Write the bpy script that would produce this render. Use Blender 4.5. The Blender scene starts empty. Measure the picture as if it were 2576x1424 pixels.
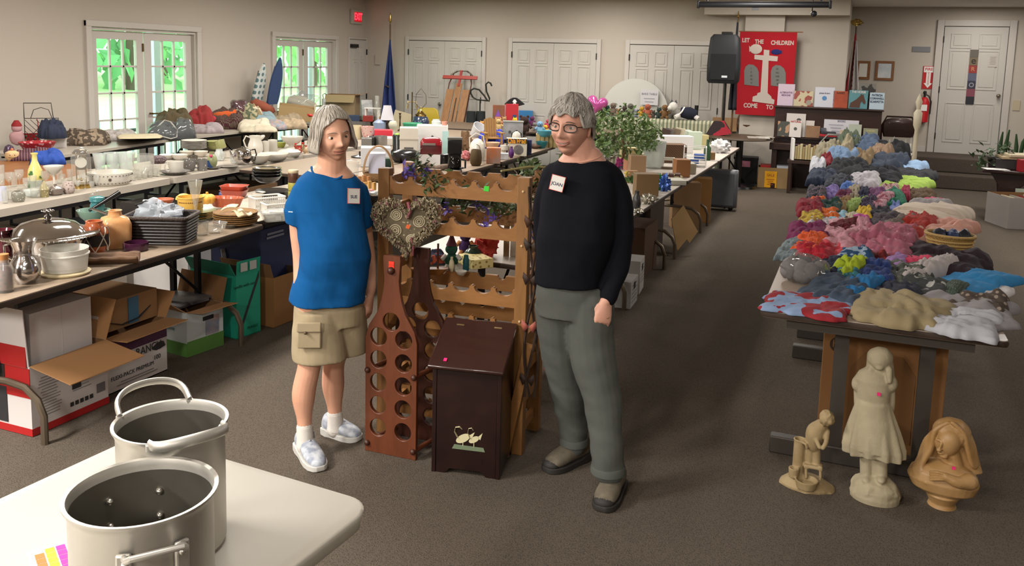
import bpy,bmesh,math,random
from mathutils import Vector,Matrix,Euler,noise
from mathutils.geometry import tessellate_polygon
C=bpy.context.scene.collection
R=random.Random(11)
PI=math.pi
# ------------------------------------------------------------------ camera numbers
CF,CX,CY,PITCH,YAW,ROLL,CH=2166.,1288.,437.,.1318,.3803,.0269,1.7645
FW=Vector((-math.sin(YAW)*math.cos(PITCH),math.cos(YAW)*math.cos(PITCH),-math.sin(PITCH)))
_r=Vector((math.cos(YAW),math.sin(YAW),0));_u=_r.cross(FW)
RT=_r*math.cos(ROLL)+_u*math.sin(ROLL);UPV=-_r*math.sin(ROLL)+_u*math.cos(ROLL)
CP=Vector((0,0,CH))
def ray(x,y):return FW+RT*((x-CX)/CF)-UPV*((y-CY)/CF)
def at(x,y,z=.74):
    r=ray(x,y);return CP+r*((z-CH)/r.z)
def aty(x,y,Y):
    r=ray(x,y);return CP+r*(Y/r.y)
def atx(x,y,X):
    r=ray(x,y);return CP+r*(X/r.x)
def mpp(p):return(Vector(p)-CP).dot(FW)/CF          # metres per photo pixel at a point
def facing(p):return math.atan2(-p[0],p[1])          # turn that looks along the line of sight
# ------------------------------------------------------------------ materials
def lin(h):
    h=h.lstrip('#');o=[]
    for i in(0,2,4):
        c=int(h[i:i+2],16)/255
        o.append(c/12.92 if c<=.04045 else((c+.055)/1.055)**2.4)
    return(*o,1)
MATS={}
def mat(hexc,rough=.6,metal=0.,pat=None,c2=None,sc=20.,bump=0.,bsc=60.,trans=0.,alpha=1.,emis=0.,spec=.5,amt=.5,vec=(1,1,1),coat=0.,sheen=0.,ior=1.45):
    key=(hexc,rough,metal,pat,c2,sc,bump,bsc,trans,alpha,emis,spec,amt,vec,coat,sheen,ior)
    if key in MATS:return MATS[key]
    m=bpy.data.materials.new('mat_%s_%s'%(hexc.lstrip('#'),pat or 'plain'));m.use_nodes=True
    nt=m.node_tree;N=nt.nodes;L=nt.links;b=N['Principled BSDF']
    I=b.inputs
    I['Base Color'].default_value=lin(hexc);I['Roughness'].default_value=rough;I['Metallic'].default_value=metal
    I['Specular IOR Level'].default_value=spec;I['Coat Weight'].default_value=coat;I['IOR'].default_value=ior
    if sheen:I['Sheen Weight'].default_value=sheen
    if trans:I['Transmission Weight'].default_value=trans
    if alpha<1:I['Alpha'].default_value=alpha
    if emis:I['Emission Color'].default_value=lin(hexc);I['Emission Strength'].default_value=emis
    tc=N.new('ShaderNodeTexCoord');mp=N.new('ShaderNodeMapping');mp.inputs['Scale'].default_value=vec
    L.new(tc.outputs['Object'],mp.inputs['Vector']);V=mp.outputs['Vector']
    def tex(t,**k):
        n=N.new(t);L.new(V,n.inputs['Vector'])
        for a,v in k.items():
            if a in n.inputs:n.inputs[a].default_value=v
            else:setattr(n,a,v)
        return n
    def ramp(s,lo,hi,const=False):
        r=N.new('ShaderNodeValToRGB');L.new(s,r.inputs[0]);r.color_ramp.elements[0].position=lo;r.color_ramp.elements[1].position=hi
        if const:r.color_ramp.interpolation='CONSTANT'
        return r.outputs[0]
    fac=None
    if pat=='noise':fac=ramp(tex('ShaderNodeTexNoise',Scale=sc,Detail=4.).outputs[0],.5-amt*.5,.5+amt*.5)
    elif pat=='wood':
        n=tex('ShaderNodeTexNoise',Scale=sc,Detail=6.,Distortion=.6);fac=ramp(n.outputs[0],.5-amt*.5,.5+amt*.5)
    elif pat=='stripe':
        w=tex('ShaderNodeTexWave',Scale=sc,Distortion=0.);w.bands_direction='X';fac=ramp(w.outputs[0],.5,.5+.02,True)
    elif pat=='waves':
        w=tex('ShaderNodeTexWave',Scale=sc,Distortion=2.,Detail=2.);w.bands_direction='Z';fac=w.outputs[0]
    elif pat=='dots':
        n=tex('ShaderNodeTexVoronoi',Scale=sc,Randomness=0.);fac=ramp(n.outputs['Distance'],amt,amt+.02,True)
    elif pat=='flecks':
        n=tex('ShaderNodeTexVoronoi',Scale=sc,Randomness=1.);fac=ramp(n.outputs['Distance'],amt*.6,amt*.6+.05)
    elif pat=='camo':
        n=tex('ShaderNodeTexNoise',Scale=sc,Detail=1.5);fac=ramp(n.outputs[0],.5,.52,True)
    elif pat=='check':
        a=tex('ShaderNodeTexWave',Scale=sc);a.bands_direction='X';c=tex('ShaderNodeTexWave',Scale=sc);c.bands_direction='Y'
        q=N.new('ShaderNodeMath');q.operation='MULTIPLY';L.new(ramp(a.outputs[0],.4,.6),q.inputs[0]);L.new(ramp(c.outputs[0],.4,.6),q.inputs[1]);fac=q.outputs[0]
    elif pat=='weave':
        a=tex('ShaderNodeTexWave',Scale=sc);a.bands_direction='Z';c=tex('ShaderNodeTexWave',Scale=sc*.8);c.bands_direction='DIAGONAL'
        q=N.new('ShaderNodeMath');q.operation='MULTIPLY';L.new(a.outputs[0],q.inputs[0]);L.new(c.outputs[0],q.inputs[1]);fac=ramp(q.outputs[0],.05,.5)
    if fac is not None:
        mx=N.new('ShaderNodeMix');mx.data_type='RGBA';L.new(fac,mx.inputs[0])
        mx.inputs[6].default_value=lin(hexc);mx.inputs[7].default_value=lin(c2 or hexc);L.new(mx.outputs[2],I['Base Color'])
    if bump:
        n=tex('ShaderNodeTexNoise',Scale=bsc,Detail=4.);bp=N.new('ShaderNodeBump');bp.inputs['Strength'].default_value=bump;bp.inputs['Distance'].default_value=.01
        L.new(n.outputs[0],bp.inputs['Height']);L.new(bp.outputs[0],I['Normal'])
    MATS[key]=m;return m
def glass(hexc='ffffff',tint=.12,rough=.03):
    """thin clear glass: mostly see-through, brighter towards its rims, with reflections"""
    key=('glass',hexc,tint,rough)
    if key in MATS:return MATS[key]
    m=bpy.data.materials.new('glass_'+hexc);m.use_nodes=True;nt=m.node_tree;N=nt.nodes;L=nt.links;N.remove(N['Principled BSDF'])
    out=N['Material Output'];tr=N.new('ShaderNodeBsdfTransparent');gl=N.new('ShaderNodeBsdfGlossy');gl.inputs['Roughness'].default_value=rough
    df=N.new('ShaderNodeBsdfTranslucent');df.inputs['Color'].default_value=lin(hexc);c=Vector(lin(hexc)[:3])
    d2=N.new('ShaderNodeBsdfDiffuse');d2.inputs['Color'].default_value=lin(hexc)
    tr.inputs['Color'].default_value=(*(Vector((1,1,1))*.45+c*.52),1)
    fr=N.new('ShaderNodeFresnel');ge=N.new('ShaderNodeNewGeometry');mr=N.new('ShaderNodeMapRange');mr.inputs[3].default_value=1.45;mr.inputs[4].default_value=1/1.45
    L.new(ge.outputs['Backfacing'],mr.inputs[0]);L.new(mr.outputs[0],fr.inputs['IOR'])
    a=N.new('ShaderNodeMixShader');a.inputs[0].default_value=tint;L.new(tr.outputs[0],a.inputs[1]);L.new(d2.outputs[0],a.inputs[2])
    lw=N.new('ShaderNodeLayerWeight');lw.inputs['Blend'].default_value=.35
    b=N.new('ShaderNodeMixShader');L.new(fr.outputs[0],b.inputs[0]);L.new(a.outputs[0],b.inputs[1]);L.new(gl.outputs[0],b.inputs[2]);L.new(b.outputs[0],out.inputs[0])
    MATS[key]=m;return m
# ------------------------------------------------------------------ mesh builder
class B:
    def __init__(s):s.v=[];s.f=[];s.m=[];s.M=Matrix()
    def add(s,vs,fs,mi=0):
        n=len(s.v);s.v+=[tuple(s.M@Vector(q))for q in vs]
        for f in fs:s.f.append([i+n for i in f]);s.m.append(mi)
        return s
    def box(s,c,d,rz=0,mi=0,tilt=None):
        M=Matrix.Translation(c)@(Euler(tilt).to_matrix().to_4x4()if tilt else Matrix.Rotation(rz,4,'Z'))
        vs=[M@Vector((x*d[0]/2,y*d[1]/2,z*d[2]/2))for x in(-1,1)for y in(-1,1)for z in(-1,1)]
        return s.add(vs,[(0,1,3,2),(4,6,7,5),(0,4,5,1),(2,3,7,6),(0,2,6,4),(1,5,7,3)],mi)
    def loft(s,rings,cap=True,mi=0,closed=False):
        n=len(rings[0]);vs=[q for r in rings for q in r];fs=[]
        m=len(rings)
        for i in range(m if closed else m-1):
            k=(i+1)%m
            for j in range(n):fs.append((i*n+j,i*n+(j+1)%n,k*n+(j+1)%n,k*n+j))
        if cap and not closed:fs.append(tuple(range(n))[::-1]);fs.append(tuple((m-1)*n+j for j in range(n)))
        return s.add(vs,fs,mi)
    def lathe(s,prof,seg=20,c=(0,0,0),mi=0,cap=True,sx=1,sy=1):
        return s.loft([[(c[0]+r*sx*math.cos(2*PI*j/seg),c[1]+r*sy*math.sin(2*PI*j/seg),c[2]+z)for j in range(seg)]for r,z in prof],cap,mi)
    def cyl(s,a,b,r0,r1=None,seg=10,mi=0):return s.tube([a,b],[r0,r0 if r1 is None else r1],seg,mi=mi)
    def tube(s,path,r,seg=8,closed=False,mi=0,flat=1.):
        P=[Vector(p)for p in path];n=len(P);rr=r if isinstance(r,(list,tuple))else[r]*n
        rings=[];nrm=None
        for i in range(n):
            if closed:t=P[(i+1)%n]-P[i-1]
            else:t=P[min(i+1,n-1)]-P[max(i-1,0)]
            if t.length<1e-9:t=Vector((0,0,1))
            t.normalize()
            if nrm is None:nrm=t.orthogonal().normalized()if abs(t.z)>.99 else Vector((0,0,1)).cross(t).normalized()
            else:
                nrm=nrm-t*nrm.dot(t)
                nrm=nrm.normalized()if nrm.length>1e-6 else t.orthogonal().normalized()
            bn=t.cross(nrm)
            rings.append([P[i]+nrm*(rr[i]*math.cos(2*PI*j/seg))+bn*(rr[i]*flat*math.sin(2*PI*j/seg))for j in range(seg)])
        return s.loft(rings,True,mi,closed)
    def ball(s,c,r,seg=16,rings=10,mi=0,rot=None):
        r=(r,r,r)if not isinstance(r,(list,tuple))else r;M=Matrix.Translation(c)@(Euler(rot).to_matrix().to_4x4()if rot else Matrix())
        rg=[[M@Vector((r[0]*math.sin(t)*math.cos(2*PI*j/seg),r[1]*math.sin(t)*math.sin(2*PI*j/seg),-r[2]*math.cos(t)))for j in range(seg)]for t in[PI*(i+.02)/(rings+.04)for i in range(rings+1)]]
        return s.loft(rg,True,mi)
    def blob(s,c,r,amp=.15,fr=2.,seg=20,rings=12,mi=0,seed=0):
        k=len(s.v);s.ball(c,r,seg,rings,mi);rm=max(r)if isinstance(r,(list,tuple))else r
        for i in range(k,len(s.v)):
            q=Vector(s.v[i]);d=q-Vector(c);nn=noise.noise(d/rm*fr+Vector((seed*7.3,seed*3.1,seed)))
            s.v[i]=tuple(Vector(c)+d*(1+amp*nn))
        return s
    def plate(s,outline,holes=(),t=.01,mi=0,M=None):
        """flat plate in the XZ plane, front at y=-t/2"""
        loops=[[Vector((x,0,z))for x,z in o]for o in[outline,*holes]]
        flat=[(v.x,v.z)for lp in loops for v in lp]
        tris=tessellate_polygon([[Vector((v.x,v.z,0))for v in lp]for lp in loops])
        n=len(flat);vs=[(x,-t/2,z)for x,z in flat]+[(x,t/2,z)for x,z in flat];fs=[]
        for a,b_,c in tris:
            ar=(flat[b_][0]-flat[a][0])*(flat[c][1]-flat[a][1])-(flat[b_][1]-flat[a][1])*(flat[c][0]-flat[a][0])
            if ar<0:b_,c=c,b_
            fs+=[(a,b_,c),(c+n,b_+n,a+n)]
        k=0
        for li,lp in enumerate(loops):
            m=len(lp);area=sum(lp[i].x*lp[(i+1)%m].z-lp[(i+1)%m].x*lp[i].z for i in range(m))
            for i in range(m):
                a,b_=k+i,k+(i+1)%m
                fs.append((b_,a,a+n,b_+n)if(area>0)==(li==0)else(a,b_,b_+n,a+n))
            k+=m
        if M is not None:vs=[M@Vector(q)for q in vs]
        return s.add(vs,fs,mi)
    def grid(s,fn,nu,nv,mi=0):
        vs=[fn(i/nu,j/nv)for j in range(nv+1)for i in range(nu+1)]
        return s.add(vs,[(j*(nu+1)+i,j*(nu+1)+i+1,(j+1)*(nu+1)+i+1,(j+1)*(nu+1)+i)for j in range(nv)for i in range(nu)],mi)
    def mesh(s,name):
        me=bpy.data.meshes.new(name);me.from_pydata(s.v,[],s.f);me.polygons.foreach_set('material_index',s.m);return me
def circ(cx,cz,r,n=24,a0=0,a1=2*PI):return[(cx+r*math.cos(a0+(a1-a0)*i/n),cz+r*math.sin(a0+(a1-a0)*i/n))for i in range(n)]
def ob(name,b,m,parent=None,loc=(0,0,0),rot=(0,0,0),bev=0,sub=0,ang=40,remesh=0,smooth=0,kind=None,flat=False):
    me=b.mesh(name)if isinstance(b,B)else b
    for q in(m if isinstance(m,(list,tuple))else[m]):me.materials.append(q)
    if not flat:
        me.polygons.foreach_set('use_smooth',[True]*len(me.polygons))
        if not remesh and not sub:me.set_sharp_from_angle(angle=math.radians(ang))
    o=bpy.data.objects.new(name,me);C.objects.link(o);o.location=loc;o.rotation_euler=rot
    if parent:o.parent=parent
    if bev:
        q=o.modifiers.new('bevel','BEVEL');q.width=bev;q.segments=2;q.limit_method='ANGLE';q.harden_normals=False
    if remesh:
        q=o.modifiers.new('remesh','REMESH');q.mode='VOXEL';q.voxel_size=remesh;q.use_smooth_shade=True
    if smooth:
        q=o.modifiers.new('smooth','SMOOTH');q.factor=.5;q.iterations=smooth
    if sub:
        q=o.modifiers.new('sub','SUBSURF');q.levels=q.render_levels=sub
    if kind:o['kind']=kind
    return o
def tag(o,label,cat,group=None):
    o['label']=label;o['category']=cat
    if group:o['group']=group
    return o
def T(name,label,cat,loc,rz=0,group=None):
    o=bpy.data.objects.new(name,None);C.objects.link(o);o.location=loc;o.rotation_euler=(0,0,rz);o.empty_display_size=.05
    return tag(o,label,cat,group)
def S(name,label,cat,b,m,loc=(0,0,0),rz=0,group=None,rot=None,**k):
    return tag(ob(name,b,m,None,loc,rot or(0,0,rz),**k),label,cat,group)
def W(name,b,m,parent=None,**k):return ob(name,b,m,parent,kind='structure' if not parent else None,**k)
def text(s,size,m,parent,loc,rot=(PI/2,0,0),name='lettering',ext=.0006,align='CENTER',sx=1.,bold=0.):
    cu=bpy.data.curves.new(name,'FONT');cu.body=s;cu.size=size;cu.extrude=ext;cu.align_x=align;cu.align_y='CENTER';cu.offset=bold;cu.materials.append(m)
    t=bpy.data.objects.new(name,cu);C.objects.link(t);me=bpy.data.meshes.new_from_object(t.evaluated_get(bpy.context.evaluated_depsgraph_get()));bpy.data.objects.remove(t)
    o=bpy.data.objects.new(name,me);C.objects.link(o);o.parent=parent;o.location=loc;o.rotation_euler=rot;o.scale=(sx,1,1);return o
def clone(root,loc,rz,label,group=None,scale=None):
    r=root.copy();C.objects.link(r);r.location=loc;r.rotation_euler=(0,0,rz);r['label']=label
    if group:r['group']=group
    if scale:r.scale=scale
    for ch in list(root.children):
        c=ch.copy();C.objects.link(c);c.parent=r
        for g in ch.children:
            d=g.copy();C.objects.link(d);d.parent=c
    return r
def sharp(o,a=30):o.data.set_sharp_from_angle(angle=math.radians(a));return o
SINE=.22
def span(px,pyb,pyt,wpx,z,rr=2.):
    """base centre, radius and height of an upright round thing from its outline in the photo: it stands on the plane z"""
    p=at(px,pyb,z);s=mpp(p);r=wpx*s/2;d=Vector((p.x,p.y,0));e=math.atan2(CH-z,d.length)
    p=p+d.normalized()*r*(rr-1.);h=max(((pyb-pyt)*s-r*rr*math.sin(e))/math.cos(e),.004)
    return p,r,h
def lat(name,label,cat,px,pyb,pyt,wpx,prof,m,z=.74,group=None,seg=24,rr=1.7,extra=None,rz=None,**k):
    """lathe-turned thing; prof in units of its half width and its height; extra adds parts: [(part name, fn(B, r, h), material)]"""
    p,r,h=span(px,pyb,pyt,wpx,z,rr)
    b=B().lathe([(a*r,c*h)for a,c in prof],seg)
    o=None
    if extra:
        o=T(name,label,cat,p,facing(p)if rz is None else rz,group)
        ob('body' if extra[0][0]!='body' else 'vessel',b,m,o,**k)
        for nm,fn,mm in extra:
            q=B();fn(q,r,h);ob(nm,q,mm,o,**k)
    else:o=S(name,label,cat,b,m,p,facing(p)if rz is None else rz,group,**k)
    return o
BOWL=[(.5,0),(.55,.04),(.8,.4),(1,1),(.94,1),(.74,.42),(.45,.12),(0.01,.1)]
PLATE=[(.55,0),(.6,.1),(1,.9),(1,1),(.6,.3),(.01,.25)]
CUP=[(.6,0),(.75,.1),(.95,.6),(1,1),(.93,1),(.88,.6),(.66,.16),(.01,.12)]
MUG=[(.95,0),(1,.05),(1,1),(.92,1),(.9,.1),(.01,.08)]
GLASS=[(.78,0),(.82,.03),(1,1),(.95,1),(.76,.08),(.01,.06)]
WINE=[(.62,0),(.6,.03),(.1,.07),(.08,.42),(.3,.48),(.85,.66),(1,.82),(.9,1),(.86,1),(.95,.82),(.8,.67),(.2,.52),(.01,.5)]
JAR=[(.9,0),(1,.05),(1,.72),(.75,.85),(.75,1),(.68,1),(.68,.85),(.92,.72),(.92,.08),(.01,.06)]
VASE=[(.5,0),(.55,.03),(.9,.25),(1,.45),(.8,.7),(.45,.85),(.5,1),(.42,1),(.38,.85),(.01,.8)]
def boxi(name,label,cat,px,pyb,wpx,hpx,dep,m,z=.74,rz=None,group=None,bev=.002,parts=None,turn=0.):
    """upright box: (px, pyb) is the middle of its front bottom edge in the photo, wpx and hpx its front"""
    p=at(px,pyb,z);s=mpp(p);w,h=wpx*s,hpx*s;a=(facing(p)if rz is None else rz)+turn
    q=p+Vector((-math.sin(a),math.cos(a),0))*(dep/2)
    b=B().box((0,0,h/2),(w,dep,h))
    if not parts:return S(name,label,cat,b,m,q,a,group,bev=bev)
    o=T(name,label,cat,q,a,group);ob('body',b,m,o,bev=bev)
    parts(o,w,dep,h);return o
def openbox(b,w,d,h,t=.004,mi=0):
    b.box((0,0,t/2),(w,d,t),mi=mi)
    for sx in(-1,1):b.box((sx*(w-t)/2,0,h/2),(t,d,h),mi=mi)
    for sy in(-1,1):b.box((0,sy*(d-t)/2,h/2),(w-2*t,t,h),mi=mi)
    return b
def flap(b,edge,w,ln,h,half,ang,t=.004,mi=0):
    """a carton flap hinged on one top edge: edge in 'x+','x-','y+','y-'; ang 0 lies flat outward, 90 stands up"""
    rot={'y-':0,'x+':PI/2,'y+':PI,'x-':-PI/2}[edge];a=math.radians(ang)
    M=Matrix.Rotation(rot,4,'Z')@Matrix.Translation((0,-half,h))@Matrix.Rotation(-a,4,'X')
    vs=[M@Vector((x*w/2,y,zz))for x in(-1,1)for y in(-ln,0)for zz in(-t/2,t/2)]
    return b.add(vs,[(0,1,3,2),(4,6,7,5),(0,4,5,1),(2,3,7,6),(0,2,6,4),(1,5,7,3)],mi)
def cloth_mesh(w,d,h,seed=0,crump=.5,layers=2,nu=36,nv=30):
    """a folded or dropped garment: flat soft layers with creases and an uneven outline, flat underneath"""
    b=B();sd=Vector((seed*3.17,seed*1.37,seed*.61));ca=math.cos(seed*1.9);sa=math.sin(seed*1.9);f0=1.5/max(w,.2)
    st=.3*math.sin(seed*2.3);st2=.35*math.cos(seed*1.7)
    def top(u,v):
        x,y=u*2-1,v*2-1;ed=max(abs(x),abs(y));ang=math.atan2(y,x);cs=Vector((math.cos(ang),math.sin(ang),0))
        rad=1+crump*(.26*noise.noise(cs*1.4+sd)+.16*noise.noise(cs*4+sd));k=1-.12*min(abs(x),abs(y))**2
        px,py=x*w/2*rad*k,y*d/2*rad*k;q=Vector((px*ca-py*sa,(px*sa+py*ca)*2.2,0))*f0*1.6+sd
        e=max(0.,1-ed**5)**.5;r1=2*abs(noise.noise(q))-.35;r2=2*abs(noise.noise(q*1.9+Vector((3,7,1))))-.3;n3=noise.noise(q*.5+Vector((9,2,4)))
        zz=h*e*(.66+crump*(.26*r1+.11*r2+.2*n3))
        if layers>1:zz+=h*e*(.2*(1 if y+.15*n3>st else 0)+.16*(1 if x+.2*n3>st2 else 0))
        return(px,py,max(zz,.002))
    b.grid(top,nu,nv)
    n=nu+1;edge=[i for i in range(n)]+[j*n+nu for j in range(1,nv+1)]+[nv*n+i for i in range(nu-1,-1,-1)]+[j*n for j in range(nv-1,0,-1)]
    k=len(b.v);b.v+=[(b.v[i][0]*.985,b.v[i][1]*.985,0)for i in edge];m=len(edge)
    for i in range(m):b.f.append([edge[(i+1)%m],edge[i],k+i,k+(i+1)%m]);b.m.append(0)
    b.f.append([k+i for i in range(m)][::-1]);b.m.append(0)
    return b
CSEED=[1]
def cloth(label,cat,px,py,wpx,dpx,h,m,z=.745,rz=0.,crump=.6,layers=2,name=None,group=None,hi=False):
    """garment centred at a pixel of the photo on plane z; wpx across, dpx the depth it shows (foreshortened)"""
    p=at(px,py,z);s=mpp(p);e=(CH-z)/(p-CP).length;CSEED[0]+=1
    if p.x<-7:p.x=max(p.x,-7.95)
    b=cloth_mesh(wpx*s,min(max(dpx*s/e,.05),.42 if p.x<-6.5 else 1),h,CSEED[0],crump,layers,*((64,52)if hi else(38,32)))
    return S(name or cat.replace(' ','_'),label,cat,b,m,p,facing(p)+rz,group,ang=180)
LAMPS=[(-6.2,2.4,60),(-6.2,6,58),(-6.2,9.5,58),(-6.2,12.0,32),(-3.8,.7,200),(-3.6,-2.0,215),(-3.8,4.2,70),(-3.8,7.3,62),(-3.8,10.2,52),(-3.8,12.2,32),(-1.1,-2.2,175),(-1.2,9.6,52),(-1.2,12.0,36),(1.6,-1.8,70),(1.7,9.0,62),(1.7,12.4,34),(1.7,14.3,24),(3.4,5,30),(-1.0,1.2,20)]
EXPOSURE=0.25
# ================================================================== ROOM
ZC=2.78;XL=-8.43;YF=13.72;YR=15.56;XS=-.22
wallm=mat('b8afa3',.85,bump=.04,bsc=140);trimm=mat('bdb6ae',.5);doorm=mat('b9b4ac',.5);ceilm=mat('e2ded6',.9)
carpet=mat('4a433b',.97,pat='flecks',c2='5c5349',sc=150,amt=.6,bump=.5,bsc=170,spec=.15)
stepm=mat('433c36',.97,pat='flecks',c2='544b44',sc=95,amt=.5,bump=.5,bsc=170,spec=.15)
W('floor',B().box((-1.6,6,-.05),(14.2,22,.1)),carpet)
W('ceiling',B().box((-1.6,6,ZC+.05),(14.2,22,.1)),ceilm)
FD=[(7.63,9.37),(11.07,12.72)]            # french doors in the window wall
b=B();y0=-4.9
for a,c in FD+[(YF+.15,None)]:
    b.box((XL-.08,(y0+a)/2,ZC/2),(.16,a-y0,ZC))
    if c is None:break
    b.box((XL-.08,(a+c)/2,(2.02+ZC)/2),(.16,c-a,ZC-2.02));y0=c
W('wall_left',b,wallm)
W('wall_far',B().box(((XL+XS)/2-.08,YF+.08,ZC/2),(XS-XL+.16,.16,ZC)),wallm)
W('wall_side',B().box((XS-.08,(YF+YR)/2+.16,ZC/2),(.16,YR-YF,ZC)),wallm)
W('wall_end',B().box((2.6,YR+.08,ZC/2),(5.7,.16,ZC)),wallm)
W('wall_right',B().box((5.4,6,ZC/2),(.16,21.8,ZC)),wallm)
W('wall_back',B().box((-1.6,-4.9,ZC/2),(14,.16,ZC)),wallm)
W('pillar',B().box((-1.4,YF-.09,1.26),(.57,.18,2.52)),wallm)
W('soffit_beam',B().box((-1.25,YF-.17,2.65),(2.06,.34,.26)),wallm)
b=B().box((XL+.012,3.3,.05),(.024,8.6,.1)).box((XL+.012,10.22,.05),(.024,1.6,.1));W('baseboard_left',b,trimm)
b=B().box((-7.99,YF-.012,.05),(.8,.024,.1)).box((-5.8,YF-.012,.05),(.35,.024,.1)).box((-3.77,YF-.012,.05),(.34,.024,.1));W('baseboard_far',b,trimm)
W('baseboard_end',B().box((.45,YR-.012,.48),(1.2,.024,.1)),trimm)
# french doors
brass=mat('6b5a3a',.35,.9);darkm=mat('1d1b1a',.5)
pane=glass('e8f4ee',.02,.0)
for n,(a,c)in enumerate(FD):
    fr=T0=bpy.data.objects.new('door_%d'%(n+1),None);C.objects.link(fr);fr['kind']='structure';fr.location=(XL,0,0)
    w=c-a
    b=B().box((.012,a-.04,1.045),(.05,.08,2.09)).box((.012,c+.04,1.045),(.05,.08,2.09)).box((.014,(a+c)/2,2.055),(.055,w+.16,.075))
    ob('casing',b,trimm,fr,bev=.006)
    b=B().box((-.08,a+.012,1.01),(.16,.024,2.02)).box((-.08,c-.012,1.01),(.16,.024,2.02)).box((-.08,(a+c)/2,2.0),(.16,w-.048,.03)).box((-.08,(a+c)/2,.01),(.16,w-.05,.02))
    ob('jamb',b,trimm,fr)
    for k in(0,1):
        la=a+.026+k*(w/2-.013);lw=w/2-.039;yc=la+lw/2;x=-.075
        b=B().box((x,la+.055,1.0),(.045,.11,1.96)).box((x,la+lw-.055,1.0),(.045,.11,1.96)).box((x,yc,1.93),(.044,lw-.2,.1)).box((x,yc,.13),(.044,lw-.2,.22))
        leaf=ob('leaf',b,trimm,fr)
        gw=lw-.22;b=B()
        for i in(1,2):b.box((x,yc-gw/2+gw*i/3,1.06),(.03,.022,1.66))
        for i in(1,2,3,4):b.box((x,yc,.24+1.64*i/5),(.03,gw,.022))
        ob('muntin',b,trimm,leaf)
        ob('pane',B().box((x,yc,1.06),(.005,gw,1.66)),pane,leaf)
    ob('bolt',B().box((-.048,(a+c)/2-.02,1.79),(.02,.02,.1)),brass,fr)
    ob('handle',B().cyl((-.05,(a+c)/2+.07,.95),(.0,(a+c)/2+.07,.95),.012).cyl((.0,(a+c)/2+.07,.95),(.0,(a+c)/2+.16,.95),.01),brass,fr)
# panelled doors
def leafdoor(parent,x,w,h,y,z0=0.,panels=((.1,.24),(.37,.62),(1.2,.64)),hinge=-1,knob=0):
    """six-panel leaf, face towards -y; panels as (depth from the top, height)"""
    b=B().box((x,y+.02,z0+h/2),(w,.036,h));k=B()
    lf=ob('leaf',b,doorm,parent,bev=.002)
    pw=(w-.3)/2
    for d,ph in panels:
        for sx in(-1,1):
            cx=x+sx*(pw/2+.05);cz=z0+h-d-ph/2
            o=[(cx-pw/2,cz-ph/2),(cx+pw/2,cz-ph/2),(cx+pw/2,cz+ph/2),(cx-pw/2,cz+ph/2)]
            i=[(cx-pw/2+.018,cz-ph/2+.018),(cx+pw/2-.018,cz-ph/2+.018),(cx+pw/2-.018,cz+ph/2-.018),(cx-pw/2+.018,cz+ph/2-.018)]
            k.plate(o,[i],.014,M=Matrix.Translation((0,y,0)));k.box((cx,y+.0,cz),(pw-.09,.01,ph-.09))
    ob('panel',k,doorm,lf,bev=.003)
    for q in(.2,1.0,1.75):
        ob('hinge',B().box((x+hinge*(w/2+.004),y-.004,z0+h-q),(.016,.02,.1)),mat('2a2623',.4,.7),lf)
    if knob:
        o=B().lathe([(.012,0),(.012,.03),(.028,.04),(.032,.055),(.02,.07),(.005,.072)],14);o2=ob('knob',o,mat('8d8478',.25,.95),lf,(x+knob*(w/2-.06),y,z0+.95),(PI/2,0,0))
    return lf
def casing(parent,x0,x1,y,z0,z1,m=trimm,cw=.07):
    b=B().box((x0-cw/2,y,(z0+z1)/2+cw/2),(cw,.04,z1-z0+cw)).box((x1+cw/2,y,(z0+z1)/2+cw/2),(cw,.04,z1-z0+cw)).box(((x0+x1)/2,y,z1+cw/2),(x1-x0,.04,cw))
    ob('casing',b,m,parent,bev=.005)
for n,(x0,x1)in enumerate(((-7.52,-6.09),(-5.53,-4.04),(-3.49,-2.05))):
    d=bpy.data.objects.new('door_%d'%(n+4),None);C.objects.link(d);d['kind']='structure'
    casing(d,x0,x1,YF-.02,0,2.06);ob('reveal',B().box(((x0+x1)/2,YF-.003,1.03),(x1-x0,.01,2.06)),mat('4a4640',.8),d)
    w=(x1-x0)/2-.006
    leafdoor(d,x0+.004+w/2,w,2.05,YF-.035,hinge=-1,knob=1 if n==0 else 0);leafdoor(d,x1-.004-w/2,w,2.05,YF-.035,hinge=1,knob=-1)
d=bpy.data.objects.new('door_3',None);C.objects.link(d);d['kind']='structure';d.location=(XL,13.43,0);d.rotation_euler=(0,0,PI/2)
leafdoor(d,0,.54,2.03,-.03,hinge=1);casing(d,-.28,.28,-.015,0,2.05,cw=.03)
ob('closer',B().box((-.17,-.06,1.93),(.2,.05,.06)),darkm,d)
d=bpy.data.objects.new('door_7',None);C.objects.link(d);d['kind']='structure'
casing(d,1.17,2.09,YR-.02,.45,2.48,cw=.1);ob('reveal',B().box((1.63,YR-.004,1.465),(.92,.01,2.03)),mat('6a6560',.8),d)
leafdoor(d,1.63,.9,2.02,YR-.035,.45,hinge=-1,knob=1)
# carpeted steps up to that door
W('stairs',B().box((2.6,14.98,.11),(5.4,1.16,.22)).box((2.6,15.13,.335),(5.4,.86,.23)),stepm,bev=.02)
def wallsign(name,label,cat,x0,x1,z0,z1,y,m,t=.012,fm=None,fw=.03,group=None):
    o=T(name,label,cat,((x0+x1)/2,y-t/2-.002,(z0+z1)/2),0,group);w,h=x1-x0,z1-z0
    ob('face_plate' if fm is None else 'picture',B().box((0,0,0),(w,t,h)),m,o)
    if fm:
        ou=[(-w/2,-h/2),(w/2,-h/2),(w/2,h/2),(-w/2,h/2)];i=[(-w/2+fw,-h/2+fw),(w/2-fw,-h/2+fw),(w/2-fw,h/2-fw),(-w/2+fw,h/2-fw)]
        ob('frame',B().plate(ou,[i],t*2.2),fm,o,bev=.003)
    return o
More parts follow.
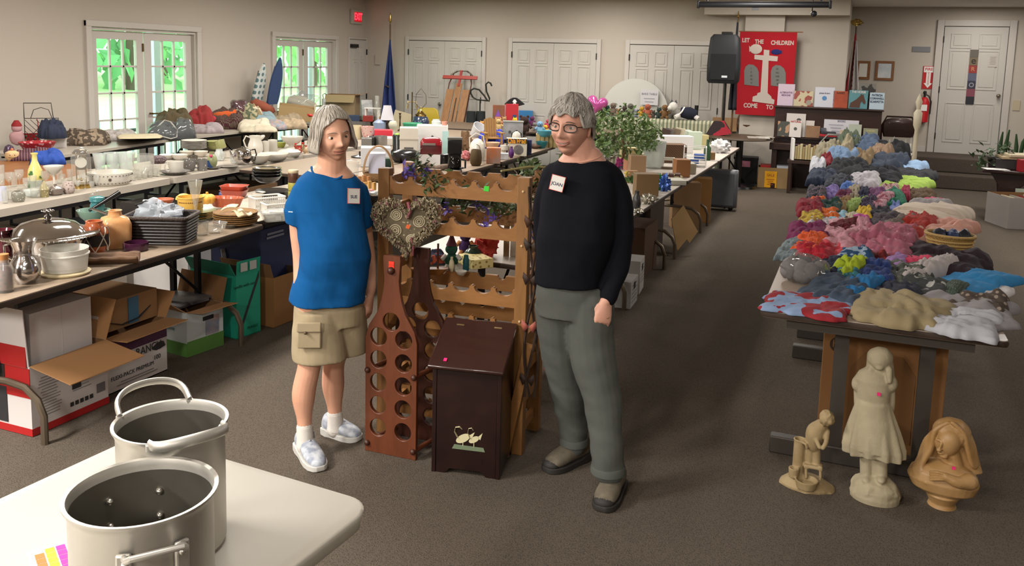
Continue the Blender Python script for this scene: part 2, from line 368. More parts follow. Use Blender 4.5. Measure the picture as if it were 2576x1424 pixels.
# signs and small things on the walls
q0,q1=aty(2296,117,YR),aty(2340,131,YR)
wallsign('wall_plaque','small grey plaque high on the wall beside the white door','sign',q0.x,q1.x,q1.z,q0.z,YR,mat('77797c',.5))
q0,q1=aty(2325,166,YR),aty(2347,224,YR);red=mat('b5121b',.5);white=mat('e8e4de',.6)
o=wallsign('fire_sign','red and white fire extinguisher arrow sign on the wall','sign',q0.x-.01,q1.x,q1.z,q0.z,YR,red)
w,h=q1.x-q0.x,q0.z-q1.z
ob('panel',B().box((0,-.008,h*.35),(w*.92,.004,h*.25)),white,o)
ar=[(-w*.2,h*.23),(-w*.2,-h*.25),(-w*.4,-h*.25),(0,-h*.46),(w*.4,-h*.25),(w*.2,-h*.25),(w*.2,h*.23)]
ob('arrow',B().plate(ar,[],.004,M=Matrix.Translation((0,-.008,0))),white,o)
text('FIRE',.062,red,o,(0,-.011,h*.36),bold=.001)
text('EXTINGUISHER',.03,red,o,(0,-.011,-.02),rot=(PI/2,PI/2,0))
oak=mat('8a5a30',.5,pat='wood',c2='6f4623',sc=8,vec=(1,1,8));paper=mat('d8d4cc',.7)
for(xa,ya,xb,yb,lb,mm)in((2204,153,2247,203,'oak framed sky picture hanging between the flag and the fire sign',mat('9fa9b3',.6,pat='noise',c2='d7d9d8',sc=5)),(2156,153,2187,200,'oak framed paper partly behind the striped flag',paper)):
    q0,q1=aty(xa,ya,YR),aty(xb,yb,YR)
    wallsign('picture_frame',lb,'picture',q0.x,q1.x,q1.z,q0.z,YR,mm,fm=oak,fw=.04)
q=aty(2322,315,YR)
o=T('fire_extinguisher','red fire extinguisher on the wall behind the white bedpost','extinguisher',(q.x-.02,YR-.09,.92),0)
ob('tank',B().lathe([(.02,0),(.075,.02),(.078,.34),(.05,.4),(.02,.42)],16),red,o);ob('valve',B().lathe([(.018,.42),(.018,.47),(.03,.48),(.02,.52)],10).box((0,-.04,.5),(.02,.12,.02)),darkm,o)
ob('hose',B().tube([(0,-.02,.47),(.06,-.03,.44),(.1,-.02,.35),(.095,-.02,.15)],.011),darkm,o);ob('tag',B().box((0,-.081,.25),(.09,.004,.1)),white,o)
wallsign('light_switch','almond light switch plate beside the white door','switch',2.24,2.34,1.18,1.34,YR,mat('b7a98e',.5),t=.01)
q=aty(952,150,YF)
wallsign('thermostat','small beige thermostat on the wall behind the blue flag','thermostat',q.x-.05,q.x+.05,q.z-.09,q.z+.09,YF,mat('b8aea2',.5),t=.03)
q=aty(2442,200,YR)
# decals on the door: seven square stickers in a strip, and a paper notice
z=aty(2444,125,YR).z
for i,(c,lb)in enumerate((('5d564c','dark olive top square'),('6e6148','tan square with letter e'),('8c2f2c','red square'),('55586e','slate blue square'),('2f3040','navy square with pale ring'),('7b3f4c','plum square'),('24242c','near-black bottom square'))):
    z1=z-i*.124;o=S('door_decal',lb+' in the sticker strip on the white door','sticker',B().box((0,0,0),(.12,.003,.122)),mat(c,.5),(1.63-.0+.0,YR-.046,z1-.06),0,'square stickers on the white door')
    if i==1:text('e',.15,mat('2c241c',.6),o,(0,-.003,.01),bold=.002)
    if i==2:text('R',.09,mat('c98a60',.6),o,(0,-.003,0))
    if i==4:ob('ring',B().plate(circ(0,0,.035),[circ(0,0,.024)],.002,M=Matrix.Translation((0,-.003,0))),mat('9a9ba5',.6),o)
o=S('door_notice','small printed paper notice taped to the white door','notice',B().box((0,0,0),(.13,.002,.19)),mat('b9b2a8',.7),(1.9,YR-.046,z-.17),0)
b=B()
for i in range(6):b.box((0,-.002,.06-i*.022),(.075 if i%2 else.09,.001,.007))
ob('print',b,mat('8f8983',.7),o)
# exit sign
o=T('exit_sign','lit red exit sign high on the wall near the corner','sign',(XL+.03,13.36,2.44),0)
ob('housing',B().box((0,0,0),(.05,.34,.25)),mat('b4aca2',.5),o,bev=.01)
ob('glow_panel',B().box((.026,.02,0),(.006,.24,.17)),mat('c01020',.5,emis=.5),o)
text('EXIT',.17,mat('ff3040',.5,emis=2.2),o,(.031,.02,0),rot=(PI/2,0,PI/2),bold=.006,sx=.72)
# projector screen hung from the ceiling, with its pull ball
y=10.6;q0,q1=aty(1757,12,y),aty(2089,11,y);z=(q0.z+q1.z)/2
o=T('projector_screen','rolled projector screen in a long black case under the ceiling','projector screen',((q0.x+q1.x)/2,y,z),0)
L=q1.x-q0.x;blk=mat('191a1e',.45)
ob('casing',B().tube([(-L/2,0,0),(L/2,0,0)],.035,12),blk,o)
for sx in(-1,1):ob('end_cap',B().box((sx*L/2,0,0),(.03,.09,.09)),blk,o,bev=.01);ob('bracket',B().box((sx*(L/2-.1),0,(ZC-z)/2+.02),(.02,.03,ZC-z-.04)),blk,o)
ob('pull_tab',B().box((-.08,-.0,-.05),(.08,.01,.03)),blk,o)
q=aty(2046,33,y)
o=T('ceiling_camera','black ball on a thin rod below the projector screen','camera',(q.x,y+.12,q.z),0)
ob('globe',B().ball((0,0,0),.036),blk,o);ob('rod',B().cyl((-.02,0,.03),(-.02,0,ZC-q.z),.006),blk,o)
# ------------------------------------------------------------------ outdoors
W('exterior_lawn',B().add([(-8.6,-10,-.3),(-8.6,40,-.3),(-60,40,2.2),(-60,-10,2.2)],[(0,3,2,1)]),mat('9cc47e',.95,pat='noise',c2='c9dca4',sc=.5,amt=.6))
W('exterior_deck',B().box((-9.6,10.5,-.08),(2.0,8,.1)),mat('8d8f90',.8))
lf=B()
for k,(x,y,h,r)in enumerate(((-24,13,7,3.6),(-27,18,8,4.2),(-23,22.5,7,3.4),(-26,27,8.5,4.2),(-22,31.5,7.5,3.6),(-31,23,10,4.5),(-24,36,8,4))):
    b=B();rr=random.Random(k)
    for i in range(520):
        d=Vector((rr.gauss(0,1),rr.gauss(0,1),rr.gauss(0,1))).normalized()*r*rr.uniform(.55,1.05);p=Vector((0,0,h*.5))+Vector((d.x,d.y,d.z*h/r*.52));s=rr.uniform(.22,.5)
        M=Matrix.Translation(p)@Euler((rr.uniform(0,6),rr.uniform(0,6),rr.uniform(0,6))).to_matrix().to_4x4()
        b.add([M@Vector(v)for v in((-s,0,0),(0,-s*.6,.05),(s,0,0),(0,s*.6,.05))],[(0,1,2,3)])
    lbl=('round leafy tree beyond the near glass doors','tall leafy tree beyond the lawn','bright green tree seen between the two pairs of glass doors','broad leafy tree beyond the far glass doors','dense leafy tree beyond the far glass doors','big tree standing behind the others','last leafy tree along the lawn')[k]
    o=T('leafy_tree',lbl,'tree',(x,y,.4),0,'trees beyond the lawn')
    ob('foliage',b,mat(('84bd7c','9aca8a','6aa870')[k%3],.7,trans=.0),o,flat=True);ob('trunk',B().cyl((0,0,0),(0,0,h*.55),.22,.1),mat('5b4a3a',.9),o)
o=T('deck_railing','dark deck railing with pale balusters outside the glass doors','railing',(-10.2,10.5,0),0)
ob('rail',B().box((0,0,.55),(.05,7.6,.05)).box((0,0,.1),(.05,7.6,.05)),mat('3a4245',.7),o)
b=B()
for i in range(48):b.box((0,-3.7+i*.157,.32),(.03,.045,.42))
ob('baluster',b,mat('cfd6dc',.6),o)
for(y,lb)in((9.3,'white porch post outside the near glass doors'),(12.9,'white porch post outside the far glass doors')):
    S('porch_post',lb,'post',B().box((0,0,1.3),(.14,.14,2.6)),mat('bfc6d2',.6),(-9.1,y,-.03),0,'porch posts')
p=aty(300,250,9.2);S('fence_post','short grey wooden post standing in the lawn','post',B().box((0,0,.5),(.16,.16,1.0)),mat('8e938f',.8),(-17.5,13.75,.1))
S('raised_planter','low blue grey planter wall outside the near glass doors','planter',B().box((0,0,.35),(.4,1.6,.7)),mat('7f95a3',.8),(-12.2,10.2,-.15))
# ================================================================== PEOPLE
def bake(b,voxel,smooth=4,disp=None):
    """grow one continuous skin over overlapping shapes; returns vertices and faces"""
    me=b.mesh('tmp');o=bpy.data.objects.new('tmp',me);C.objects.link(o)
    q=o.modifiers.new('r','REMESH');q.mode='VOXEL';q.voxel_size=voxel
    if smooth:q=o.modifiers.new('s','SMOOTH');q.factor=.5;q.iterations=smooth
    dg=bpy.context.evaluated_depsgraph_get();ev=o.evaluated_get(dg);m=ev.to_mesh()
    vs=[v.co.copy()for v in m.vertices];ns=[v.normal.copy()for v in m.vertices];fs=[tuple(p.vertices)for p in m.polygons]
    ev.to_mesh_clear();bpy.data.objects.remove(o)
    if disp:vs=[v+n*disp(v,n)for v,n in zip(vs,ns)]
    return vs,fs
def pix(p0,a):
    Mi=(Matrix.Translation(p0)@Matrix.Rotation(a,4,'Z')).inverted();c=Mi@CP;R3=Mi.to_3x3()
    def f(px,py,dy=0.):
        d=R3@ray(px,py);t=(dy-c.y)/d.y;return c+d*t
    return f
def ring(c,rx,ry,n=30,pw=2.3,yaw=0.,front=0.,tx=0.,ty=0.):
    out=[]
    for j in range(n):
        t=2*PI*j/n;ct,st=math.cos(t),math.sin(t)
        x=rx*abs(ct)**(2/pw)*(1 if ct>0 else-1);y=ry*abs(st)**(2/pw)*(1 if st>0 else-1)
        if y<0:y*=1+front
        X=x*math.cos(yaw)-y*math.sin(yaw);Y=x*math.sin(yaw)+y*math.cos(yaw)
        out.append((c[0]+X,c[1]+Y,c[2]+X*tx+Y*ty))
    return out
def limb(b,pts,rad,seg=18):
    P=[Vector(p)for p in pts];path=[];rr=[]
    for i in range(len(P)-1):                                     # smooth curve through the joints
        p0,p1,p2,p3=P[max(i-1,0)],P[i],P[i+1],P[min(i+2,len(P)-1)]
        for k in range(5):
            t=k/5;path.append(.5*((2*p1)+(p2-p0)*t+(2*p0-5*p1+4*p2-p3)*t*t+(3*p1-p0-3*p2+p3)*t**3));s=t*t*(3-2*t);rr.append(rad[i]*(1-s)+rad[i+1]*s)
    path.append(P[-1]);rr.append(rad[-1]);b.tube(path,rr,seg)
    b.ball(P[0],rad[0]*.97,14,9);b.ball(P[-1],rad[-1]*.97,14,9)
def hand(b,wrist,fwd,back,thumb,k=1.,curls=(.35,.4,.45,.5)):
    """palm with four fingers of different lengths and a thumb; fwd along the hand, back = back of the hand, thumb = side the thumb sits on"""
    f=Vector(fwd).normalized();n=Vector(back);n=(n-f*n.dot(f)).normalized();s=Vector(thumb);s=(s-f*s.dot(f)-n*s.dot(n)).normalized();w=Vector(wrist)
    def P(a,c,d):return w+f*a*k+s*c*k+n*d*k
    rings=[]
    for a,wd,th in((-.01,.026,.02),(.02,.032,.019),(.05,.039,.016),(.075,.041,.014),(.09,.038,.011)):
        rings.append([P(a,wd*math.cos(2*PI*j/16),th*math.sin(2*PI*j/16))for j in range(16)])
    b.loft(rings)
    for i,(c,L0)in enumerate(((.030,.070),(.010,.078),(-.010,.073),(-.029,.058))):
        cu=curls[i];p=P(.08,c,0);d=f.copy();pts=[p];q=p;ang=0
        for sgm,fr in enumerate((.45,.31,.24)):
            ang+=cu*(1,1.1,.7)[sgm];dd=(f*math.cos(ang)-n*math.sin(ang)+s*(c*.9)).normalized();q=q+dd*L0*fr*k;pts.append(q)
        b.tube(pts,[.0092*k,.0088*k,.008*k,.0062*k],10);b.ball(pts[-1],.0065*k,8,6);b.ball(pts[1],.0089*k,8,6);b.ball(pts[2],.0082*k,8,6)
    p=P(.018,.024,-.004);q=P(.045,.045,-.014);r=P(.072,.05,-.026);t=P(.09,.046,-.036)
    b.tube([p,q,r,t],[.014*k,.0115*k,.0098*k,.007*k],10);b.ball(t,.0075*k,8,6);b.ball(q,.0116*k,8,6);b.ball(r,.0098*k,8,6)
RX,RY,RZ=.073,.094,.116
def hsurf(u,v,sm=1.,fat=0.):
    """front of a face: depth (negative is forward) at u across, v up, from the middle of the head"""
    g=lambda a,s:math.exp(-(a/s)**2);au=abs(u)
    d=.0
    d+=.012*g(u,.0085)*(1/(1+math.exp((v-.018)/.006)))*(1/(1+math.exp(-(v+.036)/.004)))
    d+=.016*g(u,.0125)*g(v+.029,.0125)+.006*g(au-.0135,.0065)*g(v+.034,.008)
    d-=.010*g(au-.032,.017)*g(v-.002,.0125)
    d+=.0045*g(au-.03,.024)*g(v-.026,.009)
    d+=(.006+fat)*g(au-.042,.018)*g(v+.026,.02)*sm
    d-=.0035*g(au-.03+.25*(v+.047),.0045)*g(v+.045,.018)*sm;d-=.0012*g(au-.03,.016)*g(v+.016,.003)
    d+=.0055*g(u,.021)*g(v+.0525,.0048)+.006*g(u,.018)*g(v+.068,.0055)
    d-=.007*g(u,.025)*g(v+.0605,.0038)
    d-=.004*g(u,.03)*g(v+.08,.006)
    d+=.009*g(u,.022)*g(v+.097,.014)
    return d
def headmesh(b,Mh,sm=1.,fat=0.,jaw=.3):
    nu,nv=110,84;rg=[]
    for j in range(nv+1):
        t=PI*(j+.3)/(nv+.6);row=[]
        for i in range(nu):
            a=2*PI*i/nu;x=math.sin(t)*math.sin(a);y=-math.sin(t)*math.cos(a);z=-math.cos(t)
            k=1-jaw*max(0,-z)**1.7*(1 if True else 0)
            px,py,pz=x*RX*k,y*RY*(1-.10*max(0,-z)**2 if y<0 else 1-.35*max(0,-z)**1.5),z*RZ
            if y<0:py*=1-.06*max(0,z-.3)
            fr=max(0.,-y)**.6 if y<0 else 0.
            py-=hsurf(px,pz,sm,fat)*min(1,fr*1.6)
            row.append(Mh@Vector((px,py,pz)))
        rg.append(row)
    b.loft(rg)
    for sx in(-1,1):                                            # ears
        n=len(b.v);b.ball((0,0,0),(.008,.02,.031),14,10)
        for i in range(n,len(b.v)):
            q=Vector(b.v[i]);q.x+=.004*math.cos(q.y/.02*2.2)*-1;b.v[i]=tuple(Mh@(Matrix.Rotation(sx*.35,3,'Z')@q+Vector((sx*(RX+.001),.012,-.008))))
def fpt(u,v,off=0.):
    x=max(-.99,min(.99,u/RX));z=v/RZ;q=math.sqrt(max(.02,1-x*x-z*z));y=-RY*q*(1-.10*max(0,-z)**2)*(1-.06*max(0,z-.3))
    return Vector((u,y-hsurf(u,v)-off,v))
def face_parts(root,Mh,hairc,lipc,smile,eyec,open_=.004):
    for sx in(-1,1):
        c=fpt(sx*.0315,.002)+Vector((0,.0085,0))
        e=ob('eye',B().ball((0,0,0),.0125,16,12),mat('d8d2ca',.25),root);e.matrix_local=Mh@Matrix.Translation(c)
        ob('iris',B().lathe([(.0055,0),(.0052,.0012),(.0,.0016)],14),mat(eyec,.2),e,(0,-.0116,0),(PI/2,0,0))
        ob('pupil',B().lathe([(.0026,0),(.0,.0012)],12),mat('0c0a09',.2),e,(0,-.0125,0),(PI/2,0,0))
        b=B();r=.0136                                        # lids
        b.grid(lambda u,v:(r*math.sin((u-.5)*2.9)*math.cos(.42+v*1.0),-r*math.cos((u-.5)*2.9)*math.cos(.42+v*1.0),r*math.sin(.24-.26*((u-.5)*2)**2+v*1.1)),14,6)
        b.grid(lambda u,v:(r*math.sin((u-.5)*2.9)*math.cos(.35+v*.9),-r*math.cos((u-.5)*2.9)*math.cos(.35+v*.9),-r*math.sin(.2-.24*((u-.5)*2)**2+v*1.0)),14,6)
        l=ob('eyelid',b,SKIN[0],root);l.matrix_local=Mh@Matrix.Translation(c)
        b=B().tube([fpt(sx*(.015+.008*i),.0245+.0035*math.sin(i/4*3.0)-.0012*i*i/4,.001)for i in range(5)],[.002,.003,.0028,.0022,.0012],6,flat=.6)
        l=ob('eyebrow',b,mat(hairc,.8),root);l.matrix_local=Mh
    N=14;up=[];lo=[];w=.024+.003*smile
    for i in range(N+1):
        u=-w+2*w*i/N;k=1-(u/w)**2;cz=.0065*smile*(u/w)**2;up.append((u,-.0595+open_*k*.5+cz));lo.append((u,-.0605-open_*k+cz))
    b=B().tube([fpt(u,v+.0012,.0008)for u,v in up],[.001+.0032*(1-(u/w)**2)**.6 for u,v in up],8,flat=.8)
    b.tube([fpt(u,v-.0016,.0008)for u,v in lo],[.001+.0042*(1-(u/w)**2)**.6 for u,v in lo],8,flat=.8)
    l=ob('lips',b,mat(lipc,.45),root);l.matrix_local=Mh
    b=B();vs=[fpt(u*.85,v,-.001)for u,v in up]+[fpt(u*.85,v,-.001)for u,v in lo[::-1]];b.add(vs,[tuple(range(len(vs)))])
    l=ob('teeth',b,mat('d9d0c2',.3),root);l.matrix_local=Mh
SKIN=[None]
# ------------------------------------------------------------------ first woman: blue shirt, khaki shorts
p0=Vector((-2.13,3.1,0));a=facing(p0);sue=T('person','person in blue t-shirt and khaki shorts beside the wooden wine rack','person',p0,a)
X=pix(p0,a);s=3.72/CF
SKIN[0]=mat('d9a68a',.5,pat='noise',c2='cc957a',sc=14,amt=.9,bump=.05,bsc=260)
def D(px):return px*s
# body
b=B()
hc=X(835,340,.0);Mh=Matrix.Translation(hc)@Matrix.Rotation(.36,4,'Z')@Matrix.Rotation(-.10,4,'Y')@Matrix.Rotation(.06,4,'X')
limb(b,[X(832,470,.035),X(834,428,.03),X(836,375,.015)],[D(52),D(37),D(34)])
b.loft([ring(X(835,402,.025),D(31),.048),ring(X(832,416,.03),D(38),.055),ring(X(829,430,.035),D(54),.062),ring(X(829,440,.035),D(62),.068),ring(X(829,470,.035),D(66),.07)])
rings=[(X(832,440,.03),D(46),.05),(X(832,470,.03),D(60),.07),(X(832,540,.02),D(70),.08),(X(838,640,.01),D(68),.085),(X(830,740,.02),D(66),.085),(X(830,790,.02),D(66),.09)]
b.loft([ring(c,rx,ry)for c,rx,ry in rings])
limb(b,[X(772,478,.04),X(752,550,.035),X(758,655,.03),X(757,715,-.01),X(757,750,-.03)],[D(22),D(24),D(21),D(19),D(14)])
hand(b,X(758,752,-.03),(X(764,800,-.05)-X(758,752,-.03)),(-.75,-.65,0),(.5,-.8,0),.93,(.32,.42,.5,.55))
limb(b,[X(890,485,.09),X(912,560,.12),X(926,650,.13),X(930,715,.08),X(930,740,.07)],[D(20),D(22),D(20),D(17),D(13)])
hand(b,X(930,742,.07),(X(926,800,.04)-X(930,742,.07)),(.85,-.4,0),(-.3,-.9,0),.93,(.3,.35,.4,.45))
legs=[([X(797,770,.0),X(790,850,-.02),X(777,925,-.04),X(764,990,-.035),X(766,1060,-.04),X(768,1110,-.045)],[D(52),D(42),D(29),D(30),D(19),D(18)]),
        ([X(862,770,.03),X(850,850,.06),X(840,915,.09),X(838,965,.12),X(842,1030,.125),X(844,1070,.125)],[D(52),D(42),D(28),D(30),D(19),D(18)])]
for pt,rd in legs:limb(b,pt,rd)
vs,fs=bake(b,.0045,3)
q=B();q.add(vs,fs);headmesh(q,Mh,1.,.001,.3)
ob('body',q,SKIN[0],sue,ang=180)
face_parts(sue,Mh,'8f8579','b57868',.7,'4a4238',.0045)
# hair: chin-length bob
def hair(root,Mh,edge,th,m,seed,strand=.004,bulge=.012,part=0.,nu=120,nv=26,low=None,tuft=0.,locks=0,sweep=1.5,swb=0.):
    b=B();rows=[]
    for j in range(nv+1):
        row=[]
        for i in range(nu):
            ph=2*PI*i/nu;pw=(ph+PI)%(2*PI)-PI;e=edge(pw);zt=RZ+th
            s_=j/nv;el=(PI/2)*(1-min(s_*1.0,1.));zz=zt*math.sin(el)if False else zt-(zt-e)*(1-math.cos(s_*PI/2*1.0))**.9 if e>.03 else zt-(zt-e)*s_**1.35
            k=math.sqrt(max(0.,1-(max(zz,0)/zt)**2))if zz>0 else 1.+bulge/RX*math.sin(min(1,-zz/.1)*PI)*.55-max(0,-zz-.045)*1.6
            st=strand*(noise.noise(Vector((pw*7,s_*1.2,seed)))+.6*noise.noise(Vector((pw*22,s_*1.5,seed+3))))*min(1,s_*3)
            tf=tuft*noise.noise(Vector((math.sin(pw)*3.5,math.cos(pw)*3.5,s_*5+seed)))
            row.append(Vector(((RX+th+st+tf)*k*math.sin(pw)+part*(1-s_)**2*.0,-(RY+th*(.7 if abs(pw)<1 else 1)+st+tf)*k*math.cos(pw),zz+tf*.5)))
        rows.append(row)
    vsr=[Mh@v for r in rows for v in r];fs=[]
    for j in range(nv):
        for i in range(nu):fs.append((j*nu+i,(j+1)*nu+i,(j+1)*nu+(i+1)%nu,j*nu+(i+1)%nu))
    b.add(vsr,fs);o=ob('hair',b,m,root,ang=180)
    q=o.modifiers.new('thick','SOLIDIFY');q.thickness=.01;q.offset=-1
    rr=random.Random(int(seed*10));b=B()
    for _ in range(locks):                                        # loose locks lying over the mass of hair
        i=rr.randrange(nu);j0=rr.randrange(0,int(nv*.45));j1=min(nv,j0+rr.randrange(int(nv*.4),nv));dr=rr.uniform(-sweep,sweep)+swb;P=[]
        for k in range(7):
            j=j0+(j1-j0)*k/6;ii=(i+dr*k/6*nu/20)%nu;j_=int(j);v=rows[min(j_,nv)][int(ii)];P.append(Mh@(v*(1.004+.012*math.sin(k/6*PI))))
        b.tube(P,[.0012,.0028,.0036,.004,.0036,.0025,.0008],6,flat=.5)
    if locks:ob('hair_lock',b,m,o,ang=180,kind='stuff')
    return o
hm=mat('b8b0a4',.45,pat='wood',c2='958d82',sc=26,vec=(1,1,.12),amt=.7,bump=.3,bsc=90)
def edge1(p):
    a_=abs(p);f=.086-.05*max(0,-p-.02)**1.2-.016*max(0,p)
    lo_,hi_=(.86,1.08)if p<0 else(.95,1.15);t=max(0.,min(1.,(a_-lo_)/(hi_-lo_)));t=t*t*(3-2*t)
    return f*(1-t)+t*(-.066-.014*max(0,(a_-1.5)/1.6))
hair(sue,Mh,edge1,.016,hm,3.1,bulge=.022,locks=150,sweep=.7)
# shirt
blue=mat('0f4f86',.9,bump=.08,bsc=300,spec=.15)
b=B()
R_=[(X(828,428,.045),50,.05,0),(X(828,438,.037),64,.07,0),(X(827,452,.03),78,.085,.0),(X(826,470,.03),86,.098,.04),(X(826,505,.025),88,.108,.08),(X(830,550,.02),84,.112,.22),(X(838,600,.015),88,.115,.32),(X(842,640,.01),88,.12,.28),(X(838,690,.01),90,.122,.12),(X(826,735,.015),96,.13,.04),(X(823,757,.015),97,.135,.02)]
b.loft([ring(c,D(rx),ry,34,2.4,.15,fr,tx=-.02)for c,rx,ry,fr in R_])
b.loft([ring(X(800,446,.03),D(34),.06,20,2,.0),ring(X(774,470,.035),D(38),.078,20,2),ring(X(757,510,.035),D(37),.08,20,2),ring(X(749,545,.035),D(33),.076,20,2,tx=-.1),ring(X(747,566,.035),D(31),.072,20,2,tx=-.25)])
b.loft([ring(X(862,446,.05),D(34),.06,20,2),ring(X(888,468,.07),D(35),.074,20,2),ring(X(904,510,.1),D(32),.074,20,2),ring(X(912,572,.115),D(29),.07,20,2,tx=.2)])
def wr(v,n):
    k=.0045*noise.noise(Vector((v.x*9+v.z*7,v.y*9,v.z*5-v.x*5)))+.003*noise.noise(Vector((v.x*20+v.z*10,4,v.z*14)))
    return k*(1.6 if v.z<1.1 else.8)
vs,fs=bake(b,.006,6,wr);q=B();q.add(vs,fs);shirt=ob('shirt',q,blue,sue,ang=180)
col=[]
for i in range(29):
    t=PI*i/28;col.append(X(784+86*(1-math.cos(t))/2,421+33*math.sin(t)**1.1+3*i/28,-.076*math.sin(t)**.7+.035))
ob('collar',B().tube(col,.0058,8),blue,shirt)
skin_v=[]
b=B();n=14                                                   # open neckline: skin seen inside the collar
def chest(u,v):
    t=PI*u;bot=X(784+86*(1-math.cos(t))/2,420+33*math.sin(t)**1.1+3*u,-.075*math.sin(t)**.7+.035);top=X(812+44*(1-math.cos(t))/2,408,-.02*math.sin(t)+.03);return bot*(1-v)+top*v
ob('chest',B().grid(chest,28,6),SKIN[0],sue,ang=180)
# name tag
def nametag(par,c,rz,tilt,nm,w=.058,h=.066):
    o=ob('name_tag',B().box((0,0,0),(w,.0015,h)),mat('d9d6d0',.6),par,c,(tilt,0,rz))
    ou=[(-w/2,-h/2),(w/2,-h/2),(w/2,h/2),(-w/2,h/2)];i=[(x*.93,z*.94)for x,z in ou]
    ob('border',B().plate(ou,[i],.0022),mat('c8584c',.6),o);text(nm,.019,mat('3a3f58',.7),o,(0,-.0012,-.004),name='handwriting',bold=.0002);return o
def stick(o,px,py,X,ang=0,lift=.003,dmin=-.4):
    """lay a tag on the shirt in front of it"""
    pass
nt=nametag(sue,X(890,493,-.098),.32,-.12,'SUE');nt.rotation_euler=(-.16,.10,.42)
ob('sleeve_mark',B().box((0,0,0),(.02,.001,.004)),mat('c8d4de',.6),shirt,X(731,533,-.036),(0,0,-.35))
# shorts
kh=mat('a5957a',.85,pat='noise',c2='978769',sc=9,amt=.8,bump=.1,bsc=300)
b=B()
b.loft([ring(X(828,735,.02),D(80),.1,30,2.4),ring(X(828,770,.02),D(88),.115,30,2.4),ring(X(826,812,.025),D(90),.12,30,2.3)])
b.loft([ring(X(800,775,.0),D(58),.11,26,2.3),ring(X(800,830,-.01),D(66),.11,26,2.3),ring(X(802,880,-.02),D(69),.108,26,2.3),ring(X(804,902,-.025),D(69),.105,26,2.3)])
b.loft([ring(X(868,775,.04),D(52),.11,26,2.3),ring(X(875,820,.06),D(50),.11,26,2.3),ring(X(878,860,.07),D(46),.105,26,2.3),ring(X(880,882,.075),D(45),.1,26,2.3)])
vs,fs=bake(b,.006,5,lambda v,n:.005*noise.noise(Vector((v.x*14,v.y*9,v.z*9))));q=B();q.add(vs,fs);sh=ob('shorts',q,kh,sue,ang=180)
ob('cargo_pocket',B().box((0,0,0),(.1,.012,.1)),kh,sh,X(778,848,-.128),(0,0,-.15),bev=.006);ob('pocket_flap',B().box((0,-.006,.045),(.104,.014,.045)),kh,sh,X(778,848,-.128),(0,0,-.15),bev=.006)
ob('button',B().ball((0,0,0),.007),mat('5a4a38',.5),sh,X(768,838,-.14))
# socks and running shoes
def shoe(root,heel,toe,w,m,solem,lacem,h=.085,name='shoe',laces=5,toem=None,sock=None):
    """low shoe from heel to toe on the floor, in the person's own frame"""
    h0=Vector((heel.x,heel.y,0));t0=Vector((toe.x,toe.y,0));f=t0-h0;L=f.length;an=math.atan2(f.y,f.x)+PI/2
    o=bpy.data.objects.new(name,None);C.objects.link(o);o.parent=root;o.location=h0;o.rotation_euler=(0,0,an);M=Matrix()
    # local: -y is toe direction
    pr=[(0,.62,.075,.012),(.04,.8,.088,.006),(.16,.84,.09,0),(.3,.82,.085,0),(.42,.86,.075,0),(.56,.96,.062,0),(.72,1.0,.05,0),(.86,.88,.04,0),(.96,.6,.03,.002),(1.0,.3,.02,.004)]
    b=B();rg=[]
    for t,ww,hh,z0 in pr:
        r_=[]
        for j in range(22):
            c=2*PI*j/22;cc,ss=math.cos(c),math.sin(c);hk=hh*h/.085
            r_.append((w/2*ww*abs(cc)**.8*(1 if cc>0 else-1)*(1-.28*max(0,ss)),-L*t,.018+hk*.5+hk*.5*abs(ss)**.75*(1 if ss>0 else-1)))
        rg.append(r_)
    b.loft(rg);ob('upper',b,m,o,sub=1)
    b=B();rg=[]
    for t,ww,hh,z0 in pr:
        zz=[z0,.026+(.012 if t<.2 else 0)];k=w/2*ww*1.06+.002
        rg.append([(-k,-L*(t*1.02-.01),zz[0]),(k,-L*(t*1.02-.01),zz[0]),(k*1.01,-L*(t*1.02-.01),zz[1]),(-k*1.01,-L*(t*1.02-.01),zz[1])])
    b.loft(rg);ob('sole',b,solem,o,bev=.003)
    b=B()
    for i in range(laces):
        t=.3+.32*i/(laces-1);zt=.02+h/.085*(.086-.036*i/(laces-1))
        b.tube([(-w*.24,-L*t,zt-.012),(0,-L*(t+.02),zt+.002),(w*.24,-L*(t+.04*(1 if i%2 else-1)),zt-.012)],.0035,6)
    b.tube([(0,-L*.33,.02+h),(w*.3,-L*.36,.03+h),(w*.38,-L*.3,h*.9)],.003,6);b.tube([(0,-L*.33,.02+h),(-w*.3,-L*.37,.03+h),(-w*.36,-L*.32,h*.9)],.003,6)
    ob('lace',b,lacem,o)
    if toem:ob('toe_cap',B().ball((0,-L*.86,.032),(w*.42,L*.15,.026),16,10),toem,o)
    return o
gm=mat('8d94a2',.55,pat='noise',c2='c4c8ce',sc=30,amt=.25);solm=mat('c2bfb9',.6);lam=mat('9aa0ac',.7)
def wl(px,py):return X_(at(px,py,0))
Mi=(Matrix.Translation(p0)@Matrix.Rotation(a,4,'Z')).inverted()
for(hp_,tp,pt)in(((757,1128),(806,1188),legs[0][0]),((817,1088),(905,1110),legs[1][0])):
    shoe(sue,Mi@at(*hp_,0),Mi@at(*tp,0),.092,gm,solm,lam,.082)
    q=pt[-1];c=pt[-2];b=B();limb(b,[q-Vector((0,0,.02)),q+(c-q)*.15,q+(c-q)*.75],[.04,.037,.036]);ob('sock',b,mat('d6d0c8',.9,bump=.2,bsc=300),sue)
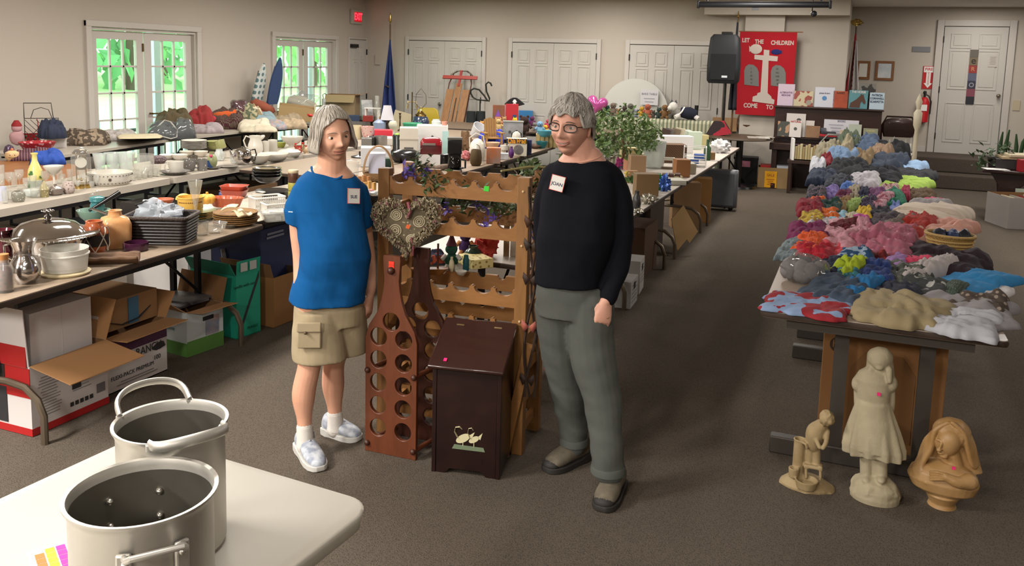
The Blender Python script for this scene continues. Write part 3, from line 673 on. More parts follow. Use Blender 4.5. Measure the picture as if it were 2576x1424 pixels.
# ------------------------------------------------------------------ second woman: black top, grey jeans
p0=Vector((-.95,3.35,0));a=facing(p0);joan=T('person','person in black long-sleeved top and grey jeans with glasses','person',p0,a)
X=pix(p0,a);s=3.52/CF;Mi=(Matrix.Translation(p0)@Matrix.Rotation(a,4,'Z')).inverted()
SKIN[0]=mat('d2a08a',.5,pat='noise',c2='c68f7a',sc=14,amt=.9,bump=.05,bsc=260)
b=B()
hc=X(1437,318,-.01);Mh=Matrix.Translation(hc)@Matrix.Rotation(-.36,4,'Z')@Matrix.Rotation(.05,4,'Y')@Matrix.Rotation(.02,4,'X')@Matrix.Scale(1.03,4)
limb(b,[X(1466,450,.03),X(1464,405,.03),X(1454,355,.02)],[D(50),D(41),D(40)])
b.loft([ring(X(1466,372,.03),D(40),.055),ring(X(1467,388,.032),D(50),.062),ring(X(1466,404,.035),D(62),.07),ring(X(1466,440,.035),D(66),.07)])
b.loft([ring(c,D(rx),ry)for c,rx,ry in((X(1464,430,.03),50,.05),(X(1462,460,.03),68,.07),(X(1455,560,.02),74,.085),(X(1445,650,.02),70,.085),(X(1442,740,.02),70,.09))])
limb(b,[X(1530,455,.03),X(1552,500,.035),X(1562,580,.03),X(1556,660,.005),X(1534,735,-.055),X(1524,758,-.08)],[D(28),D(26),D(22),D(20),D(17),D(15)])
hand(b,X(1524,760,-.08),(X(1512,822,-.10)-X(1524,760,-.08)),(.35,-.95,0),(-.95,-.3,0),.95,(.34,.42,.45,.5))
limb(b,[X(1395,455,.04),X(1378,500,.06),X(1372,580,.10),X(1376,660,.13),X(1380,750,.12)],[D(28),D(25),D(21),D(18),D(15)])
hand(b,X(1380,755,.12),(0,-.1,-1),(-.9,-.3,0),(.4,-.9,0),.95)
jl=[([X(1400,760,.02),X(1410,870,.06),X(1430,985,.10),X(1445,1110,.145)],[D(40),D(38),D(32),D(24)]),([X(1480,760,.0),X(1488,880,-.04),X(1512,990,-.08),X(1530,1180,-.13)],[D(42),D(40),D(32),D(24)])]
for pt,rd in jl:limb(b,pt,rd)
vs,fs=bake(b,.0045,3)
q=B();q.add(vs,fs);headmesh(q,Mh,1.25,.003,.26);ob('body',q,SKIN[0],joan,ang=180)
face_parts(joan,Mh,'6a6058','b0766a',1.3,'4c4a44',.006)
hm2=mat('b0aaa2',.5,pat='wood',c2='847e77',sc=24,vec=(1,1,.2),amt=.7,bump=.4,bsc=110)
def edge2(p):
    a_=abs(p);f=.052+.008*math.sin(p*9);t=max(0.,min(1.,(a_-.85)/.25));t=t*t*(3-2*t);e=f*(1-t)+t*.004
    t2=max(0.,min(1.,(a_-1.7)/.4));return e*(1-t2)+t2*(-.075)
hair(joan,Mh,edge2,.016,hm2,8.2,strand=.006,bulge=.0,tuft=.012,locks=260,sweep=2.2,swb=-1.2)
# glasses
g=bpy.data.objects.new('glasses',None);C.objects.link(g);g.parent=joan;g.matrix_local=Mh;gm2=mat('2a2422',.35)
def lens(sx):
    c=fpt(sx*.033,.002,.02);o=[]
    for i in range(24):
        t=2*PI*i/24;x=.024*abs(math.cos(t))**.7*(1 if math.cos(t)>0 else-1);z=.015*abs(math.sin(t))**.8*(1 if math.sin(t)>0 else-1);o.append((c.x+x,c.y+.004*(abs(c.x+x)/.05)**2*3,c.z+z))
    return o
yb=fpt(.033,.002,.02).y
for sx in(-1,1):
    L_=lens(sx);ob('rim',B().tube(L_,.0022,6,True),gm2,g)
    ob('lens',B().add(L_,[tuple(range(24))]),glass('ffffff',.03),g)
    ob('temple',B().tube([(sx*.0585,yb+.012,.008),(sx*.076,-.03,.008),(sx*.079,.012,.004),(sx*.077,.03,-.014)],.002,6),gm2,g)
ob('bridge',B().tube([(-.009,yb,.006),(0,yb-.003,.009),(.009,yb,.006)],.002,6),gm2,g)
# top
bk=mat('121319',.9,bump=.06,bsc=300,spec=.15)
b=B()
R_=[(X(1466,396,.04),54,.058,0),(X(1466,408,.035),68,.075,0),(X(1465,426,.03),86,.09,0),(X(1462,470,.03),96,.11,.05),(X(1456,530,.025),99,.122,.15),(X(1450,590,.02),98,.125,.2),(X(1440,650,.02),92,.124,.12),(X(1432,700,.02),88,.125,.05),(X(1431,712,.02),87,.125,.03)]
b.loft([ring(c,D(rx),ry,34,2.4,-.1,fr)for c,rx,ry,fr in R_])
limb(b,[X(1524,446,.03),X(1552,500,.035),X(1562,580,.03),X(1556,660,.005),X(1534,735,-.055),X(1530,750,-.065)],[D(42),D(38),D(33),D(29),D(24),D(23)])
limb(b,[X(1400,446,.04),X(1378,500,.06),X(1372,580,.10),X(1376,660,.13),X(1382,735,.12)],[D(40),D(36),D(31),D(26),D(22)])
vs,fs=bake(b,.006,6,lambda v,n:.005*noise.noise(Vector((v.x*9+v.z*6,v.y*9,v.z*7-v.x*5)))+.0025*noise.noise(Vector((v.x*22,4,v.z*14))));q=B();q.add(vs,fs);top=ob('top',q,bk,joan,ang=180)
def chest2(u,v):
    t=PI*u;bt=X(1419+97*(1-math.cos(t))/2,402+15*math.sin(t)-18*u,-.075*math.sin(t)**.7+.035);tp=X(1438+52*(1-math.cos(t))/2,385,-.03*math.sin(t)+.02);return bt*(1-v)+tp*v
ob('chest',B().grid(chest2,24,6),SKIN[0],joan,ang=180)
nt=nametag(joan,X(1402,461,-.102),-.2,-.1,'JOAN',.058,.062);nt.rotation_euler=(-.12,.18,-.25)
ob('ring',B().tube([Vector((math.cos(t)*.0095,math.sin(t)*.0095,0))for t in[2*PI*i/16 for i in range(16)]],.0016,6,True),mat('d8c090',.2,1),joan,X(1527,797,-.092),(.5,0,0))
# jeans
jm=mat('53554f',.95,pat='noise',c2='484a46',sc=7,amt=.8,bump=.15,bsc=350)
b=B()
b.loft([ring(X(1432,695,.02),D(82),.11,30,2.4),ring(X(1436,740,.02),D(92),.118,30,2.4),ring(X(1444,790,.02),D(96),.12,30,2.3)])
limb(b,[X(1402,765,.03),X(1410,870,.06),X(1428,980,.10),X(1440,1060,.135),X(1446,1112,.145)],[D(60),D(54),D(47),D(38),D(35)])
limb(b,[X(1484,765,.0),X(1488,880,-.04),X(1512,990,-.08),X(1524,1090,-.11),X(1530,1180,-.13)],[D(64),D(60),D(50),D(42),D(41)])
def wj(v,n):
    k=1+max(0,.35-v.z)*5
    return.005*noise.noise(Vector((v.x*10,v.y*10,v.z*12)))*k+.003*noise.noise(Vector((v.x*18+v.z*14,3,v.z*20)))
vs,fs=bake(b,.006,5,wj);q=B();q.add(vs,fs);jn=ob('jeans',q,jm,joan,ang=180)
for(q,r)in((X(1444,1106,.145),D(37)),(X(1530,1176,-.13),D(42))):ob('cuff',B().lathe([(r*.96,-.022),(r*1.06,-.018),(r*1.04,.006),(r*.98,.012)],22,sy=1.0),jm,jn,q)
tm=mat('756b5a',.8,pat='noise',c2='4f483e',sc=20,amt=.5);dk=mat('2b2825',.7);lm=mat('3a352f',.8)
for(hp_,tp)in(((1474,1150),(1372,1190)),((1555,1222),(1512,1290))):shoe(joan,Mi@at(*hp_,0),Mi@at(*tp,0),.1,tm,dk,lm,.098,toem=dk,laces=4)
# ================================================================== CENTRE: racks, bin, wreath, garlands
def scallop(w,h,n,r,neck=False):
    """rail outline with n half-round notches along its top, from x=-w/2"""
    o=[(-w/2,0),(w/2,0),(w/2,h)];st=w/n
    for i in range(n-1,-1,-1):
        c=-w/2+st*(i+.5)
        if neck:o+=[(c+r,h)]+[(c+r*math.cos(t),h-r*math.sin(t))for t in[PI*k/10 for k in range(1,10)]]+[(c-r,h)]
        else:o+=[(c+r+.012,h),(c+r*.95,h-.006)]+[(c+r*math.cos(t),h-.006-r*.72*math.sin(t))for t in[PI*k/12 for k in range(1,12)]]+[(c-r*.95,h-.006),(c-r-.012,h)]
    o+=[(-w/2,h)]
    return o
pine=mat('9a6c3c',.45,pat='wood',c2='7d5229',sc=7,vec=(1.5,6,6),amt=.9)
pinev=mat('94683a',.45,pat='wood',c2='74502a',sc=7,vec=(7,7,1.2),amt=.9)
# big pine wine rack: front face from (-2.01,3.4) to (-1.30,3.46)
A,Bq=Vector((-2.0,3.40,0)),Vector((-1.30,3.46,0));u=(Bq-A).normalized();rzr=math.atan2(u.y,u.x);wR=(Bq-A).length
rack=T('wine_rack','large pine wine rack with scalloped rails between the two women','wine rack',(A+Bq)/2,rzr);dR=.27
for sx in(-1,1):
    for yy,nm in((0,'front'),(dR,'back')):ob('post',B().box((sx*(wR/2-.02),yy,.63),(.055,.05,1.26)),pinev,rack,bev=.003)
for z in(1.145,.975,.675,.535,.39,.25,.11):
    ob('rail',B().plate(scallop(wR-.095,.085,6,.041),[],.022,M=Matrix.Translation((0,-.005,z))),pine,rack,bev=.0015)
for z in(1.155,.985,.665,.52,.38,.24,.1):
    ob('rail',B().plate(scallop(wR-.095,.075,6,.02,True),[],.022,M=Matrix.Translation((0,dR+.005,z))),pine,rack,bev=.0015)
for sx in(-1,1):
    b=B()
    for k in range(9):b.box((sx*(wR/2-.02),dR/2,.1+k*.137),(.02,dR-.052,.045))
    ob('side_slat',b,pine,rack)
for z in(1.2,.96,.62,.3):ob('peg',B().ball((wR/2-.02,-.026,z),.006,8,6),mat('d2b48a',.5),rack)
ob('price_dot',B().plate([(-.012,-.01),(.012,-.012),(.013,.012),(-.01,.011)],[],.0015),mat('3cc832',.6),rack,(.16,-.018,1.2))
# lean-to slat between posts, seen by the bin
S('wooden_plank','loose angled wooden plank leaning between the wine rack and the dark bin','plank',B().box((0,0,.27),(.04,.014,.54)),pine,(-1.36,3.40,0),rot=(.0,.18,.2))
# bottle-shaped rack
redw=mat('6d3a22',.4,pat='wood',c2='4f2818',sc=7,vec=(6,6,1.),amt=.9,coat=.2);redd=mat('4a271a',.45,pat='wood',c2='37190f',sc=7,vec=(6,6,1.),amt=.9)
p=Vector((-1.825,3.2,0));rzb=.02
brk=T('bottle_rack','red-brown wine rack shaped like a bottle with round holes','wine rack',p,rzb)
def bottle(w=.255,H=.9):
    r=[(w/2,0),(w/2,.53),(w/2-.015,.585),(w/2-.06,.655),(.05,.71),(.04,.76),(.036,.80),(.043,.89),(.04,.91)]
    return r+[(-x,z)for x,z in r[::-1]]
hl=[circ(sx*.062,.12+.105*k,.041,24)for sx in(-1,1)for k in range(5)]+[circ(0,.615,.041,24)]
ob('front_panel',B().plate(bottle(),hl,.02),redw,brk,bev=.002)
ob('back_panel',B().plate(bottle(),hl,.02,M=Matrix.Translation((.04,.2,.0))),redd,brk,bev=.002)
for(x,z)in((-.115,.02),(.115,.02),(-.115,.36),(.115,.36)):ob('spindle',B().cyl((x,0,z+.02),(x+.04,.2,z+.02),.012),redw,brk);ob('spindle_knob',B().ball((x,-.012,z+.02),.014,12,8),redd,brk)
ob('knob',B().ball((0,-.014,.845),.017,14,10),redd,brk)
for k in range(2):ob('price_sticker',B().box((.0,-.0115,.878-.016*k),(.026,.0016,.0145)),mat('e8331f',.5),brk)
# dark bin
dkw=mat('2a1714',.3,pat='noise',c2='1c0f0e',sc=12,coat=.25);dkl=mat('341d18',.3,coat=.3)
P0,P1=Vector((-1.59,3.135,0)),Vector((-1.295,3.187,0));u=(P1-P0).normalized();rzn=math.atan2(u.y,u.x);w=.30;d=.29
binn=T('vegetable_bin','dark brown wooden bin with slanted lid and painted geese','bin',P0+(P1-P0)/2+Vector((-u.y,u.x,0))*d/2,rzn)
hf,hb=.475,.585
b=B()
for sx in(-1,1):
    o=[(-d/2,.0),(-d/2+.05,0),(-d/2+.06,.025),(d/2-.06,.025),(d/2-.05,0),(d/2,0),(d/2,hb),(-.02 if False else d/2-.06,hb),(-d/2,hf)]
    b.plate(o,[],.018,M=Matrix.Translation((sx*(w/2-.009),0,0))@Matrix.Rotation(PI/2,4,'Z'))
ob('side_panel',b,dkw,binn,bev=.002)
o=[(-w/2+.018,0),(-w/2+.06,0),(-w/2+.08,.022),(w/2-.08,.022),(w/2-.06,0),(w/2-.018,0),(w/2-.018,hf),(-w/2+.018,hf)]
ob('front_panel',B().plate(o,[],.018,M=Matrix.Translation((0,-d/2+.012,0))),dkw,binn,bev=.002)
ob('back_panel',B().box((0,d/2-.01,hb/2),(w-.036,.018,hb)),dkw,binn)
ln=math.hypot(d-.05,hb-hf);tl=math.atan2(hb-hf,d-.06)
lid=ob('lid',B().box((0,0,0),(w+.03,ln+.04,.018)),dkl,binn,(0,-.03-.012,(hf+hb)/2+.012),(tl,0,0),bev=.006)
ob('top_shelf',B().box((0,d/2-.035,hb+.006),(w+.01,.075,.016)),dkl,binn,bev=.003)
for sx in(-1,1):ob('hinge',B().box((sx*.085,d/2-.075,hb+.013),(.034,.04,.004)),mat('b8a070',.3,.9),binn)
ob('price_dot',B().box((-.095,-.11,.012),(.014,.016,.003)),mat('f0307a',.5),lid)
# painted geese on its front
gw=mat('cfc79f',.7);gy=mat('8f8a6a',.7);yb=-d/2+.0015
gs=T  # two geese: body, neck, legs on a green strip
def goose(cx,sx,k):
    b=B();n=16
    b.plate([(cx+sx*k*.028*math.cos(t)*1.0+0,.165+k*.017*math.sin(t)+k*.012*math.cos(t))for t in[2*PI*i/n for i in range(n)]],[],.002,M=Matrix.Translation((0,yb,0)))
    b.tube([(cx-sx*k*.022,yb,.17),(cx-sx*k*.034,yb,.192),(cx-sx*k*.03,yb,.212),(cx-sx*k*.014,yb,.216),(cx-sx*k*.004,yb,.205)],[k*.009,k*.0065,k*.006,k*.007,k*.003],8,flat=.2)
    b.plate([(cx+sx*k*.02,.178),(cx+sx*k*.046,.198),(cx+sx*k*.034,.166)],[],.002,M=Matrix.Translation((0,yb,0)))
    b.tube([(cx,yb,.15),(cx,yb,.132)],.002,6);return b
ob('painted_goose',goose(-.012,1,1.1),gw,binn);ob('painted_goose',goose(.036,1,.8),gw,binn)
ob('painted_grass',B().plate([(-.06,.115),(.085,.115),(.078,.133),(-.05,.135)],[],.002,M=Matrix.Translation((0,yb,0))),mat('6f7d62',.7),binn)
# heart wreath of dried flowers hanging on the bottle rack and the pine rack
q=at(1035,560,0);cw=Vector((-1.83,3.33,1.03));rr=random.Random(5)
wr_=T('heart_wreath','heart-shaped wreath of dried flowers with a lace middle','wreath',cw,facing(cw))
def heart(t,k=1.):return(k*.0093*16*math.sin(t)**3,k*.0093*(13*math.cos(t)-5*math.cos(2*t)-2*math.cos(3*t)-math.cos(4*t)))
bs=[B(),B(),B()]
for i in range(2600):
    t=rr.uniform(0,2*PI);k=rr.uniform(.62,1.06);x,z=heart(t,k);y=-.03*math.sin(min(1,(1.06-k)/.44)*PI)-rr.uniform(0,.02);s_=rr.uniform(.005,.011)
    bb=bs[0 if rr.random()<.55 else(1 if rr.random()<.85 else 2)];Mx=Matrix.Translation((x,y,z))@Euler((rr.uniform(0,6),rr.uniform(0,6),rr.uniform(0,6))).to_matrix().to_4x4()
    bb.add([Mx@Vector(v)for v in((-s_,0,0),(0,-s_*.5,s_*.2),(s_,0,0),(0,s_*.5,s_*.3))],[(0,1,2,3)])
ob('dried_flowers',bs[0],mat('a1947a',.9),wr_,flat=True,kind='stuff');ob('dried_leaves',bs[1],mat('7d7056',.9),wr_,flat=True,kind='stuff');ob('rosebuds',bs[2],mat('7a4650',.9),wr_,flat=True,kind='stuff')
n=60;ob('backing',B().plate([heart(2*PI*i/n,.95)for i in range(n)],[],.02),mat('5c4f3a',.9),wr_,(0,.012,0))
lace=B();n=40;lace.plate([heart(2*PI*i/n,.66)for i in range(n)],[],.006,M=Matrix.Translation((0,-.012,0)))
ob('lace_doily',lace,mat('b3a78c',.9,pat='flecks',c2='6b604b',sc=60,amt=.35),wr_)
for(x,z,r_)in((-.05,-.03,.026),(.055,.01,.024),(-.045,.04,.024),(.02,-.07,.02)):
    b=B()
    for k in(1.,.66,.33):b.tube([(x+r_*k*math.cos(t),-.017,z+r_*k*math.sin(t))for t in[2*PI*i/18 for i in range(18)]],.0028,5,True)
    ob('lace_rosette',b,mat('c0b497',.9),wr_)
ob('ribbon',B().tube([(.005,-.03,.10),(.015,-.04,.06),(.0,-.045,.03)],.008,6),mat('7d4048',.7),wr_);ob('ribbon',B().tube([(.02,-.03,-.06),(.03,-.04,-.10),(.028,-.035,-.14)],.005,6),mat('7d4048',.7),wr_)
ob('price_dot',B().box((.006,-.05,-.006),(.016,.003,.017),tilt=(0,.5,0)),mat('e8662f',.5),wr_)
# garland of ivy and purple flowers draped over the rack
rr=random.Random(9)
def leafy(b,p,n,spread,size,rr,flat=0.):
    for _ in range(n):
        c=Vector(p)+Vector((rr.gauss(0,spread),rr.gauss(0,spread),rr.gauss(0,spread)));s_=size*rr.uniform(.6,1.2);Mx=Matrix.Translation(c)@Euler((rr.uniform(-1,1),rr.uniform(-1,1),rr.uniform(0,6))).to_matrix().to_4x4()
        b.add([Mx@Vector(v)for v in((-s_,0,0),(-s_*.2,-s_*.45,s_*.12),(s_,0,-s_*.15),(-s_*.2,s_*.45,s_*.12),(0,0,s_*.02))],[(0,1,4),(1,2,4),(2,3,4),(3,0,4)])
gar=T('flower_garland','garland of green leaves and purple flowers draped over the pine rack','garland',Vector((-1.66,3.55,1.2)),rzr)
path=[(-.22,-.02,.06),(-.16,-.1,.08),(-.1,-.16,.03),(-.05,-.1,-.04),(.0,.0,-.08),(.08,.08,-.1),(.16,.1,-.13),(.24,.08,-.1),(.31,.02,-.04),(.36,-.05,.03)]
ob('vine',B().tube(path,.004,6),mat('4a4a2a',.8),gar)
b=B();fl=B()
for i in range(len(path)-1):
    for k in range(4):
        t=k/4;p=Vector(path[i])*(1-t)+Vector(path[i+1])*t;leafy(b,p,9,.03,.022,rr)
ob('leaves',b,mat('43552f',.6),gar,flat=True,kind='stuff')
for(x,y,z)in((-.23,-.08,.05),(-.2,-.1,.06),(-.25,-.05,.03),(-.12,-.15,.06),(.05,.05,-.11),(.10,.06,-.14),(.14,.02,-.17),(.11,.0,-.2),(.3,.0,-.13),(.29,-.02,-.18),(.31,.0,-.22),(-.06,-.02,-.13)):
    f=B();leafy(f,(x,y,z),14,.016,.018,rr);ob('purple_flower',f,mat('54409a',.7,pat='noise',c2='7a66bd',sc=40),gar,flat=True)
# twig and butterfly garland hanging down the right-hand post
tw=T('twig_garland','dark twig garland with butterflies hanging down the rack post','garland',Vector((-1.262,3.455,.0)),rzr)
b=B()
for k in range(3):b.tube([(.02*math.sin(z*9+k*2)+.01*k,-.05+.015*math.cos(z*7+k),z)for z in[.30+.03*i for i in range(32)]],.006,5)
ob('twig',b,mat('33241a',.9),tw)
for z,c in((.83,'3a2a22'),(.98,'3d3128'),(.62,'8a4a46'),(1.08,'4a3022'),(.38,'3a2a22')):
    b=B()
    for sx in(-1,1):b.add([(0,-.07,z),(sx*.03,-.075,z+.03),(sx*.035,-.07,z+.005),(sx*.02,-.072,z-.028)],[(0,1,2,3)])
    o=ob('butterfly',b,mat(c,.7,pat='noise',c2='b0604a' if c=='8a4a46' else c,sc=40),tw);q=o.modifiers.new('t','SOLIDIFY');q.thickness=.003
# potted ivy strands behind the rack top, on the right
iv=T('ivy_bundle','bundle of green ivy lying on the rack corner by the black sleeve','plant',Vector((-1.36,3.72,1.27)),0)
b=B();rr=random.Random(3)
for i in range(10):leafy(b,(rr.uniform(-.08,.14),rr.uniform(-.06,.1),rr.uniform(-.02,.03)),9,.025,.024,rr)
ob('leaves',b,mat('4f6038',.6),iv,flat=True,kind='stuff');ob('stem',B().tube([(-.1,-.2,.0),(-.02,-.05,.01),(.1,.05,.0)],.005),mat('9a9060',.8),iv)
# ------------------------------------------------------------------ foreground table and pots
ptm=mat('b9b3a7',.45,bump=.02,bsc=400)
K=at(948,1262);Lc=at(545,1143);D1=(Lc-K).normalized();D2=Vector((-D1.y,D1.x,0));D2=D2 if D2.y<0 else-D2
rzt=math.atan2(-D1.y,-D1.x)
Wt,Lt=.76,1.83                                                # short end from the corner towards the back; long side towards the camera
pt=T('folding_table','white plastic folding table with two aluminium pots on it','table',K,math.atan2(D1.y,D1.x))
out=[]
def rrect(x0,x1,y0,y1,r,n=8):
    o=[]
    for cx_,cy_,a0 in((x1-r,y1-r,0),(x0+r,y1-r,PI/2),(x0+r,y0+r,PI),(x1-r,y0+r,1.5*PI)):o+=[(cx_+r*math.cos(a0+PI/2*i/n),cy_+r*math.sin(a0+PI/2*i/n))for i in range(n+1)]
    return o
sgn=1 if(Matrix.Rotation(-math.atan2(D1.y,D1.x),3,'Z')@D2).y>0 else-1
o=rrect(0,Wt,0 if sgn>0 else-Lt,Lt if sgn>0 else 0,.075)
b=B().loft([[(x,y,z)for x,y in[(Wt/2+(x-Wt/2)*k,sgn*Lt/2+(y-sgn*Lt/2)*k)for x,y in o]]for z,k in((-.045,.975),(-.04,.99),(-.006,1),(0,.99))])
ob('tabletop',b,ptm,pt,ang=60)
for x in(.08,Wt-.08):
    for y in(.22,Lt-.22):ob('leg',B().cyl((x,sgn*y,-.045),(x,sgn*(y),-.74),.016),mat('2e3138',.4,.6),pt)
for y in(.22,Lt-.22):ob('leg_brace',B().cyl((.08,sgn*y,-.5),(Wt-.08,sgn*y,-.5),.01),mat('2e3138',.4,.6),pt)
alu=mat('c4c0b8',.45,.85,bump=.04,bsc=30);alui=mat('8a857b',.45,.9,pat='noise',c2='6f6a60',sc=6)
def pot(label,x0,x1,y_rim,ybot,handle,hz_,wide=1.):
    c=None
    zr=.74+hz_;L_,R_=at(x0,y_rim,zr),at(x1,y_rim,zr);c=(L_+R_)/2;r=(R_-L_).length/2
    o=T('stock_pot',label,'pot',(c.x,c.y,.74),facing(c)+(.35 if handle=='flat' else.12),'aluminium stock pots');h=hz_
    ob('vessel',B().lathe([(r*.9,0),(r*.955,.012),(r*.96,h-.02),(r*1.0,h-.008),(r*1.03,h-.003),(r*1.03,h+.001),(r*.97,h),(r*.945,h-.01),(r*.94,.02),(r*.9,.008),(.001,.006)],56),alu,o)
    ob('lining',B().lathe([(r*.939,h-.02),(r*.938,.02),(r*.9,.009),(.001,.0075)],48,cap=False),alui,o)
    for sx in(-1,1):
        if handle=='flat':
            b=B();pts=[]
            for i in range(21):
                t=PI*i/20;pts.append((r*.66*-math.cos(t),sx*(r*.78+.05*math.sin(t)**.6),h+.0+(.04*math.sin(t)**.6 if sx>0 else.01*math.sin(t))))
            b.tube(pts,[.0055]*21,8,flat=2.0);b.cyl(Vector(pts[0])-Vector((0,0,.012)),pts[0],.008);b.cyl(Vector(pts[-1])-Vector((0,0,.012)),pts[-1],.008);ob('handle',b,mat('c6c2ba',.45,.8),o)
        else:
            w2=r*.36;yo=r*.96;zz=h*.82
            hd=ob('handle',B().tube([(-w2,sx*yo*.97,zz-.01),(-w2,sx*(yo+.035),zz+.004),(-w2*.9,sx*(yo+.045),zz+.012),(w2*.9,sx*(yo+.045),zz+.012),(w2,sx*(yo+.035),zz+.004),(w2,sx*yo*.97,zz-.01)],.0058,10),alu,o)
            for q in(-1,1):
                a_=math.asin(w2/r)
                ob('bracket',B().box((0,0,0),(.026,.01,.085),tilt=(0,0,0)),alu,o,(q*w2*1.0,sx*(r*.96*math.cos(a_)+.006),zz-.045),(0,0,-sx*q*a_ if sx>0 else q*a_),bev=.004)
                for dz in(-.02,-.07):ob('rivet',B().ball((q*w2,sx*(r*.96*math.cos(a_)+.012),zz+dz),.007,10,6).ball((q*w2*.95,sx*(r*.93*math.cos(a_)-.003),zz+dz),.007,10,6),mat('c6c2ba',.3,.95),o)
    return o
pot('taller aluminium stock pot with broad flat handles, behind the riveted one',291,567,1058,0,'flat',.27)
pot('squat aluminium stock pot with riveted bar handles nearest the sticker sheet',174,538,1233,0,'bar',.24)
# sheet of colour stickers
q=at(128,1412);sh=T('sticker_sheet','white sheet of orange, yellow and pink price stickers','sticker sheet',Vector((q.x,q.y,.741)),facing(q)+.12)
ob('backing_sheet',B().box((0,.0,.0004),(.075,.12,.0008)),mat('e6e2dc',.5),sh)
for i,c in enumerate(('d9763a','f2e02e','c8309a')):
    for k in range(5):ob('sticker',B().box((-.016+i*.02,.04-k*.02-(.012 if i==0 else 0),.0012),(.017,.018,.0006)),mat(c,.5),sh)
ob('sticker',B().box((-.03,-.042,.0012),(.012,.012,.0006)),mat('46c04a',.5),sh)
# ================================================================== LEFT: three rows of tables
legm=mat('26262a',.45,.5);legb=mat('6b5f50',.4,.6)
def ftable(label,F0,F1,dep,top,edge=None,legs=legm,h=.74,th=.028,group=None,name='folding_table',arch=None):
    """folding table: front edge from F0 to F1 (seen from the aisle), dep to its left"""
    F0,F1=Vector((*F0,0)),Vector((*F1,0));u=(F1-F0);L=u.length;o=T(name,label,'table',F0,math.atan2(u.y,u.x),group)
    ob('tabletop',B().loft([[(x,y,z)for x,y in rrect(.0+k,L-k,0+k,dep-k,.025)]for z,k in((h-th,0),(h,0))]),top,o,ang=50)
    if edge:ob('edge_band',B().tube([(x,y,h-th/2-.001)for x,y in rrect(0,L,0,dep,.025)],.006,6,True,flat=2.2),edge,o)
    ob('apron',B().box((L/2,.06,h-th-.02),(L-.3,.02,.04)).box((L/2,dep-.06,h-th-.02),(L-.3,.02,.04)),legs,o)
    for x in(.3,L-.1)if arch else(.18,L-.18):
        if arch==2:
            for y in(dep*.27,dep*.645):ob('leg',B().box((x,y,(h-th+.06)/2),(.035,.06,h-th-.06)),legs,o)
            ob('foot_bar',B().box((x,dep/2,.04),(.06,dep-.1,.08)),legs,o,bev=.006);ob('end_rail',B().box((x-(.2 if x<L/2 else-.0),dep/2,h-th-.03),(.03,dep-.2,.06)),legs,o);continue
        if arch:
            for y in(dep*.52,dep*.75):ob('leg',B().box((x,y,(h-th+.28)/2),(.03,.03,h-th-.28)),legs,o)
            ob('foot_arch',B().tube([(x,.1,0),(x,.1,.13),(x,.13,.2),(x,.2,.25),(x,.3,.265),(x,dep-.3,.265),(x,dep-.2,.25),(x,dep-.13,.2),(x,dep-.1,.13),(x,dep-.1,0)],.016,8),legb,o)
            ob('brace',B().tube([(x,dep/2,.3),(x+(.45 if x<L/2 else-.45),dep/2,h-th-.02)],.009,6),legs,o);continue
        for y in(.1,dep-.1):ob('leg',B().tube([(x,y,h-th),(x,y,.03),(x,y,0)],.014,8),legs,o)
        ob('foot_bar',B().tube([(x,.1,.012),(x,dep-.1,.012)],.012,8).tube([(x,.1,.3),(x,dep-.1,.3)],.01,8),legs,o)
        ob('brace',B().tube([(x,dep/2,.3),(x+(.45 if x<L/2 else-.45),dep/2,h-th-.02)],.009,6).box((x+(.45 if x<L/2 else-.45),dep/2,h-th-.012),(.05,dep-.2,.02)),legs,o)
    return o
lam=mat('93816f',.4,pat='noise',c2='857461',sc=30,amt=.6);lamw=mat('a59c8f',.4);lame=mat('3a2c22',.6)
ftable('tan folding table with dark edge holding the silver chafing dish',(-3.15,2.34),(-3.272,4.18),.78,lam,lame,arch=1)
ftable('tan folding table behind the blue shirt with white plastic baskets on it',(-3.36,4.22),(-3.36,6.04),.78,mat('b5aa9b',.4),lame,arch=1)
ftable('tan folding table behind the wine rack holding red and black appliances',(-3.28,6.1),(-3.29,7.92),.78,lam,lame,arch=1)
ftable('tan folding table in the appliance row holding a cardboard head box',(-3.3,7.96),(-3.36,9.8),.78,lam,lame,arch=1)
ftable('tan folding table behind the hoop-handled basket',(-4.08,6.1),(-4.1,7.92),.95,lam,lame,arch=1)
ftable('tan folding table behind the kettle and doll chair',(-4.1,7.96),(-4.15,9.8),.95,lam,lame,arch=1)
ftable('tan folding table under the brass and blue lamps',(-4.2,9.84),(-4.25,11.2),1.75,lam,lame,arch=1)
ftable('white folding table crowded with clear glassware',(-4.95,3.45),(-5.12,5.38),.92,lamw,None,th=.05)
ftable('white folding table holding white pitchers, plates and a chrome teapot',(-5.12,5.42),(-5.19,7.28),.92,lamw,None,th=.05)
ftable('white folding table with red dishes behind the grey-haired head',(-5.2,7.32),(-5.24,9.15),.92,lamw,None,th=.05)
ftable('cream folding table below the first glass doors with bedding on it',(-7.04,5.9),(-7.4,7.86),.76,lamw,None)
ftable('cream folding table between the glass doors with blankets and pillows',(-7.4,7.9),(-7.5,9.72),.72,lamw,None)
ftable('cream folding table below the second glass doors with rugs and fabric',(-7.5,9.76),(-7.55,11.6),.72,lamw,None)
o=T('round_table','round orange-brown wooden table with christmas things on it','table',(-6.6,4.75,0),0);wd=mat('8f5a2c',.4,pat='wood',c2='74441f',sc=6,vec=(6,1,1))
ob('tabletop',B().lathe([(.82,.70),(.86,.71),(.86,.735),(.84,.742),(.001,.742)],40),wd,o);ob('pedestal',B().lathe([(.3,0),(.28,.03),(.06,.06),(.05,.4),(.08,.6),(.2,.7)],20),wd,o)
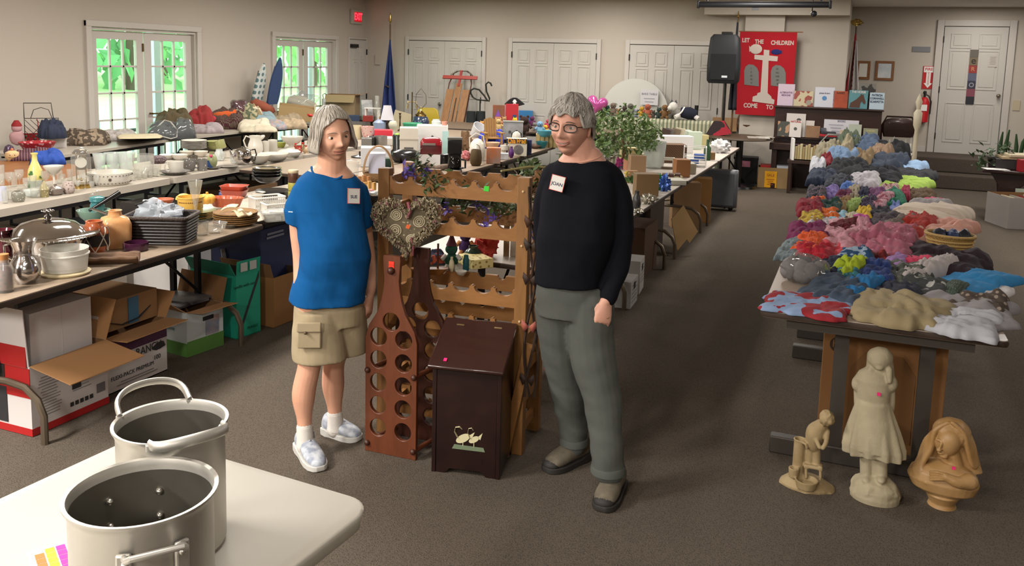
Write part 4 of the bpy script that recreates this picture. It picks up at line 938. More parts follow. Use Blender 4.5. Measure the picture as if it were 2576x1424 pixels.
clear=glass('f6f6f2',.10);frost=glass('e6ebe8',.38,.25);china=mat('c6c1b6',.25,coat=.3);cream=mat('d2c6a4',.35);chrome=mat('c9c5c2',.08,1.);brassm=mat('b59a5a',.18,1.)
# ------------------------------------------------------------------ glassware table
wine=[(4,486,436,17),(24,482,432,20),(50,477,425,22),(68,490,446,18),(116,478,428,21),(134,470,420,18),(158,474,436,16),(196,485,452,13),(214,476,440,14),(244,482,440,16),(232,490,455,13)]
g0=None
for i,(x,yb,yt,w)in enumerate(wine):
    p,r,h=span(x,yb,yt,w,.74,1.6)
    S('wine_glass','clear stemmed glass among the crowded glassware','glass',B().lathe([(a*r,c*h)for a,c in WINE],18),clear,p,0,'stemmed glasses on the glassware table')
for i,(x,yb,yt,w)in enumerate(((6,470,414,14),(36,470,432,16),(84,480,440,17),(100,486,452,15),(150,462,428,16),(176,455,425,15),(206,452,420,16),(14,512,478,16),(28,503,478,18),(92,498,470,30))):
    p,r,h=span(x,yb,yt,w,.74,1.6)
    S('tumbler','clear straight-sided glass among the crowded glassware','glass',B().lathe([(a*r,c*h)for a,c in GLASS],18),clear,p,0,'tumblers on the glassware table')
def shamrocks(b,r,h):
    for k,(a,z,s_)in enumerate(((-.5,.42,.36),(.6,.30,.2),(.3,.1,.22),(-.1,.16,.12))):
        for t in(0,2.1,4.2):
            q=(r*1.0*math.sin(a)+s_*r*.5*math.sin(t),-r*(.93 if z<.5 else.6)*math.cos(a)-.002,h*z+s_*r*.5*math.cos(t));b.ball(q,(s_*r*.55,.003,s_*r*.55),8,6)
lat('bottle_vase','yellow bottle vase painted with green shamrocks','vase',90,472,382,36,[(.9,0),(.98,.03),(1,.25),(.9,.5),(.55,.68),(.36,.78),(.33,.94),(.48,.98),(.48,1),(.36,1),(.28,.9),(.01,.88)],mat('cfc478',.25,coat=.3),extra=[('shamrock',shamrocks,mat('3f6a34',.5)),('base_band',lambda b,r,h:b.lathe([(r*.92,.0),(r*1.01,h*.03),(r*1.02,h*.2),(r*.9,h*.2)],24),mat('5a7a55',.5))])
lat('serving_bowl','white scalloped dish raised above the glasses beside the shamrock bottle','dish',137,478,413,47,[(.4,0),(.4,.05),(.12,.1),(.12,.6),(.5,.7),(1,.95),(1,1),(.9,1),(.4,.76),(.01,.74)],china)
lat('mug','small blue and white mug at the glass table edge','mug',5,506,468,22,MUG,mat('b9bccb',.3,pat='stripe',c2='3d4678',sc=60,vec=(0,0,1)))
lat('cup','small white cup with grey flower print beside a clear tumbler','cup',47,509,478,32,[(.75,0),(.9,.15),(1,.6),(.92,.9),(.75,1),(.65,1),(.8,.6),(.01,.1)],mat('cfc9b8',.35,pat='flecks',c2='77756a',sc=70,amt=.3))
lat('ornament','little cream pot with clear cone lid among glasses','ornament',112,497,452,22,[(.85,0),(.9,.02),(1,.42),(1.1,.46),(.8,.62),(.2,.95),(.05,1)],mat('c9bf9a',.4,pat='flecks',c2='8a7f5a',sc=60,amt=.3))
lat('sugar_bowl','white lidded sugar bowl with brown print','bowl',140,492,460,38,[(.7,0),(.9,.1),(1,.5),(.95,.62),(.6,.75),(.2,.85),(.18,1),(.01,1)],mat('d6d1c8',.3,pat='flecks',c2='6a6058',sc=45,amt=.35))
lat('potpourri_jar','round glass jar of brown potpourri','jar',173,488,455,30,[(.6,0),(.95,.2),(1,.5),(.8,.85),(.6,1),(.01,.98)],mat('6a5a52',.7,pat='flecks',c2='a3948c',sc=60,amt=.5))
lat('footed_dish','shallow clear glass dish in front of the shamrock bottle','dish',80,497,474,40,BOWL,frost)
# anniversary clock under a glass dome
p,r,h=span(206,474,365,54,.74,1.7);o=T('dome_clock','brass anniversary clock under a tall glass dome','clock',p,facing(p))
ob('base',B().lathe([(r,0),(r,h*.06),(r*.85,h*.1),(.001,h*.1)],28),brassm,o);ob('glass_dome',B().lathe([(r*.86,h*.1),(r*.86,h*.72),(r*.75,h*.88),(r*.45,h*.97),(.001,h)],28,cap=False),clear,o)
ob('movement',B().box((0,0,h*.62),(r*.9,r*.5,h*.36)).cyl((-r*.4,0,h*.1),(-r*.4,0,h*.5),r*.06).cyl((r*.4,0,h*.1),(r*.4,0,h*.5),r*.06),brassm,o);ob('cap',B().lathe([(r*.7,h*.83),(r*.72,h*.86),(r*.5,h*.93),(.001,h*.955)],24),mat('8f7a50',.2,1.),o)
ob('dial',B().lathe([(r*.5,0),(r*.5,.003),(.001,.003)],20),china,o,(0,-r*.27,h*.62),(PI/2,0,0));b=B()
for k in range(4):b.ball((r*.3*math.cos(k*PI/2),r*.3*math.sin(k*PI/2),h*.2),r*.13,10,7)
ob('pendulum',b,brassm,o)
def leafband(b,r,h):
    for k in range(30):
        a=-2.6+5.2*k/29
        for z,rr_ in((.22,.93),(.82,1.0)):b.ball((r*rr_*math.sin(a),-r*rr_*math.cos(a),h*z),(r*.035,r*.02,r*.02),6,4)
    b.ball((0,-r*.98,h*.55),(r*.07,r*.02,r*.07),8,6)
lat('mixing_bowl','wide white bowl with brown leaf border at table edge','bowl',277,468,424,106,[(.78,0),(.82,.04),(.92,.3),(1,1),(.965,1),(.88,.3),(.75,.1),(.01,.08)],china,extra=[('leaf_border',leafband,mat('4a3a32',.6))],seg=40)
for(x,yb,yt,w,lb)in((252,432,384,34,'frosted tulip glass bowl behind the leaf-border bowl'),(286,430,381,46,'pleated frosted glass vase between other frosted vases'),(318,430,380,46,'wide pleated frosted glass vase behind the leaf-border bowl')):
    lat('frosted_vase',lb,'vase',x,yb,yt,w,[(.55,0),(.6,.05),(.75,.4),(1,1),(.94,1),(.7,.4),(.01,.1)],frost,group='frosted vases')
lat('glass_pitcher','large clear glass bowl beside frosted vases','bowl',362,448,384,52,[(.5,0),(.6,.05),(.9,.35),(1,.7),(.98,1),(.93,1),(.94,.7),(.84,.36),(.01,.1)],clear)
for i,(x,yb)in enumerate(((336,455),(350,452),(364,450),(378,447),(391,444),(343,446),(370,441),(384,438),(398,436))):
    p,r,h=span(x,yb,yb-22,15,.74,1.6);S('punch_cup','small cut-glass punch cup in the cluster by the clear bowl','cup',B().lathe([(a*r,c*h)for a,c in CUP],14),clear,p,0,'cut-glass punch cups')
lat('potpourri_bowl','glass bowl of lavender-brown potpourri behind punch cups','bowl',398,412,389,42,[(.7,0),(1,.4),(.9,.8),(.5,1),(.01,1)],mat('8a7a7c',.8,pat='flecks',c2='4f4144',sc=60,amt=.5))
# cups, saucers, plates
def teacup(label,x,yb,yt,w,m=china,hs=1,group=None,z=.74):
    lat('teacup',label,'cup',x,yb,yt,w,CUP,m,z=z,group=group,extra=[('handle',lambda b,r,h:b.tube([(hs*r*.85,0,h*.8),(hs*r*1.3,0,h*.8),(hs*r*1.4,0,h*.5),(hs*r*1.05,0,h*.25),(hs*r*.75,0,h*.25)],r*.09,8),m)])
fl=mat('d8d4ca',.3,pat='flecks',c2='6f6b66',sc=40,amt=.22)
lat('saucer','white floral saucer under the big cups at the table edge','saucer',440,442,424,74,PLATE,fl)
teacup('plain white tea cup standing in front of floral saucer',443,440,403,38,china,-1)
teacup('white floral tea cup lying beside the plain white cup',476,432,398,34,fl)
lat('mug','white mug with small flower print next to the blue mug','mug',509,430,398,24,MUG,fl,extra=[('handle',lambda b,r,h:b.tube([(-r,0,h*.8),(-r*1.5,0,h*.7),(-r*1.5,0,h*.35),(-r,0,h*.2)],r*.1,8),fl)])
lat('mug','cream mug with brown letters print beside the floral cup','mug',486,414,390,24,MUG,mat('d2cbbd',.3,pat='flecks',c2='51493f',sc=50,amt=.3))
lat('mug','blue mug with white handle','mug',528,424,402,18,MUG,mat('2f4f86',.25,coat=.3),extra=[('handle',lambda b,r,h:b.tube([(-r,0,h*.9),(-r*1.8,0,h*.75),(-r*1.7,0,h*.3),(-r,0,h*.1)],r*.14,8),china)])
for(x,yb,w,lb)in((536,427,36,'small dark stone saucer under the blue mug'),(574,423,52,'oval dark stone tray below the chrome teapot')):lat('saucer',lb,'saucer',x,yb,yb-9,w,PLATE,mat('6a645c',.5))
lat('serving_bowl','white oval dish leaning behind the tea cups','dish',452,404,386,40,BOWL,china)
lat('serving_bowl','pale oval dish next to lavender potpourri','dish',424,402,386,44,BOWL,mat('c9c4bb',.3))
g1=None
for k in range(10):
    p,r,h=span(489,387,357,62,.74);S('dinner_plate','white dinner plate in the tall plate stack','plate',B().lathe([(a*r,c*.016)for a,c in PLATE],28),china,(p.x,p.y,.775+k*.0085),0,'stacked white dinner plates')
for(x,lb)in((470,'grey-white bowl under the plate stack, nearer the tea cups'),(505,'brown-rimmed bowl under the plate stack, nearer the green bowls')):lat('soup_bowl',lb,'bowl',x,396,378,36,BOWL,mat('b9b2a4' if x<480 else 'c6bdb0',.35))
for k in range(4):
    p,r,h=span(541,384,362,44,.74);S('green_bowl','sage green bowl in the stack beside the white plates','bowl',B().lathe([(a*r,c*.045)for a,c in BOWL],22),mat('8f8f5c',.35),(p.x,p.y,.765+k*.014),0,'stacked sage green bowls')
p,r,h=span(558,376,357,24,.83);S('green_cup','sage green cup tilted on top of the green bowls','cup',B().lathe([(a*r,c*h*1.3)for a,c in MUG],18),mat('8f8f5c',.35),(p.x,p.y,.835),rot=(0,-.35,0))
lat('green_vase','olive glass vase with a pink flower beside blue mug','vase',534,424,380,26,VASE,mat('79815a',.3,pat='noise',c2='95996f',sc=30),extra=[('pink_flower',lambda b,r,h:b.ball((-r*.2,-r,h*.78),r*.3,8,6),mat('c94a68',.6))])
lat('wine_glass','slim glass goblet by the glass figurine','glass',562,422,384,14,WINE,clear)
S('glass_figurine','white frosted glass swan figurine beside the chrome teapot','figurine',B().blob((0,0,.03),(.035,.025,.03),.3).tube([(.02,0,.04),(.045,0,.07),(.03,0,.10),(.045,0,.112)],[.012,.009,.008,.006],8).blob((-.02,0,.07),(.02,.015,.035),.4),frost,at(590,412),facing(at(590,412)))
lat('glass_jar','pale glass lamp jar behind the goblet','jar',552,405,374,22,JAR,frost)
# chrome teapot
p,r,h=span(611,416,366,46,.74,1.7);o=T('teapot','shiny chrome ball teapot with curved spout','teapot',p,facing(p))
ob('vessel',B().lathe([(r*.5,0),(r*.55,.004),(r*.9,h*.25),(r,h*.5),(r*.85,h*.78),(r*.45,h*.92),(.001,h*.94)],28),chrome,o);ob('lid_knob',B().lathe([(r*.2,h*.92),(r*.1,h*.96),(r*.18,h),(.001,h*1.03)],14),chrome,o)
ob('spout',B().tube([(-r*.85,0,h*.4),(-r*1.2,0,h*.55),(-r*1.35,0,h*.85)],[r*.2,r*.13,r*.09],10),chrome,o);ob('handle',B().tube([(r*.75,0,h*.8),(r*1.3,0,h*.85),(r*1.45,0,h*.55),(r*1.2,0,h*.25),(r*.9,0,h*.22)],r*.08,8),mat('3a332e',.2,.9),o)
p,r,h=span(643,392,339,38,.74,1.6);o=T('pitcher','tall white pitcher with big loop handle behind the chrome teapot','pitcher',p,facing(p))
ob('vessel',B().lathe([(r*.75,0),(r*.8,.01),(r,h*.3),(r*.95,h*.55),(r*.7,h*.82),(r*.8,h),(r*.74,h),(r*.62,h*.82),(r*.85,h*.5),(.001,h*.4)],26),china,o);ob('spout',B().tube([(r*.55,0,h*.84),(r*.95,0,h*.95),(r*1.2,0,h*1.0)],[r*.3,r*.26,r*.12],10),china,o)
ob('handle',B().tube([(-r*.65,0,h*.9),(-r*1.2,0,h*.98),(-r*1.5,0,h*.75),(-r*1.25,0,h*.45),(-r*.9,0,h*.35)],r*.1,8),china,o)
for(x,yb,yt,w,lb)in((668,390,353,18,'narrow white canister between the pitcher and a taller canister'),(686,386,349,23,'white ceramic canister left of the pedestal bowl')):
    lat('canister',lb.replace('left of','next to'),'canister',x,yb,yt,w,[(.95,0),(1,.02),(1,.8),(1.03,.82),(1,.96),(.3,1),(.01,1)],china)
lat('fruit_dish','small yellow-green dish behind white oval bowls','dish',707,372,357,26,BOWL,mat('9aa04a',.35))
lat('pedestal_bowl','white bowl on a narrow foot near the red roosters','bowl',735,376,340,56,[(.5,0),(.5,.06),(.32,.12),(.3,.3),(.6,.45),(.9,.75),(1,1),(.95,1),(.84,.75),(.5,.5),(.01,.48)],china)
lat('serving_bowl','plain white oval bowl at table edge beside teapot','bowl',653,413,386,58,BOWL,china)
lat('serving_bowl','shallow ribbed white serving dish between the oval bowls','dish',688,405,381,74,[(.75,0),(.85,.2),(1,.85),(1,1),(.96,1),(.8,.3),(.01,.2)],china)
lat('casserole_dish','white covered casserole near the red roosters','dish',728,396,370,56,[(.8,0),(.95,.2),(1,.6),(1.02,.62),(.8,.85),(.2,.95),(.18,1),(.01,1)],china)
S('red_tray','flat red lacquer tray behind the rooster figurines','tray',B().box((0,0,.012),(.2,.14,.024)),mat('a8231f',.35),at(770,372),facing(at(770,372)),bev=.008)
def rooster(label,x,y,c):
    p=at(x,y);o=T('rooster_figurine',label,'figurine',p,facing(p)+.4,'rooster figurines')
    ob('body',B().blob((0,0,.035),(.038,.024,.032),.15).tube([(-.02,0,.05),(-.035,0,.08),(-.036,0,.095)],[.018,.013,.012],10).lathe([(.02,0),(.014,.01),(.01,.02)],12),mat(c,.4),o)
    ob('comb',B().ball((-.036,0,.108),(.014,.004,.01),8,6).ball((-.05,0,.083),(.004,.004,.009),8,6),mat('b5251f',.4),o);ob('tail',B().tube([(.03,0,.045),(.055,0,.075),(.05,0,.1)],[.016,.014,.004],8,flat=.4),mat('5a5a34',.5),o)
rooster('red rooster figurine nearest the white casserole',752,388,'8d3a26');rooster('cream and red rooster figurine between two red ones',770,386,'b59a78');rooster('dark red rooster figurine against the grey hair',787,383,'7a2a20')
lat('black_plate','black cake plate raised behind the pedestal bowl','plate',762,372,347,40,[(.5,0),(.2,.1),(.18,.75),(1,.9),(1,1),(.01,.95)],mat('2a2320',.3))
# ------------------------------------------------------------------ table with chafing dish
p=at(130,640);p=Vector((-3.55,2.93,.74));s_=mpp(p);o=T('chafing_dish','large silver chafing dish with domed lid and ornate knob','chafing dish',p,facing(p));r=115*s_
zr=.135
ob('pan',B().lathe([(r*.42,zr-.085),(r*.62,zr-.07),(r*.7,zr-.03),(r*.72,zr),(r*.7,zr),(r*.01,zr-.02)],40),chrome,o);ob('stand',B().lathe([(r*.66,zr-.03),(r*.69,zr-.03),(r*.69,zr-.018),(r*.66,zr-.018)],40),chrome,o)
for k in range(4):
    a_=PI/4+k*PI/2;ob('foot',B().tube([(r*.67*math.cos(a_),r*.67*math.sin(a_),zr-.02),(r*.7*math.cos(a_),r*.7*math.sin(a_),.05),(r*.62*math.cos(a_),r*.62*math.sin(a_),0)],[.008,.006,.01],8),chrome,o)
ob('lid',B().lathe([(r*1.0,zr+.004),(r*1.01,zr+.008),(r*.98,zr+.012),(r*.74,zr+.012),(r*.7,zr+.025),(r*.55,zr+.055),(r*.3,zr+.072),(.001,zr+.076)],56),chrome,o)
b=B().lathe([(.02,zr+.072),(.014,zr+.08),(.018,zr+.09),(.008,zr+.1),(.006,zr+.112)],16)
for k in range(6):b.ball((.018*math.cos(k*PI/3),.018*math.sin(k*PI/3),zr+.116),(.012,.012,.006),8,6)
ob('knob',b,mat('6d6660',.2,.9),o);b=B()
for k in range(72):b.ball((r*1.0*math.cos(2*PI*k/72),r*1.0*math.sin(2*PI*k/72),zr+.006),.0045,6,4)
ob('beaded_rim',b,chrome,o)
p,r,h=span(64,718,594,74,.74,1.8);o=T('silver_pitcher','silver-plated pitcher with fluted neck and round belly','pitcher',p,facing(p))
ob('vessel',B().lathe([(r*.62,0),(r*.66,.006),(r*.95,h*.15),(r,h*.32),(r*.85,h*.5),(r*.62,h*.62),(r*.6,h*.78),(r*.8,h*.95),(r*.86,h),(r*.8,h*.99),(r*.55,h*.8),(.001,h*.6)],30),mat('c4bfbd',.14,1.,bump=.15,bsc=40),o)
ob('handle',B().tube([(-r*.8,0,h*.93),(-r*1.15,0,h*.9),(-r*1.15,0,h*.68),(-r*.7,0,h*.56)],r*.09,8),chrome,o)
lat('red_vase','dark red flared glass vase behind the corked jar','vase',12,668,572,46,[(.6,0),(.62,.02),(.9,.25),(.85,.45),(.5,.7),(.7,.88),(1,1),(.92,1),(.4,.7),(.01,.65)],mat('4c1420',.15,coat=.5))
p,r,h=span(12,738,634,44,.74,1.8);o=T('corked_jar','clear glass jar with cork stopper holding dark filling','jar',p,facing(p))
ob('vessel',B().lathe([(a*r,c*h)for a,c in((.92,0),(1,.05),(1,.62),(.6,.78),(.6,.86),(.55,.86),(.55,.77),(.92,.6),(.92,.08),(.01,.06))],24),clear,o);ob('cork',B().lathe([(r*.52,h*.8),(r*.62,h),(.001,h)],18),mat('a9713f',.8),o);ob('filling',B().lathe([(r*.85,h*.08),(r*.88,h*.55),(r*.5,h*.66),(.001,h*.66)],20),mat('2e1714',.7,pat='flecks',c2='5a2a20',sc=60),o)
tup=glass('dcd8cf',.62,.3)
p,r,h=span(165,700,607,118,.74,1.9);o=T('food_container','two stacked translucent plastic food containers on cream lids','container',p,facing(p))
ob('bowl',B().lathe([(r*.84,h*.14),(r*.88,h*.16),(r*.95,h*.72),(r*1.0,h*.74),(r*1.0,h*.78),(r*.94,h*.8),(r*.97,h*.98),(r*.94,h*.98),(r*.9,h*.3),(.001,h*.28)],36),tup,o);ob('lid',B().lathe([(r*.95,0),(r*1.0,.004),(r*1.02,h*.09),(r*.96,h*.1),(r*.9,h*.13),(.001,h*.14)],36),mat('c7b893',.4),o)
S('bark_tray','long brown wooden bark tray lying at the table edge','tray',B().grid(lambda u,v:((u-.5)*.26,(v-.5)*.1,.004+.045*abs(v-.5)**1.2*2+.006*noise.noise(Vector((u*5,v*5,0)))),24,10),mat('6f5138',.8,pat='wood',c2='513a28',sc=12,vec=(1,6,1)),at(277,662),facing(at(277,662))-.16).modifiers.new('t','SOLIDIFY').thickness=.014
def nets(b,r,h):
    pr=lambda z:r*(1.005 if.2<z<.75 else.93)
    for k in range(5):
        a0=2*PI*k/5
        for sg in(-1,1):b.tube([(pr(z)*math.sin(a0+sg*(z-.1)*1.45)*(1 if z<.8 else.9),-pr(z)*math.cos(a0+sg*(z-.1)*1.45)*(1 if z<.8 else.9),h*z)for z in[.12+.07*i for i in range(11)]],.003,6)
lat('terracotta_vase','round terracotta and black vase with white crossing lines','vase',240,644,548,66,[(.55,0),(.7,.05),(.97,.3),(1,.5),(.9,.75),(.6,.93),(.62,1),(.5,1),(.48,.93),(.01,.9)],mat('a3532c',.3,coat=.3),extra=[('black_band',lambda b,r,h:b.lathe([(r*.985,h*.28),(r*1.004,h*.34),(r*1.006,h*.55),(r*.99,h*.62)],28,cap=False),mat('241d1a',.4)),('white_line',nets,mat('c9bfae',.6))])
p,r,h=span(292,626,521,72,.74,1.6);o=T('ceramic_jar','square orange-brown ceramic bottle with mottled glaze','jar',p,facing(p)+.25);orm=mat('b5743f',.3,pat='noise',c2='cfa878',sc=14,amt=.7,coat=.2)
sq=lambda k,z,n=28,e=5:[(r*k*abs(math.cos(t))**(2/e)*(1 if math.cos(t)>0 else-1),r*k*abs(math.sin(t))**(2/e)*(1 if math.sin(t)>0 else-1),h*z)for t in[2*PI*i/n for i in range(n)]]
ob('vessel',B().loft([sq(.8,0),sq(.88,.02),sq(.95,.3),sq(.95,.65),sq(.8,.8),sq(.45,.86,e=2.5),sq(.42,.97,e=2),sq(.48,1,e=2),sq(.36,1,e=2),sq(.3,.9,e=2)]),orm,o,ang=60)
wk=mat('2c221e',.5,pat='weave',c2='120d0c',sc=55,bump=.6,bsc=90)
p=at(432,622);o=T('wicker_basket','dark brown woven basket holding plastic bags','basket',(p.x-.15,p.y+.09,.74),.42)
hB=.145
def bwall(k,z):return[(x*k,y*k,z)for x,y in rrect(-.165,.165,-.115,.115,.03,5)]
b=B().loft([bwall(.9,0),bwall(.95,hB*.5),bwall(1,hB),bwall(.94,hB),bwall(.9,hB*.4),bwall(.8,.01)]);ob('woven_side',b,wk,o)
b=B()
for k in range(9):b.tube([(x*(.91+.01*k),y*(.91+.01*k),.008+k*.0165)for x,y in rrect(-.168,.168,-.118,.118,.03,5)],.0062,6,True)
ob('weave_band',b,mat('2e2420',.5,pat='stripe',c2='171110',sc=70),o);ob('braided_rim',B().tube([(x,y,hB)for x,y in rrect(-.168,.168,-.118,.118,.03,5)],.011,8,True),mat('33271f',.5,bump=.8,bsc=120),o)
S('plastic_bag','crumpled clear plastic bag heaped in the dark woven basket','bag',B().blob((0,0,.05),(.125,.085,.075),.75,3.2,30,18,seed=4),glass('c9d0d8',.45,.1),(p.x-.2,p.y+.12,.82),.4)
S('bag_strap','black buckle strap lying over the plastic bag','strap',B().tube([(-.07,0,.02),(0,-.01,.05),(.06,0,.03),(.1,.0,-.01)],.014,8,flat=.35),mat('1a1918',.4),(p.x-.25,p.y+.1,.905),.3)
lat('purple_bowl','small glossy purple bowl beside the dark basket','bowl',342,634,602,62,[(.8,0),(.95,.1),(1,.6),(.97,1),(.85,1),(.85,.5),(.01,.3)],mat('3c1830',.2,coat=.4))
a0,a1=aty(225,530,3.75),aty(300,484,3.95);o=T('saucepan','steel saucepan with a long black handle behind the chafing dish','pan',(-3.75,3.62,.74),0);mp_=lambda v:Vector(v)-o.location
ob('pan_bowl',B().lathe([(.09,0),(.1,.01),(.105,.08),(.1,.08),(.095,.01),(.001,.008)],28),mat('8f8a86',.25,1.),o);ob('handle',B().tube([mp_(a0)+Vector((0,0,0)),mp_(a0*.4+a1*.6),mp_(a1)],[.009,.013,.014],10),mat('141313',.25),o);ob('ferrule',B().tube([Vector((-.05,.05,.07)),mp_(a0)*.5+Vector((-.02,.02,.035)),mp_(a0)+(a1-a0)*.08],[.007,.009,.011],10),chrome,o)
lat('teal_jar','teal glass storage jar behind the saucepan handle','jar',246,552,490,36,[(.95,0),(1,.05),(.95,.6),(.8,.72),(1,.78),(1,.95),(.5,1),(.01,1)],glass('5aa0a4',.5))
lat('salad_bowl','pale green glass bowl partly behind the silver lid','bowl',236,560,520,80,BOWL,glass('a9c4b4',.4))
S('red_box','red cardboard box corner showing beside the chafing dish','box',B().box((0,0,.06),(.12,.12,.12)),mat('b01c26',.5),(-3.85,2.42,.74),.3,bev=.003)
S('wooden_bowl','orange gourd beside the red box','gourd',B().blob((0,0,.035),(.05,.05,.035),.12),mat('c96f22',.5),(-3.7,2.4,.74))
# further along
lat('casserole_dish','yellow casserole with painted rim on stacked green plates','dish',480,541,488,66,[(.82,0),(.86,.03),(.97,.9),(1.03,.94),(1.03,1),(.95,1),(.88,.1),(.01,.08)],mat('d3ab52',.35),z=.79,extra=[('painted_band',lambda b,r,h:[b.ball((r*.95*math.sin(a_/7),-r*.95*math.cos(a_/7),h*.72),(.004,.003,.004),6,4)for a_ in range(-7,8)],mat('7a4a2a',.6))])
lat('domed_dish','yellow domed dish upside down inside the yellow casserole','dish',462,503,483,40,[(1,0),(.9,.4),(.5,.85),(.01,1)],mat('dcb95a',.3),z=.86)
for k in range(5):
    p,r,h=span(490,563,525,105,.74);S('green_plate','green glazed plate in the stack under the yellow casserole','plate',B().lathe([(a*r,c*.02)for a,c in PLATE],30),mat(('5d6a3a','a58a4a','3f5030','8a7a3e','4b5a30')[k],.3,coat=.3),(p.x,p.y,.742+k*.010),0,'stacked green plates')
b=B()
for k in range(9):a_=2*PI*k/9;b.ball((.032*math.cos(a_),.032*math.sin(a_),.03),(.024,.024,.03),10,8)
p=at(520,512,.79);S('acorn_squash','orange ribbed squash dish behind the yellow casserole','squash',b.ball((0,0,.03),(.04,.04,.034),12,8).cyl((0,0,.05),(.005,0,.075),.008),mat('d08a2c',.45,pat='noise',c2='dcab4a',sc=14),(p.x,p.y,.79),0,remesh=0)
lat('champagne_glass','tall clear flute glass standing at the basket','glass',493,566,451,37,[(.7,0),(.65,.02),(.1,.05),(.1,.28),(.3,.45),(.75,.8),(1,1),(.95,1),(.7,.8),(.24,.46),(.01,.42)],glass('f2efe4',.14))
lat('terracotta_dish','brown terracotta dish beyond the dark basket','dish',412,521,496,50,BOWL,mat('a5583a',.5))
def oval(b,r,h,n=10):pass
p=at(575,533);o=S('fluted_pan','brick red fluted oval baking dish','dish',B().loft([[(.115*k*math.cos(t)*(1+fa*.035*math.cos(18*t)),.065*k*math.sin(t)*(1+fa*.05*math.cos(18*t)),z)for t in[2*PI*i/72 for i in range(72)]]for k,z,fa in((.75,0,0),(.8,.005,0),(.97,.055,1),(1.05,.062,1),(.99,.062,1),(.9,.05,1),(.72,.012,0))]),mat('a8502f',.35,coat=.3),(p.x-.07,p.y+.06,.76),.25,ang=50)
for k,(lb,cc)in enumerate((('square red baking bowl under another square bowl','a04030'),('square red baking bowl on top of its pair','b04a34'))):
    p=at(603,505);q=[(.065,0),(.07,.006),(.085,.05),(.09,.052),(.082,.052),(.066,.01)]
    S('baking_bowl',lb,'bowl',B().loft([[(x,y,z)for x,y in rrect(-a_,a_,-a_*.8,a_*.8,a_*.25,5)]for a_,z in q]),mat(cc,.35,coat=.3),(p.x-.12,p.y+.09,.745+k*.03),.3,ang=50)
wkp=mat('8f6a38',.7,pat='waves',c2='6a4a24',sc=60,bump=.5,bsc=120)
for k in range(6):
    p,r,h=span(592,573,528,110,.74,1.8);a_=R.uniform(-.01,.01)
    S('wicker_plate','round woven wicker plate holder in the stack','plate holder',B().lathe([(r*.75,0),(r*.8,.004),(r*(1+a_),.014),(r*(1+a_),.02),(r*.9,.018),(r*.75,.008),(.001,.006)],36),wkp,(p.x+a_,p.y+a_,.742+k*.0115),0,'stacked wicker plate holders')
wm=mat('cbb793',.5);p=at(595,545,.81)
for k,(lb,rot,dx,dz,L_)in enumerate((('flat cream wooden napkin holder strip with price dot on wicker stack',(.25,-.25,.3),-.05,.045,.1),('bent cream wooden strip curling over the wicker stack',(0,.1,-.3),.02,.02,.1),('small cream wooden piece lying across the wicker stack',(.1,.2,.9),.06,.03,.08))):
    b=B().grid(lambda u,v:((u-.5)*L_,(v-.5)*.045,.012*math.sin(u*PI*(1 if k==0 else 2))),12,3);o=S('wooden_strip',lb,'wooden strip',b,wm,(p.x+dx,p.y,.815+dz),rot=rot);o.modifiers.new('t','SOLIDIFY').thickness=.006
    if k==0:ob('price_dot',B().box((-.02,0,.014),(.01,.01,.002)),mat('c05040',.6),o)
lat('clear_bowl','clear glass bowl standing before the green plates','bowl',541,590,554,62,BOWL,clear)
lat('tumbler','short clear tumbler in front of the champagne flute','glass',507,594,553,36,GLASS,clear)
for k in range(3):
    p,r,h=span(580,577,560,36,.74);S('glass_saucer','clear glass saucer stacked beside the wicker holders','saucer',B().lathe([(a*r,c*.012)for a,c in PLATE],22),clear,(p.x,p.y,.741+.007*k),0,'stacked clear saucers')
p=at(563,505);S('blue_ball','small blue glass ball behind the fluted dish','ball',B().ball((0,0,.02),.022),mat('4a5a94',.2,coat=.4),(p.x-.1,p.y+.1,.745))
lat('black_hat','black felt bowl-shaped basket behind the red square bowls','basket',603,485,461,40,BOWL,mat('221f1e',.8))
lat('square_dish','small white square dish behind the white basket','dish',650,505,480,36,BOWL,china)
bkm=mat('c9c5bd',.45)
def slotbasket(label,x,y,w,d,h,rz):
    p=at(x,y);o=T('plastic_basket',label,'basket',(p.x,p.y,.742),rz,'white plastic baskets');b=B()
    t=.004;b.box((0,0,t/2),(w,d,t)).box((0,-d/2,h*.12),(w,t,h*.24)).box((0,d/2,h*.12),(w,t,h*.24)).box((-w/2,0,h/2),(t,d,h)).box((w/2,0,h/2),(t,d,h))
    ob('tray',b,bkm,o);b=B();n=int(w/.012)
    for i in range(n+1):
        for sy in(-1,1):b.box((-w/2+w*i/n,sy*d/2,h*.55),(.006,t,h*.65))
    ob('slat',b,bkm,o);ob('rim',B().tube([(x_,y_,h)for x_,y_ in rrect(-w/2-.004,w/2+.004,-d/2-.004,d/2+.004,.015,4)],.006,6,True),bkm,o)
slotbasket('tall slotted white plastic basket behind the clear clamshell box',672,527,.2,.12,.085,1.05);slotbasket('slotted white plastic basket nearest the blue sleeve',702,533,.2,.12,.06,1.0)
p=at(685,560);o=T('clamshell_box','clear plastic clamshell food box with a label','box',(p.x-.02,p.y+.06,.742),.9);cl2=glass('e8e8e4',.3,.08)
ob('tray',B().loft([[(x,y,z)for x,y in rrect(-a_,a_,-a_*.7,a_*.7,.02,4)]for a_,z in((.07,0),(.088,.05),(.092,.052),(.084,.052),(.066,.006))]),cl2,o);ob('lid',B().blob((0,0,.055),(.085,.06,.02),.25,5),cl2,o);ob('label_strip',B().box((0,-.06,.03),(.035,.002,.04),tilt=(-.3,0,0)),mat('a9a7a2',.6),o)
bks=mat('191818',.25,coat=.3)
